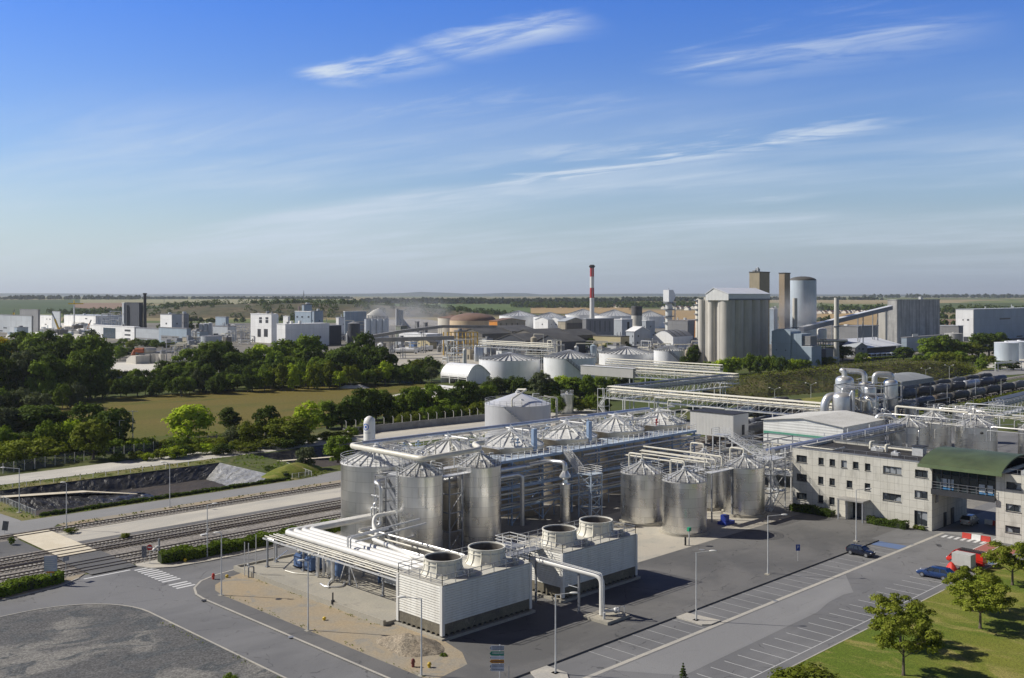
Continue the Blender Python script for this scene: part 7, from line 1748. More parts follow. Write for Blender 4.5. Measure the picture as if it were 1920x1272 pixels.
for k,(xc,xl,xr,yt,Yq) in enumerate(((905,862,960,627,700),(960,900,1010,622,720),(1010,955,1075,630,640),(1075,1030,1120,630,660),(985,930,1060,640,580),(1050,1005,1098,642,570))):
 hall('factory_shed',('dark sheet roofed shed left of the orange ended hall','dark shed directly below the tan sided hall','dark shed below the white gabled sheds','dark shed in front of the grey panel block','low black shed behind the white pipe rack','low dark shed left of the round bushes')[k],xc,650,xl,xr,yt,wall_br if k < 4 else wall_dk,roof_dk,'shed',Yq,'gable_a',3.5,group=GO)
hall('gable_house','pale yellow warehouse with twin gables behind the tanker lorries',806,655,779,819,643,wall_ye,roof_dk,'building',None,'gable_a',3.4,wins=[('L',798,645,802,654,'door',wall_br)])
hall('white_shed','long low white shed under the sloping conveyor',800,645,748,830,628,wall_w,wall_w,'shed',780)
def gallery(label,pts,Y,w_,h_,m_,posts):
 pts = [Q(x,y,q) for (x,y),q in zip(pts,Y)]; t = thing('conveyor_gallery',(pts[0].x,pts[0].y,0),label,'conveyor'); m = MB()
 for a,b in zip(pts[:-1],pts[1:]): m.ibar(a,b,w_,h_)
 m.build('gallery',m_,t,flat=True)
 for i,f in posts:
  g = pts[i].lerp(pts[i + 1],f); m = MB()
  for d_ in (-1.1,1.1):
   for e in (-1.1,1.1): m.ibar((g.x + d_,g.y + e,0),(g.x + d_ * .6,g.y + e * .6,g.z - h_ / 2),.3,.3)
  for z in (.25,.5,.75): m.bar((g.x - 1.1,g.y - 1.1,g.z * (z - .22)),(g.x + .9,g.y - .9,g.z * z),.18)
  m.build('trestle',galv_dark,t)
 return t
con_m = plain('gallery_grey',(.26,.255,.24),.7,0,.15,.2,streak=.2)
gallery('grey conveyor gallery climbing towards the rusty dome',[(668,636),(758,621),(828,612.5),(930,613)],(640,660,690,700),3,1.9,con_m,[(0,.75),(1,.5),(1,.95),(2,.4)])
gallery('level lattice gallery passing over the tanker lorries',[(664,639),(850,633.5)],(610,640),3,2.4,con_m,[(0,.2),(0,.36),(0,.48),(0,.93)])
pipe_bridge('pale pipe rack at the left of the old factory, behind the nearest white tank',base(902,0,560) + (0,),base(1035,0,520) + (0,),13.5,4,9,5,3.4); pipe_bridge('lower pipe rack behind the second white tank',base(985,0,500) + (0,),base(1062,0,500) + (0,),10.0,4,8,3,3)
t = thing('pipe_tower',(0,0,0),'yellow and grey frame of pipes under the conveyor near the rusty dome','frame'); c = base(864,0,650); t.location = (c[0],c[1],0); ORG[t.name] = Vector((c[0],c[1],0)); m = MB()
for i in range(5):
 for j in range(2): m.ibar((c[0] + i * 3.4 - 6,c[1] - i * 3.4 + 6 + j * 4,0),(c[0] + i * 3.4 - 6,c[1] - i * 3.4 + 6 + j * 4,15),.6,.6)
for z in (4,8,12,15): m.ibar((c[0] - 6,c[1] + 6,z),(c[0] + 7.6,c[1] - 7.6,z),.4,.5)
m.build('frame',plain('yellow_frame',(.50,.33,.07),.6,0,.2,.2),t)
for k in range(3): c = base(893 + 5.2 * k,0,590); tag(MB().lathe([(1.2,0),(1.2,8.6),(.8,9.3),(.1,9.5)],c,14).build('gas_bottle',pipe_s,at=(c[0],c[1],0)),'upright silver vessel, one of three below the factory pipe rack','vessel','upright silver vessels')
def lorry(px,py,L,m_,label,grp,d=-45,tanker=True):
 g = P(px,py); t = thing('tanker_lorry' if tanker else 'lorry',(0,0,0),label,'lorry',grp)
 m = MB()
 if tanker: m.tube([(0,0,2.3),(L,0,2.3)],1.25,14)
 else: m.box(0,-1.25,1.1,L,1.25,3.9)
 m.build('tank' if tanker else 'trailer',m_,t); MB().box(L + .4,-1.2,.6,L + 2.6,1.2,3.3).build('cab',m_,t); MB().box(0,-1.1,.6,L + 2.4,1.1,1.05).build('chassis',black_m,t)
 for x in (1.2,2.5,L + 1.4): MB().tube([(x,-1.25,.5),(x,1.25,.5)],.5,10).build('wheel',black_m,t)
 t.location = (g.x,g.y,.15); t.rotation_euler = (0,0,R(d)); return t
for k,(px,py,L) in enumerate(((736,662,11),(742,664,12),(748,661,12))): lorry(px,py,L,white_t,'white tanker lorry parked beneath the lattice gallery','tanker lorries under the gallery')
for k,(px,py) in enumerate(((804,659),(812,659.5))): lorry(px,py,3,white_t,'small white van before the twin gabled warehouse','vans before the warehouse',135,False)
hall('blue_container','blue container beside the twin gabled warehouse',776,652,767,783,644,blue_m,blue_m,'container',690)
# white works at the left
hall('block_building','big white windowed box with a bright left end behind the trees',535,652,519,617,609,wall_w,wall_w,'building',760,wall2=wall_w,wins=[('R',564,631,576,635),('R',591,630.5,602,634.5)])
hall('block_building','dark glazed annex joined to the big white box',618,645,616,640,611,wall_dk,wall_w,'building',790); hall('block_building','white block with dark windows at the left of the white works',509,650,470,520,590,wall_w,wall_w,'building',820,wins=[('L',486,595,491,599),('L',498,595,503,599),('L',486,600,491,606),('L',498,600,503,606),('L',483,617,489,632),('L',495,617,502,632)])
hall('block_building','white penthouse block with three dark windows above the big white box',583,650,553,585,585,wall_bg,wall_w,'building',840,wins=[('L',556,593,559,596),('L',565,593,568,596),('L',577,593,580,596)])
hall('block_building','blue grey block right of the white penthouse',590,650,583,606,584,wall_bg,wall_g,'building',860); hall('block_building','dark blue square tower on top of the white works',571,640,566,585,572,wall_bg,wall_dk,'tower',880)
for k in range(2): c = base(560 + 2.4 * k,0,880); tag(MB().lathe([(.5,0),(.5,29.5)],c,8).build('vent_stack',plain('pinkish_stack_%d' % k,(.5,.36,.33),.6),at=(c[0],c[1],0)),'thin reddish vent stack beside the dark blue tower','chimney','reddish vent stacks')
round_tank('process_tank','small white domed tank left of the white penthouse block',510,522,0,593,588,wall_w,wall_w,850,-1); hall('block_building','small white block with a round cap left of the penthouse block',541,650,531,544,594,wall_w,wall_w,'building',830)
hall('block_building','white low block behind the dark round tank',636,640,630,646,596,wall_w,wall_lg,'building',880); hall('warehouse_block','tall pale blue block with vertical ribs behind the dark round tank',647,640,644,687,585,wall_bg,wall_w,'building',920,wins=[('R',657 + 8 * k,586,657.6 + 8 * k,626,'rib',wall_lg) for k in range(4)])
round_tank('storage_tank','dark slate round tank with a pale cone roof',652,675,0,607,603,wall_dk,wall_g,790,0)
GSI = 'joined white silos of the white works'
for k in range(4): round_tank('silo',('first white silo from the left beside the pale blue block','second white silo beside the pale blue block','third white silo beside the pale blue block','fourth white silo, nearest the slag road')[k],683.5 + 11.3 * k,695 + 11.3 * k,0,598.5,598,plain('silo_white_%d' % k,(.62,.66,.70),.5,.1,.05,.2,streak=.2),galv_dark,850,0,GSI,'silo')
t = thing('silo_gantry',(0,0,0),'steel gantry on top of the joined white silos','gantry'); p,q = Q(684,597,856),Q(727,600,856); t.location = (p.x,p.y,0); ORG[t.name] = Vector((p.x,p.y,0)); MB().rail([p,q],2.4,3,.22,2).ibar(p,q,4,.4).build('frame',galv_dark,t)
for k in range(3):
 c = base(744 + 5 * k,0,900); tag(MB().lathe([(1.1,0),(1.1,27 - k * .6)],c,10).tube([(c[0],c[1],18),(c[0] + 6,c[1] - 6,8)],.9,8).build('dust_stack',galv,at=(c[0],c[1],0)),'thin steel stack with a slanting duct by the slag road','chimney','steel stacks by the slag road')
hall('machine_house','small grey machine house at the foot of the steel stacks',752,640,742,764,612,plain('grey_green',(.20,.22,.18),.7),wall_g,'building',890); hall('machine_house','small dark tower right of the steel stacks',783,640,778,786,604,wall_g,wall_g,'building',860); hall('machine_house','second small dark tower right of the steel stacks',798,640,794,802,606,wall_g,wall_g,'building',850)
hall('factory_block','blue grey block behind the white tanks at the left works',424,640,404,429,595,wall_bg,wall_g,'building',900); hall('factory_block','low lavender grey hall below the blue grey block',428,645,399,443,613,wall_lg,wall_g,'building',850)
GTK = 'small process tanks of the left works'
for k in range(3): round_tank('process_tank',('left tank of three with a gooseneck beside the long grey hall','middle tank of three beside the long grey hall','right tank of three beside the long grey hall')[k],373 + 8.5 * k,381 + 8.5 * k,0,608 - k,607 - k,wall_lg,wall_w,850,0,GTK)
round_tank('process_tank','low wide grey tank partly hidden by the tall trees',377,415,0,631,629.5,wall_lg,wall_g,740,0)
hall('office_block','white office block with a dark glass middle and strip windows',252,638,168,262,614,wall_w,wall_w,'building',None,wins=[('L',193.8,614.5,216.5,637,'glass_front',plain('dark_blue_glass',(.03,.055,.085),.2)),('L',168,619,179.5,622.5),('L',168,627,179.5,630.5),('L',234,618,244.5,622),('L',234,626.5,244.5,630),('L',234,634,244.5,637)])
hall('factory_block','long low grey hall between the white office and the tall grey block',298,641,251,305,617.5,wall_lg,wall_g,'building',None,wins=[('L',252,635,296,635.6,'ledge',wall_g)])
hall('factory_block','tall pale grey block with a darker blue side at the left works',323,645,300.6,341,590.5,wall_lg,wall_g,'building',815,wall2=wall_w); hall('factory_block','tall ribbed grey block behind the pale grey block',345,640,340,354,589.5,wall_g,wall_g,'building',850)
hall('factory_block','low blue grey hall with loading doors in front of the tall pale block',350,647,298,358,617,wall_bg,wall_g,'building',790,wins=[('L',302,629,336,641,'loading_bay',wall_g)] + [('L',x,632,x + 4,633.6,'window',white_p) for x in (304,310,323,329)])
hall('black_tower','tall dark slate building with a white edge beside the black chimney',261,625,235,268,568.5,wall_dk,wall_dk,'building',960); hall('white_tower','white slab at the left side of the dark slate building',233,625,229,236,569,wall_lg,wall_w,'building',975)
Y4 = 960; z4 = lambda y: EYE - (y - 556) / F * Y4
stack('chimney','black chimney with a wider cap beside the dark slate building',271.7,Y4,[(2.3,0),(1.6,12),(1.25,z4(553)),(1.9,z4(552)),(1.9,z4(550)),(1.0,z4(550))],plain('black_chimney',(.03,.03,.032),.7))
stack('radio_mast','thin lattice mast on the far ridge left of the white works',307.7,2200,[(.9,0),(.25,EYE + 4.5)],galv_dark,6); stack('radio_mast','slim pointed mast on the wooded ridge above the white works',569.5,2300,[(1.4,0),(1.2,EYE + 4),(.3,EYE + 14)],galv_dark,6)
hall('grey_hall','tall plain grey hall at the left edge behind the trees',72,622,37,75,581.5,wall_g,wall_g,'building',1000); hall('grey_hall','lower grey hall at the left edge behind the trees',60,625,-20,66,593,wall_lg,wall_g,'building',1010)
hall('white_tower','small square white tower behind the yellow crane',113,615,98,114,584.5,wall_lg,wall_g,'building',1150); hall('white_shed','long low white shed behind the building site',180,605,120,230,593,wall_w,wall_lg,'shed',1250); hall('white_shed','low white shed left of the square white tower',98,610,73,100,592,wall_w,wall_lg,'shed',1180)
def crane(px,py,tx,ty,Y,m_,label):
 a,b = Q(px,py,Y),Q(tx,ty,Y); t = thing('mobile_crane',(a.x,a.y,0),label,'crane'); c = a.lerp(b,.55)
 MB().ibar((a.x,a.y,2.5),c,1.6,1.6).build('boom',m_,t); MB().ibar(c,b,.9,.9).build('boom_extension',galv_dark,t); MB().box(a.x - 4,a.y - 1.6,.9,a.x + 4,a.y + 1.6,2.6).box(a.x + 1,a.y - 1.5,2.6,a.x + 3.5,a.y + 1.5,4.2).build('carrier',m_,t)
 for x in (-2.6,0,2.6): MB().tube([(a.x + x,a.y - 1.6,.6),(a.x + x,a.y + 1.6,.6)],.6,10).build('wheel',black_m,t)
crane(110,614,97,586,1100,yel,'yellow mobile crane with its boom leaning left on the building site'); crane(164,616,171,600,1080,orange_p,'orange crane with a short boom left of the white office'); crane(24,594,27.5,580,1200,yel,'small yellow crane behind the grey hall at the left edge')
t = thing('tower_crane',(0,0,0),'pale tower crane with a yellow jib top over the building site','crane'); c = base(139,0,1250); t.location = (c[0],c[1],0); ORG[t.name] = Vector((c[0],c[1],0)); MB().ibar((c[0],c[1],0),(c[0],c[1],28),1.3,1.3).build('mast',galv,t); MB().ibar((c[0] - 5,c[1] + 5,29),(c[0] + 8,c[1] - 8,29),1.2,1.4).build('jib',yel,t); MB().ibar((c[0],c[1],28),(c[0],c[1],33),.8,.8).build('tower_head',yel,t)
rnd = random.Random(3)
for k in range(26):
 px,py = 16 + rnd.random() * 150,613 + rnd.random() * 20; g = P(px,py); L = 5 + rnd.random() * 9
 t = thing('site_cabin',(g.x,g.y,.14),'low site cabin or container on the pale building site','cabin','cabins on the building site'); m_ = rnd.choice((wall_w,wall_w,wall_lg,wall_g,wall_bg)); MB().box(g.x,g.y,.14,g.x + 2.6,g.y + L,2.9 + rnd.random()).build('wall',m_,t); MB().box(g.x - .05,g.y + 1,1.2,g.x + .0,g.y + 2.6,2.2).build('window',frame_m,t)
for k in range(12):
 px,py = 180 + rnd.random() * 45,598 + rnd.random() * 14; g = base(px,0,1000 + rnd.random() * 200); h = 8 + rnd.random() * 16
 tag(MB().lathe([(.5,0),(.5,h)],g,8).tube([(g[0],g[1],h),(g[0] + 8,g[1] - 8,h),(g[0] + 8,g[1] - 8,0)],.5,6).build('steel_portal',rnd.choice((galv,wall_lg)),at=(g[0],g[1],0)),'thin steel portal of the unfinished plant left of the dark slate building','frame','steel portals of the unfinished plant')
# kiln plant in the chalk yard
t = thing('rotary_kiln',(0,0,0),'old kiln plant on concrete piers with an orange and grey drum','kiln'); c = base(256,680); t.location = (c[0],c[1],0); ORG[t.name] = Vector((c[0],c[1],0)); YK = 575
p,q,r_ = Q(254,657.5,YK),Q(270,657,YK),Q(290,656.5,YK + 8)
MB().tube([p,q],1.45,16).build('orange_drum',plain('rust_orange',(.36,.10,.04),.7,0,.2,.5),t); MB().tube([q,r_],1.4,16).build('grey_drum',conc_si,t); MB().tube([Q(249,667,YK),p],1.2,8).build('feed_chute',plain('rust_orange_dark',(.30,.09,.04),.7),t)
MB().ibar(Q(252,662,YK),Q(340,660,YK + 20),4,.9).build('deck',galv_dark,t)
for x in (266,286,303): g = base(x,0,YK); MB().box(g[0] - 1.2,g[1] - 1.2,0,g[0] + 1.2,g[1] + 1.2,EYE - (664 - 556) / F * YK).build('pier',conc_si,t)
g = base(250,0,YK - 6); MB().extr([(g[1] - 3,0),(g[1] + 9,0),(g[1] + 9,2.5),(g[1] + 3,4.6),(g[1] - 3,4.6)],'x',g[0],g[0] + 8).build('bunker',conc_si,t,flat=True)
m = MB()
for i in range(40):
 x = 300 + rnd.random() * 78; YY = YK + rnd.random() * 22; g = base(x,0,YY); z = 4 + rnd.random() * 9
 if i % 3 == 0: m.ibar((g[0],g[1],0),(g[0],g[1],z),.4,.4)
 elif i % 3 == 1: m.ibar((g[0],g[1],z),(g[0] + 9 * rnd.random(),g[1] - 9 * rnd.random(),z + rnd.random()),.4,.4)
 else: m.box(g[0] - 1,g[1] - 1,z,g[0] + 1.5 + rnd.random(),g[1] + 1,z + 2)
m.build('machinery',[galv_dark],t,flat=True)
m = MB()
for i in range(14): x = 310 + rnd.random() * 64; g = base(x,0,YK + rnd.random() * 10); z = 6 + rnd.random() * 7; m.tube([(g[0],g[1],z - 3),(g[0],g[1],z),(g[0] + 4,g[1] - 4,z)],.35,6)
m.build('duct',pipe_w,t)
g = P(193,682); t = make_car('parked_car',(.015,.04,.12),4.3,1.75,1.45,'dark blue car parked on the chalk yard beside the trees','car'); put(t,g.x,g.y,20,.16)
g = P(655,728); tag(mound('x',g.x,g.y,5,2.4,1.3,None,-45,2,20,5,.3).build('chalk_heap',chalk_m,at=(g.x,g.y,0)),'left white chalk heap at the far edge of the brown field','heap'); g = P(672,728); tag(mound('x',g.x,g.y,5.5,2.4,1.4,None,-45,6,20,5,.3).build('chalk_heap',chalk_m,at=(g.x,g.y,0)),'right white chalk heap at the far edge of the brown field','heap')
# slag road and spoil terraces
for k,(px,py,rx,ry,h) in enumerate(((770,603,80,30,8),(830,608,60,30,5),(700,600,50,30,6))): g = base(px,0,1350); struct('spoil_heap',mound('x',g[0],g[1],rx,ry,h,None,-45,k,30,7,.1),spoil_m)
g = base(690,0,1500); struct('chalk_cut',mound('x',g[0] + 60,g[1] + 60,22,16,18,None,-45,4,20,5,.3),chalk_m)
# village houses
hw,hr = plain('house_render',(.76,.72,.64),.8,0,.1,.02),[plain('house_roof',(.22,.12,.09),.8,0,.2,.05),plain('house_slate',(.14,.14,.16),.7,0,.2,.05)]
def house(px,py,s_,grp,lab,k):
 g = T(px,py); t = thing('house',g,lab,'house',grp); x0,y0,L,W,h = g.x,g.y,9 * s_,8 * s_,3.2 * s_
 if k % 2: L,W = W,L
 MB().extr([(y0,g.z - 1),(y0 + W,g.z - 1),(y0 + W,g.z + h),(y0 + W / 2,g.z + h + 2.6 * s_),(y0,g.z + h)],'x',x0,x0 + L).build('wall',hw,t,flat=True); m = MB()
 for ya,za,yb,zb in ((y0 - .4,g.z + h - .2,y0 + W / 2,g.z + h + 2.7 * s_),(y0 + W / 2,g.z + h + 2.7 * s_,y0 + W + .4,g.z + h - .2)): m.face([(x0 - .4,ya,za),(x0 + L + .4,ya,za),(x0 + L + .4,yb,zb),(x0 - .4,yb,zb)])
 m.build('roof',hr[k % 2],t,flat=True)
for k in range(22): house(1012 + 7.6 * k + rnd.random() * 4,576.2 + rnd.random() * 2.2,1.5,'houses of the village behind the chimney','small pale village house among the far trees behind the banded chimney',k)
for k in range(16): house(1240 + 4.6 * k + rnd.random() * 3,575 + rnd.random() * 8,1.4,'houses between the white tower and the silos','small pale house on the far slope between the white tower and the silos',k)
for k in range(17): house(1532 + 6.6 * k + rnd.random() * 3,588 + rnd.random() * 2,1.3,'houses at the edge of the harvested field','small white house in a line at the far edge of the harvested field',k)
def clutter(x0,x1,y0,y1,Y0,Y1,n,lab,grp,seed):
 """small plant of the works: huts, drums, pipe portals and tanks"""
 q = random.Random(seed)
 for k in range(n):
  c = base(q.uniform(x0,x1),0,q.uniform(Y0,Y1)); i = q.randrange(5); h = q.uniform(3,y0 + (y1 - y0) * q.random()); ms = q.choice((wall_w,wall_lg,wall_g,wall_bg,wall_be,wall_br,galv)); L,W = q.uniform(3,11),q.uniform(3,8)
  t = thing('plant_unit',(c[0],c[1],0),lab,'plant',grp); x,y = c
  if i < 2: MB().box(x,y,0,x + L,y + W,h).build('wall',ms,t,flat=True); MB().box(x - .2,y - .2,h,x + L + .2,y + W + .2,h + .3).box(x + L * .3,y + W * .3,h + .3,x + L * .6,y + W * .7,h + 1.5).build('roof',wall_g,t,flat=True); MB().box(x - .1,y + W * .3,.1,x + .1,y + W * .6,min(3,h)).build('door',frame_m,t,flat=True)
  elif i == 2: MB().lathe([(W * .3,0),(W * .3,h),(.2,h + 1)],c,14).build('drum',ms,t); MB().tube([(x,y,h),(x,y,h + 2),(x + L,y - L,h + 2),(x + L,y - L,0)],.35,6).build('pipe',pipe_w,t)
  else:
   m = MB()
   for u in (0,L): m.ibar((x + u,y,0),(x + u,y,h),.4,.4).ibar((x + u,y + W,0),(x + u,y + W,h),.4,.4)
   for z in (h * .5,h): m.ibar((x,y,z),(x + L,y,z),.3,.5).ibar((x,y,z),(x,y + W,z),.3,.5).ibar((x,y + W,z),(x + L,y + W,z),.3,.5)
   m.build('frame',q.choice((galv,galv_dark,pipe_w)),t); MB().tube([(x - 3,y + W * .5,h * .8),(x + L + 4,y + W * .5,h * .8)],.4,8).build('pipe',q.choice((pipe_s,pipe_w,galv)),t)
clutter(345,480,6,15,760,940,34,'small plant unit among the tanks of the left works','small plant of the left works',1)
clutter(475,690,8,20,820,960,34,'small plant unit among the white blocks','small plant among the white blocks',2)
clutter(840,1080,6,16,540,760,44,'small plant unit among the dark sheds of the old factory','small plant of the old factory',3)
clutter(1080,1310,5,14,560,820,44,'small plant unit left of the grain silos','small plant left of the silos',4)
clutter(1500,1566,4,12,560,640,16,'small plant unit below the rising conveyor','small plant below the conveyor',5)
clutter(10,235,3,9,980,1250,30,'small plant unit around the building site','small plant around the building site',6)
clutter(690,850,4,11,640,900,18,'small plant unit around the lorry park','small plant around the lorry park',7)
# ---------------------------------------------------------------- vegetation
def leaf_mat(name,col,col2,tr=.22,hue=.16):
 t = NT(name); p = t.pos(); oi = t.n('ShaderNodeObjectInfo')
 f = t.noise(p,.55,4,.6); f2 = t.noise(p,6,2,.5)
 c = t.mix(t.range(f,.38,.62),col,col2)
 v = t.math('MULTIPLY',t.range(f2,.3,.7,.72,1.28),t.range(oi.outputs['Random'],0,1,1 - hue * 1.5,1 + hue,False))
 k = t.n('ShaderNodeCombineXYZ')
 for i in range(3): t.l(v,k.inputs[i])
 c = t.mix(1.0,c,k.outputs[0],'MULTIPLY')
 t.out(c,.8,0,.08)
 tl = t.n('ShaderNodeBsdfTranslucent'); t.l(t.mix(1.0,c,(1.3,1.35,.6),'MULTIPLY'),tl.inputs[0]); mx = t.n('ShaderNodeMixShader'); mx.inputs[0].default_value = tr
 t.l(t.b.outputs[0],mx.inputs[1]); t.l(tl.outputs[0],mx.inputs[2]); t.l(mx.outputs[0],t.t.nodes['Material Output'].inputs[0]); return t.m
LM = {'scrub': leaf_mat('leaf_scrub',(.060,.068,.018),(.105,.098,.030)),'dark': leaf_mat('leaf_dark',(.056,.090,.015),(.090,.130,.024)),'mid': leaf_mat('leaf_mid',(.120,.185,.020),(.180,.245,.034)),
  'lime': leaf_mat('leaf_lime',(.30,.40,.024),(.38,.46,.04)),'olive': leaf_mat('leaf_olive',(.120,.155,.016),(.175,.200,.026)),
  'grey': leaf_mat('leaf_grey_green',(.095,.120,.062),(.135,.155,.085)),'gold': leaf_mat('leaf_gold',(.42,.32,.02),(.5,.38,.03)),
  'lawn': leaf_mat('leaf_lawn_tree',(.19,.235,.026),(.27,.30,.045)),'blue': leaf_mat('leaf_far',(.045,.066,.028),(.066,.086,.034),.1)}
bark = plain('bark',(.12,.095,.07),.9,0,.25,3)
NR = np.random.default_rng(4)
def leaves(pos,nor,size,mat_,name,asp=.62):
 n = len(pos); nor = nor / np.linalg.norm(nor,axis=1,keepdims=True)
 r = NR.normal(size=(n,3)); u = np.cross(nor,r); u /= np.linalg.norm(u,axis=1,keepdims=True) + 1e-9; v = np.cross(nor,u)
 s_ = np.asarray(size).reshape(-1,1) * np.ones((n,1)); u = u * s_ * .5; v = v * s_ * .5 * asp
 bend = nor * s_ * .12
 q = np.stack([pos - u - bend,pos - v * 1.0 + bend,pos + u - bend,pos + v + bend],1).reshape(-1,3)
 me = bpy.data.meshes.new(name); me.vertices.add(4 * n); me.vertices.foreach_set('co',q.astype(np.float32).ravel())
 me.loops.add(4 * n); me.loops.foreach_set('vertex_index',np.arange(4 * n,dtype=np.int32)); me.polygons.add(n); me.polygons.foreach_set('loop_start',np.arange(0,4 * n,4,dtype=np.int32))
 me.update(); me.validate(); me.materials.append(mat_); return me
def crown_pts(n,rx,rz,zc,blobs,rb,seed,flat=0.0):
 g = np.random.default_rng(seed); d = g.normal(size=(blobs,3)); d /= np.linalg.norm(d,axis=1,keepdims=True)
 rad = g.uniform(.35,.92,(blobs,1)) ** .6; c = d * rad * np.array([rx,rx,rz]); c[:,2] = np.where(c[:,2] < 0,c[:,2] * (1 - flat),c[:,2])
 w = g.uniform(.6,1.25,blobs) * rb; k = g.choice(blobs,n,p=w ** 2 / (w ** 2).sum())
 e = g.normal(size=(n,3)); e /= np.linalg.norm(e,axis=1,keepdims=True); e[:,2] = np.where(e[:,2] < -.3,-e[:,2] * .6,e[:,2])
 p = c[k] + e * (w[k] * g.uniform(.55,1.08,n))[:,None] * np.array([1,1,.85])
 p[:,2] += zc; nor = e + .30 * g.normal(size=(n,3)) + .25 * p / (np.abs(p).max() + 1e-6); return p,nor
def trunk_mb(h,r,limbs,spread,seed):
 g = random.Random(seed); m = MB(); m.lathe([(r * 1.5,0),(r * 1.05,.3),(r * .85,h * .6),(r * .45,h)],(0,0),8)
 for i in range(limbs):
  a = 6.28 * (i + g.random() * .5) / limbs; z = h * (.55 + .4 * g.random()); L = spread * (.6 + .4 * g.random())
  p0 = Vector((0,0,z)); p1 = Vector((math.cos(a) * L * .5,math.sin(a) * L * .5,z + L * .45)); p2 = Vector((math.cos(a) * L,math.sin(a) * L,z + L * .75))
  m.tube([p0,p1],r * .38,5).tube([p1,p2],r * .22,5)
 return m
PROTO = {}
def proto(kind,shape,seed):
 key = (kind,shape,seed)
 if key in PROTO: return PROTO[key]
 if shape == 'round': n,rx,rz,zc,b,rb,lf,th,tr = 3200,3.5,4.4,4.2,46,1.35,.60,3.6,.28
 elif shape == 'tall': n,rx,rz,zc,b,rb,lf,th,tr = 2600,2.4,4.7,6.0,32,1.3,.58,6,.26
 elif shape == 'bush': n,rx,rz,zc,b,rb,lf,th,tr = 1900,4.2,2.9,2.7,30,1.5,.62,1.8,.2
 else: n,rx,rz,zc,b,rb,lf,th,tr = 8500,2.9,2.0,3.7,44,.64,.21,2.6,.12
 p,nn = crown_pts(n,rx,rz,zc,b,rb,seed,.25 if shape == 'lawn' else .1)
 if shape == 'bush': p[:,2] = np.abs(p[:,2])
 me = leaves(p,nn,np.random.default_rng(seed).uniform(.65,1.35,n) * lf,LM[kind],'crown')
 tm = trunk_mb(th,tr,7 if shape == 'lawn' else 5,rx * .8,seed); o = tm.build('trunk',bark)
 tme = o.data; bpy.data.objects.remove(o)
 top = p[:,2].max(); wid = 2 * np.percentile(np.hypot(p[:,0],p[:,1]),97)
 PROTO[key] = (me,tme,top,wid); return PROTO[key]
def tree(loc,kind,shape,h,wd,label,group=None,name='tree',seed=None):
 seed = random.randrange(3) if seed is None else seed; me,tme,top,w0 = proto(kind,shape,seed)
 t = thing(name,loc,label,'tree' if name == 'tree' else 'shrub',group); t.scale = (wd / w0,wd / w0,h / top); t.rotation_euler = (0,0,random.random() * 6.28)
 for nm,q in (('crown',me),('trunk',tme)): o = bpy.data.objects.new(nm,q); COL.objects.link(o); o.parent = t
 return t
def pt(px,yb,w,h,kind,shape,label,group=None,name='tree',seed=None):
 g = P(px,yb); Y = (g.x + g.y) * S; return tree(g,kind,shape,h * Y / F,w * 1.12 * Y / F,label,group,name,seed)
random.seed(31)
rv = random.Random(12)
def row(x0,x1,step,yb0,yb1,w,h,kinds,shape,label,group,name='tree',jit=6):
 x = x0
 while x < x1:
  f = (x - x0) / max(1,x1 - x0); yb = yb0 + (yb1 - yb0) * f + rv.uniform(-jit,jit) * .5
  pt(x + rv.uniform(-step,step) * .3,yb,w * rv.uniform(.7,1.35),h * rv.uniform(.72,1.22),(rv.choice(('olive','lime','grey','mid')) if rv.random() < .12 else rv.choice(kinds)),rv.choice(shape) if isinstance(shape,tuple) else shape,label,group,name)
  x += step * rv.uniform(.7,1.2)
WL = 'trees of the dark wood at the left edge'; RB = ('round','tall')
row(-30,200,24,712,708,50,84,['dark','dark','mid'],RB,'tall dark tree in the dense wood at the left edge',WL)
row(-30,190,25,742,730,54,92,['dark','dark','dark','mid'],RB,'tall dark tree in the dense wood at the left edge',WL); row(-30,185,26,762,748,54,84,['dark','dark','mid'],'round','tall dark tree in the dense wood at the left edge',WL)
pt(4,722,34,92,'gold','round','golden yellow tree crown at the left edge above the dark wood')
row(-20,160,23,778,765,42,46,['grey','dark','grey','mid'],'bush','grey green willow bush at the foot of the dark wood, beside the brown field','willows at the field edge','shrub')
row(165,350,17,748,739,30,40,['dark','mid','dark'],'bush','dark bush of the low belt between the dark wood and the tall trees','low belt behind the brown field','shrub'); row(180,345,19,735,725,32,40,['dark','dark','mid'],'round','dark tree of the low belt below the chalk yard','low trees below the chalk yard')
row(190,258,20,674,672,30,26,['dark','mid'],'bush','dark shrub behind the chalk yard beside the kiln','shrubs behind the chalk yard','shrub'); row(215,360,16,652,650,22,15,['mid','olive','dark'],'bush','low shrub in front of the long grey hall','shrubs before the long grey hall','shrub')
WC = 'tall trees before the white works'
for x0,x1,yt in ((362,470,642),(470,585,634),(592,705,632)):
 row(x0,x1,27,712,705,50,708 - yt - 6,['mid','dark','mid'],'round','tall green tree of the belt in front of the white works',WC)
 row(x0 + 10,x1,29,722,714,48,60,['dark','dark','mid'],'round','tall green tree of the belt in front of the white works',WC)
pt(312,720,40,45,'dark','round','round dark tree standing before the right end of the chalk yard')
row(345,715,17,741,722,32,44,['mid','mid','dark','olive'],('bush','round'),'bright bush along the far edge of the brown field','bushes along the far edge of the field','shrub')
row(350,720,19,734,716,32,44,['dark','mid','dark'],('bush','round'),'bright bush along the far edge of the brown field','bushes along the far edge of the field','shrub')
row(705,822,14,720,716,28,34,['dark','dark','mid'],'bush','dark bush of the thicket left of the curved hangar','thicket left of the curved hangar','shrub'); row(740,826,15,704,698,26,28,['dark','mid','dark'],'bush','dark bush of the thicket left of the curved hangar','thicket left of the curved hangar','shrub'); pt(722,722,26,46,'lime','tall','pale lime tree at the left end of the thicket by the hangar')
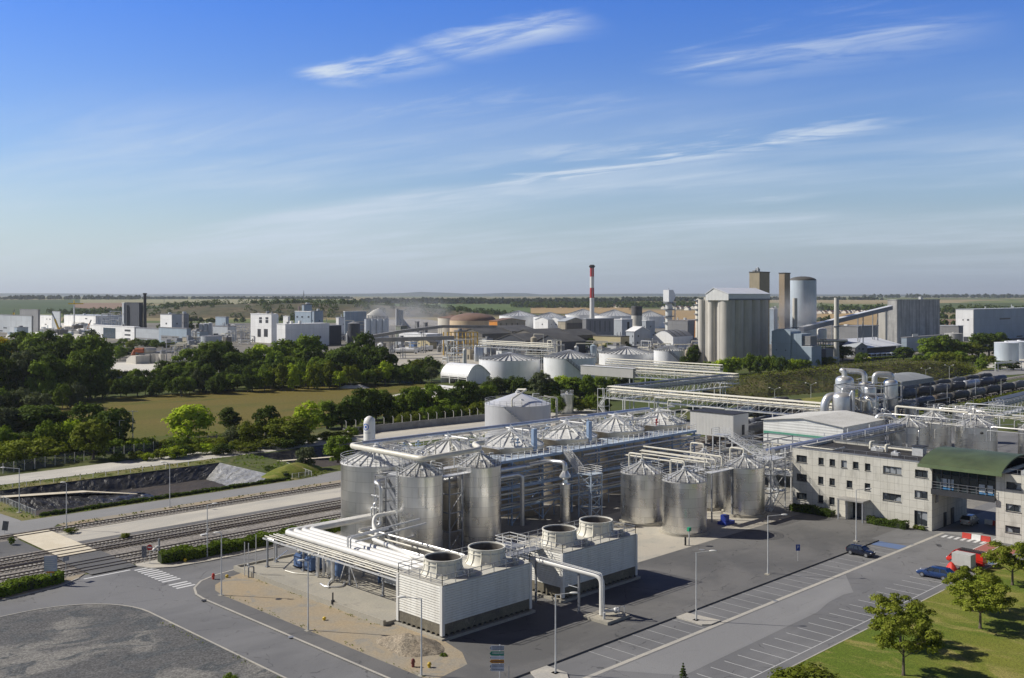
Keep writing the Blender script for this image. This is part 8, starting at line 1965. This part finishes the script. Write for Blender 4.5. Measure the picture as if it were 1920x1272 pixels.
# belt along the long fence
MF = 'dark trees along the mesh fence'
row(-10,128,30,838,822,60,64,['dark','dark','mid'],'round','dark tree in the belt behind the mesh fence at the left',MF); row(-20,150,30,858,845,56,56,['dark','mid'],'bush','dark tree in the belt behind the mesh fence at the left',MF)
pt(168,838,70,84,'dark','round','big dark tree behind the mesh fence, left of the telegraph poles',None,'tree',1); pt(212,842,66,78,'dark','round','big dark tree beside the twin telegraph poles',None,'tree',2)
pt(175,862,66,76,'olive','round','round yellowish green tree in front of the big dark trees'); pt(62,868,108,48,'olive','bush','broad rust tinged bush at the lower left behind the fence',None,'shrub'); pt(12,880,60,42,'olive','bush','yellow green bush at the left edge behind the fence',None,'shrub')
pt(354,830,78,72,'lime','round','bright lime green round tree in front of the brown field',None,'tree',0); pt(430,818,42,55,'dark','tall','dark upright tree right of the lime green tree'); pt(440,838,42,40,'grey','bush','pale green flowering bush right of the lime tree',None,'shrub'); pt(468,838,48,50,'olive','bush','olive bush below the dark upright tree',None,'shrub')
pt(499,824,46,64,'dark','round','dark round tree left of the olive bush by the railway'); pt(540,836,78,54,'olive','round','wide olive tree between the dark tree and the yellow lime tree'); pt(579,826,50,74,'lime','tall','yellowish lime tree beside the dark thicket')
row(612,700,24,806,796,50,58,['dark','dark','mid'],'round','dark tree of the thicket behind the overgrown track','thicket behind the overgrown track'); row(700,845,22,790,778,46,54,['dark','mid','dark'],'round','dark tree of the thicket behind the overgrown track','thicket behind the overgrown track')
row(560,700,24,836,812,36,20,['olive','mid'],'bush','low shrub between the overgrown track and the fence','low shrubs by the overgrown track','shrub'); row(735,790,22,800,796,34,32,['olive','mid'],'bush','yellowish shrub behind the concrete wall','yellowish shrubs behind the concrete wall','shrub'); row(800,905,20,790,782,32,26,['olive','mid','olive'],'bush','yellowish shrub behind the concrete wall','yellowish shrubs behind the concrete wall','shrub')
row(225,560,22,866,838,36,20,['mid','olive','dark','olive'],'bush','low shrub growing along the mesh fence','low shrubs along the mesh fence','shrub'); row(140,420,26,850,838,40,24,['dark','mid','olive'],'bush','low shrub growing along the mesh fence','low shrubs along the mesh fence','shrub')
row(850,935,17,768,758,36,46,['dark','mid'],'round','dark tree left of the domed tank','trees left of the domed tank'); row(895,1010,19,742,738,34,30,['mid','dark'],'bush','bush in front of the white fuel tanks','bushes before the white fuel tanks','shrub'); row(1012,1140,19,752,748,38,48,['mid','dark','mid'],'round','green tree behind the small ribbed silo','trees behind the small ribbed silo'); row(1030,1145,17,774,770,32,28,['mid','dark'],'bush','shrub at the foot of the trees near the small ribbed silo','shrubs near the small ribbed silo','shrub'); row(1140,1250,20,734,728,34,22,['dark','mid'],'bush','dark shrub beneath the pipe bridges','shrubs beneath the pipe bridges','shrub')
pt(634,868,52,52,'mid','round','green tree leaning over the second basin, left of the broad silo',None,'tree',1); pt(574,880,34,42,'grey','round','thin grey green tree on the grass mound');
row(1070,1190,16,668,664,28,30,['dark','mid','dark'],'round','rounded dark tree before the yellow rendered building','trees before the yellow building'); row(1286,1318,12,690,688,22,34,['dark'],'round','dark tree at the left foot of the grain silos','trees at the foot of the silos'); row(1245,1345,15,700,700,24,18,['dark','mid'],'bush','hedge like bush before the grain silos','bushes before the silos','shrub')
row(1348,1395,18,704,702,32,32,['lime','mid','mid'],'bush','bright green bush in front of the grain silos','bright bushes in front of the silos','shrub'); row(1408,1480,20,702,698,34,32,['mid','dark'],'bush','bush in front of the white mill building','bushes before the mill building','shrub'); row(1490,1560,18,694,688,28,22,['mid','olive'],'bush','bush in front of the white mill building','bushes before the mill building','shrub')
pt(1548,672,34,26,'dark','round','dark tree left of the gabled workshop'); pt(1580,676,34,28,'dark','round','dark tree right before the gabled workshop'); pt(1618,682,26,22,'mid','bush','bush on the embankment crest below the workshop',None,'shrub'); pt(1694,676,34,26,'dark','round','round dark tree at the right end of the coaches'); row(1598,1628,16,686,684,22,11,['olive','mid'],'bush','scrub bush on the crest of the embankment','scrub on the embankment crest','shrub')
row(1738,1880,16,672,664,40,38,['dark','dark','mid'],'round','dark tree of the clump before the white warehouse','clump before the white warehouse'); row(1720,1800,17,682,680,26,20,['mid','olive'],'bush','shrub at the foot of the clump by the warehouse','shrubs below the warehouse clump','shrub'); row(1802,1868,11,684,680,15,18,['olive','mid'],'round','small young tree in the row behind the embankment','young trees behind the embankment')
pt(1841,695,22,20,'mid','round','round clipped tree on the grass behind the tank wagons'); pt(1875,694,24,18,'dark','round','left of two trees below the round tanks'); pt(1900,694,24,18,'dark','round','right of two trees below the round tanks'); row(1790,1830,14,700,698,16,10,['dark','mid'],'bush','low shrub at the right end of the embankment','low shrubs at the embankment end','shrub')
# trees on the lawn
for (a,b),h,w_,lab in (((99.4,44),5.7,6.9,'nearest lawn tree with a bare trunk and full crown'),((107,47.7),5.6,6.9,'lawn tree directly behind the nearest one, at the lawn edge'),((119.6,44),5.6,7.0,'lawn tree with a visible trunk, right of the blue hatchback'),((125.5,47.1),5.4,6.2,'lawn tree partly covering the grey trailer'),((140.5,47.6),5.6,6.8,'lawn tree cut by the right edge near the second office')):
 tree((a,b,.1),'lawn','lawn',h,w_,lab,'trees on the lawn',seed=int(a) % 3)
pt(1515,1290,120,38,'olive','bush','olive bush cut by the bottom edge at the lawn corner',None,'shrub'); pt(432,1296,34,34,'mid','bush','green shrub tip at the bottom edge of the gravel yard',None,'shrub')
def conifer(px,yb,h,label):
 g = P(px,yb); t = thing('conifer',g,label,'tree'); n = 900; r = np.random.default_rng(2); z = r.uniform(.05,1,n) ** .8; a = r.uniform(0,6.28,n); tier = np.round(z * 9) / 9; rad = (1 - z) * .34 * h * (.35 + .65 * r.uniform(0,1,n)) + .02
 p = np.stack([rad * np.cos(a),rad * np.sin(a),tier * h * .97 + .03 * h * r.uniform(0,1,n) - rad * .15],1); nn = np.stack([np.cos(a),np.sin(a),np.full(n,.9)],1) + .4 * r.normal(size=(n,3))
 o = bpy.data.objects.new('crown',leaves(p,nn,np.full(n,.16),LM['dark'],'crown')); COL.objects.link(o); o.parent = t; MB().lathe([(.05,0),(.015,h)],(g.x,g.y),6).build('trunk',bark,t)
conifer(1281,1290,2.4,'small young conifer tip at the bottom edge of the car park')
def hedge(label,pts,w_,h,kind,dens=60,lf=.26,z=.1,group=None,name='hedge'):
 pos,nor = [],[]
 for a,b in zip(pts[:-1],pts[1:]):
  a,b = np.array(a,float),np.array(b,float); d = b - a; L = np.linalg.norm(d); d /= L; s_ = np.array([-d[1],d[0]]); n = int(L * (w_ + 2 * h) * dens)
  t = NR.uniform(0,L,n); q = NR.uniform(-1,1,n); side = NR.uniform(0,1,n) < w_ / (w_ + 2 * h); e = np.where(side,q * w_ / 2,np.sign(q) * w_ / 2); zz = np.where(side,h,NR.uniform(0,h,n))
  wob = 1 + .16 * np.sin(t * 1.1 + a[0]) + .1 * np.sin(t * 2.7 + a[1]); e = e * wob; zz = zz * (1 + .14 * np.sin(t * .9 + a[1]) + .08 * np.sin(t * 3.1)) + NR.normal(0,.06,n)
  p = a[None] + t[:,None] * d[None] + e[:,None] * s_[None]; pos.append(np.column_stack([p,zz + z])); nn = np.column_stack([np.where(side,0,np.sign(q))[:,None] * s_[None],np.where(side,1,.2)]); nor.append(nn + .5 * NR.normal(size=nn.shape))
 m = MB(); pv = [Vector((p[0],p[1],0)) for p in pts]
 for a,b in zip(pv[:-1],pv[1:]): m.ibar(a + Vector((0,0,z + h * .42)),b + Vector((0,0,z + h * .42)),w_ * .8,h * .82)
 pos = np.concatenate(pos); o = bpy.data.objects.new(name,leaves(pos,np.concatenate(nor),NR.uniform(.7,1.3,len(pos)) * lf,LM[kind],name)); COL.objects.link(o); tag(o,label,'hedge',group); c = m.build('core',hedge_core,flat=True); c.parent = o; return o
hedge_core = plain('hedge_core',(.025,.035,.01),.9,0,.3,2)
hedge('clipped dark hedge left of the level crossing, along the kerb',[(15,136.6),(44,136.6),(53,138.0)],2.1,1.25,'mid',46,.34)
hedge('long clipped hedge between the tracks and the road right of the crossing',[(66.5,137.4),(72.2,136.6),(84,136.4),(98,136.4)],2.3,1.4,'mid',46,.34)
hedge('dark clipped hedge at the left foot of the office wall',[(162.6,92.4),(162.6,84.4)],1.6,1.1,'dark',60,.28,0)
hedge('clipped hedge at the foot of the office wall right of the entrance',[(162.5,78.0),(162.5,71.3)],1.5,1.05,'dark',60,.26,0)
hedge('low dark hedge along the near rim of the pond',[(66,181.2),(116,181.2)],.8,.55,'dark',34,.34,0); hedge('low hedge on the grass mound between the ponds',[(117,184),(119,195)],1.2,.9,'dark',18,.4,0)
hedge('low clipped hedge beside the nearest train of tank wagons',[(290,133),(430,137)],4,1.4,'olive',5,.8,0); hedge('small hedge strip under the legs of the long pale pipe bridge',[(214,133),(236,134)],3,1.2,'mid',8,.6,0)
for k,(px,yb) in enumerate(((1718,993),(1729,995))): g = P(px,yb); tree(g,('olive','mid')[k],'bush',.8,1.1,('round rusty shrub at the right end of the office hedge','small round shrub at the office corner')[k],None,'shrub')
for k,(px,yb,w_,h,lab) in enumerate(((345,1033,20,12,'weed clump between the tracks near the long hedge'),(235,1009,18,10,'weed clump on the dark platform asphalt'),(22,1022,12,16,'weed clump beside the tracks at the left'),(815 - 683,1000,26,10,'weed patch at the foot of the lamp by the crossing'),(832,1232,14,7,'weed tuft at the corner of the nearer cooling tower'))): pt(px,yb,w_,h,'olive' if k % 2 else 'mid','bush',lab,None,'weed')
# telegraph poles by the dark trees
for px,yb,yt,lab in ((224,845,787,'thin grey telegraph pole beside the big dark tree'),(249,842,770,'taller telegraph pole with cross arms right of the big dark tree')):
 g = P(px,yb); Y = (g.x + g.y) * S; h = (yb - yt) * Y / F; t = thing('telegraph_pole',g,lab,'pole'); MB().lathe([(.16,0),(.1,h)],(g.x,g.y),8).build('pole',conc_si,t); MB().ibar((g.x - .9,g.y + .9,h - .2),(g.x + .9,g.y - .9,h - .2),.12,.12).ibar((g.x - .5,g.y + .5,h * .72),(g.x + .5,g.y - .5,h * .72),.12,.12).build('cross_arm',conc_si,t)
# scrub, ground cover and far woods: nobody could count these
def scatter(name,pos,nor,size,kind): o = bpy.data.objects.new(name,leaves(pos,nor,size,LM[kind],name)); COL.objects.link(o); return tag(o,kind='stuff')
em = bpy.data.objects['embankment'].data; vs = np.array([v.co[:] for v in em.vertices]); off = np.array(bpy.data.objects['embankment'].location); vs = vs + off
n = 10000; k = NR.integers(0,len(vs),n); p = vs[k] + NR.normal(0,1.6,(n,3)) * np.array([1,1,.12]); p[:,2] += .15 + .5 * np.abs(np.sin(p[:,0] * .35) * np.cos(p[:,1] * .4)); p[:,2] = np.maximum(p[:,2],.05)
scatter('scrub',p[:n * 3 // 5],NR.normal(size=(n * 3 // 5,3)) + np.array([-.3,-.2,1.4]),NR.uniform(.35,.9,n * 3 // 5),'scrub'); scatter('scrub',p[n * 3 // 5:],NR.normal(size=(n - n * 3 // 5,3)) + np.array([-.3,-.2,1.4]),NR.uniform(.4,1.0,n - n * 3 // 5),'olive')
def tufts(name,polys,dens,lf,kind,z=.05):
 pos = []
 for x0,y0,x1,y1 in polys: n = int((x1 - x0) * (y1 - y0) * dens); pos.append(np.column_stack([NR.uniform(x0,x1,n),NR.uniform(y0,y1,n),np.full(n,z) + NR.uniform(0,lf * .5,n)]))
 p = np.concatenate(pos); f = np.array([noise.noise(Vector((q[0] * .25,q[1] * .25,1))) for q in p]); p = p[f > -.05]; scatter(name,p,NR.normal(size=(len(p),3)) + np.array([0,0,.6]),NR.uniform(.6,1.3,len(p)) * lf,kind)
tufts('weeds',[(62,211.5,118,217),(66,170.8,120,172.4),(116,180,128,186)],3,.4,'olive'); tufts('verge_grass',[(62,179.8,118,181.8),(62,182,66,210),(118,196,128,217)],3,.4,'mid')
tufts('kerb_weeds',[(54.2,60,55.1,112),(64.9,76,65.6,116),(71.2,93,71.9,122)],5,.22,'olive',.1); tufts('trackside_grass',[(110,243,300,262),(60,236,110,262)],.8,.8,'mid')
def wood(name,segs,kind,lf,dens):
 """far wood: clumps of foliage over a strip of land, (x0, x1, base pixel row, height m, depth m)"""
 P_,N_ = [],[]
 for x0,x1,yb,h,dep in segs:
  a,b = T(x0,yb),T(x1,yb); L = (b - a).length; cl = max(4,int(L * dep / (h * h) * dens)); u = np.array([S,S])
  for c in range(cl):
   f,d_ = NR.uniform(),NR.uniform(0,dep); q = np.array(a.lerp(b,f))[:2] + u * d_; rr = h * NR.uniform(.3,.62); hh = h * NR.uniform(.6,1.15); m = 46
   e = NR.normal(size=(m,3)); e /= np.linalg.norm(e,axis=1,keepdims=True); e[:,2] = np.abs(e[:,2]); z0 = tz(q[0],q[1])
   P_.append(np.array([q[0],q[1],z0 + hh * .25]) + e * np.array([rr,rr,hh * .75]) * NR.uniform(.7,1.05,(m,1))); N_.append(e + .4 * NR.normal(size=(m,3)))
 p = np.concatenate(P_); scatter(name,p,np.concatenate(N_),NR.uniform(.7,1.3,len(p)) * lf,kind)
hc = base(545,0,1950); hm = mound('hill',hc[0],hc[1],440,190,25,None,-45,8,60,10,.05,pw=1.9); struct('wooded_hill',hm,soil('hill_scrub',(.075,.078,.036),(.13,.105,.058),(.17,.14,.085),.012,.1,grain=.3))
P_,N_ = [],[]
for c in range(620):
 r_,an = math.sqrt(NR.uniform()) * .98,NR.uniform(0,6.28); x,y = 440 * r_ * math.cos(an),190 * r_ * math.sin(an)
 if y < -20 and NR.uniform() < .62: continue
 X,Y = hc[0] + (x + y) * S,hc[1] + (y - x) * S; z = 25 * (1 - r_ ** 1.9); m = 40; e = NR.normal(size=(m,3)); e /= np.linalg.norm(e,axis=1,keepdims=True); e[:,2] = np.abs(e[:,2]); h = NR.uniform(5,11); P_.append(np.array([X,Y,z]) + e * np.array([h * .7,h * .7,h])); N_.append(e + .4 * NR.normal(size=(m,3)))
scatter('hill_wood',np.concatenate(P_),np.concatenate(N_),NR.uniform(2.2,4.5,40 * len(P_)),'dark')
wood('near_woodland',[(70,225,590,12,25),(300,345,578,13,20),(335,480,606,9,20),(640,700,588,12,60),(690,840,592,12,60),(840,935,594,11,40),(118,200,606,8,12),(290,420,622,9,16),(480,560,603,9,16),(1530,1562,605,9,20),(1760,1795,612,8,30),(1190,1260,640,7,30)],'dark',3.2,.9)
wood('village_woodland',[(960,1345,579,15,300),(1500,1690,587,17,140),(1755,1940,590,17,160),(1755,1940,600,12,40)],'dark',5.0,.55)
wood('far_woodland',[(-20,245,562.5,18,200),(650,1180,571,15,420),(1180,1345,566,14,300),(1640,1940,559.5,26,260),(1380,1660,563,12,150),(245,660,561,12,120)],'blue',9.0,.35)
# ridges on the horizon
def ridge(name,pts,Y,m,depth=1800,drop=60):
 mb = MB(); n = 120; rows = [[],[],[]]
 for i in range(n + 1):
  f = i / n * (len(pts) - 1); j = min(int(f),len(pts) - 2); x = pts[j][0] + (pts[j + 1][0] - pts[j][0]) * (f - j); y = pts[j][1] + (pts[j + 1][1] - pts[j][1]) * (f - j)
  y += .5 * noise.noise(Vector((i * .16,Y * .01,0))); q = Q(x,y,Y); f0 = Q(x,556,Y - depth); b0 = Q(x,556,Y + depth); f0.z = tz(f0.x,f0.y) - drop; b0.z = f0.z; rows[0].append(f0); rows[1].append(q); rows[2].append(b0)
 for r in range(2):
  for i in range(n): mb.face([rows[r][i],rows[r][i + 1],rows[r + 1][i + 1],rows[r + 1][i]])
 return struct(name,mb,m,sharp=60)
rid = soil('ridge_fields',(.10,.115,.055),(.19,.165,.09),(.075,.095,.04),.002,.02,grain=.2)
ridge('hills',[(-200,551),(130,550.5),(260,553),(420,552),(560,552.5),(700,551),(760,549.5),(790,547.6),(850,549.6),(890,551.5),(945,549.6),(985,550),(1020,553),(1100,552),(1250,551),(1400,552.5),(1600,553),(2150,553)],15000,soil('ridge_woods',(.035,.055,.045),(.055,.075,.05),None,.002,.02,grain=.1))
ridge('far_hills',[(-300,551.5),(0,550),(250,551),(600,551),(1000,551.5),(1300,550.5),(1700,552),(2200,551)],28000,rid,2500)
# ---------------------------------------------------------------- haze and smoke
def volume(name,col,dens,aniso=.2,noisy=None):
 m = bpy.data.materials.new(name); m.use_nodes = True; nt = m.node_tree
 for n in list(nt.nodes): nt.nodes.remove(n)
 o = nt.nodes.new('ShaderNodeOutputMaterial'); v = nt.nodes.new('ShaderNodeVolumePrincipled'); nt.links.new(v.outputs[0],o.inputs['Volume'])
 v.inputs['Color'].default_value = col + (1,); v.inputs['Density'].default_value = dens; v.inputs['Anisotropy'].default_value = aniso
 return m
hzm = MB(); hzm.box(-11000,-11000,-90,41000,41000,330)
hb_ = hzm.build('haze',volume('haze',(.88,.94,1.0),HAZE),flat=True); tag(hb_,kind='stuff')
def smoke(name,label,c,rx,rz,dens,seed):
 m = volume(name,(.93,.93,.94),dens,.1); nt = m.node_tree; v = next(n for n in nt.nodes if n.type == 'PRINCIPLED_VOLUME')
 tc = nt.nodes.new('ShaderNodeTexCoord'); nz = nt.nodes.new('ShaderNodeTexNoise'); nz.inputs['Scale'].default_value = 2.2; nz.inputs['Detail'].default_value = 4; nt.links.new(tc.outputs['Object'],nz.inputs['Vector'])
 ln = nt.nodes.new('ShaderNodeVectorMath'); ln.operation = 'LENGTH'; nt.links.new(tc.outputs['Object'],ln.inputs[0])
 def mt(op,a,b,cl=False):
  k = nt.nodes.new('ShaderNodeMath'); k.operation = op; k.use_clamp = cl
  for i,q in enumerate((a,b)):
   if isinstance(q,(int,float)): k.inputs[i].default_value = q
   else: nt.links.new(q,k.inputs[i])
  return k.outputs[0]
 f = mt('MULTIPLY',mt('SUBTRACT',1.0,ln.outputs['Value'],True),mt('MULTIPLY',mt('SUBTRACT',nz.outputs['Fac'],.38),4.0,True)); nt.links.new(mt('MULTIPLY',f,dens),v.inputs['Density'])
 mb = MB(); mb.ball((0,0,0),1,1,1,16,10); o = mb.build(name,m); o.location = c; o.scale = (rx,rx,rz); return tag(o,label,'smoke',None,'stuff')
smoke('steam_plume',None,Q(728,597,1020),46,26,.030,1)
smoke('steam_plume',None,Q(790,592,1050),38,28,.026,2)
smoke('steam_plume',None,Q(1490,600,575),17,20,.12,3)
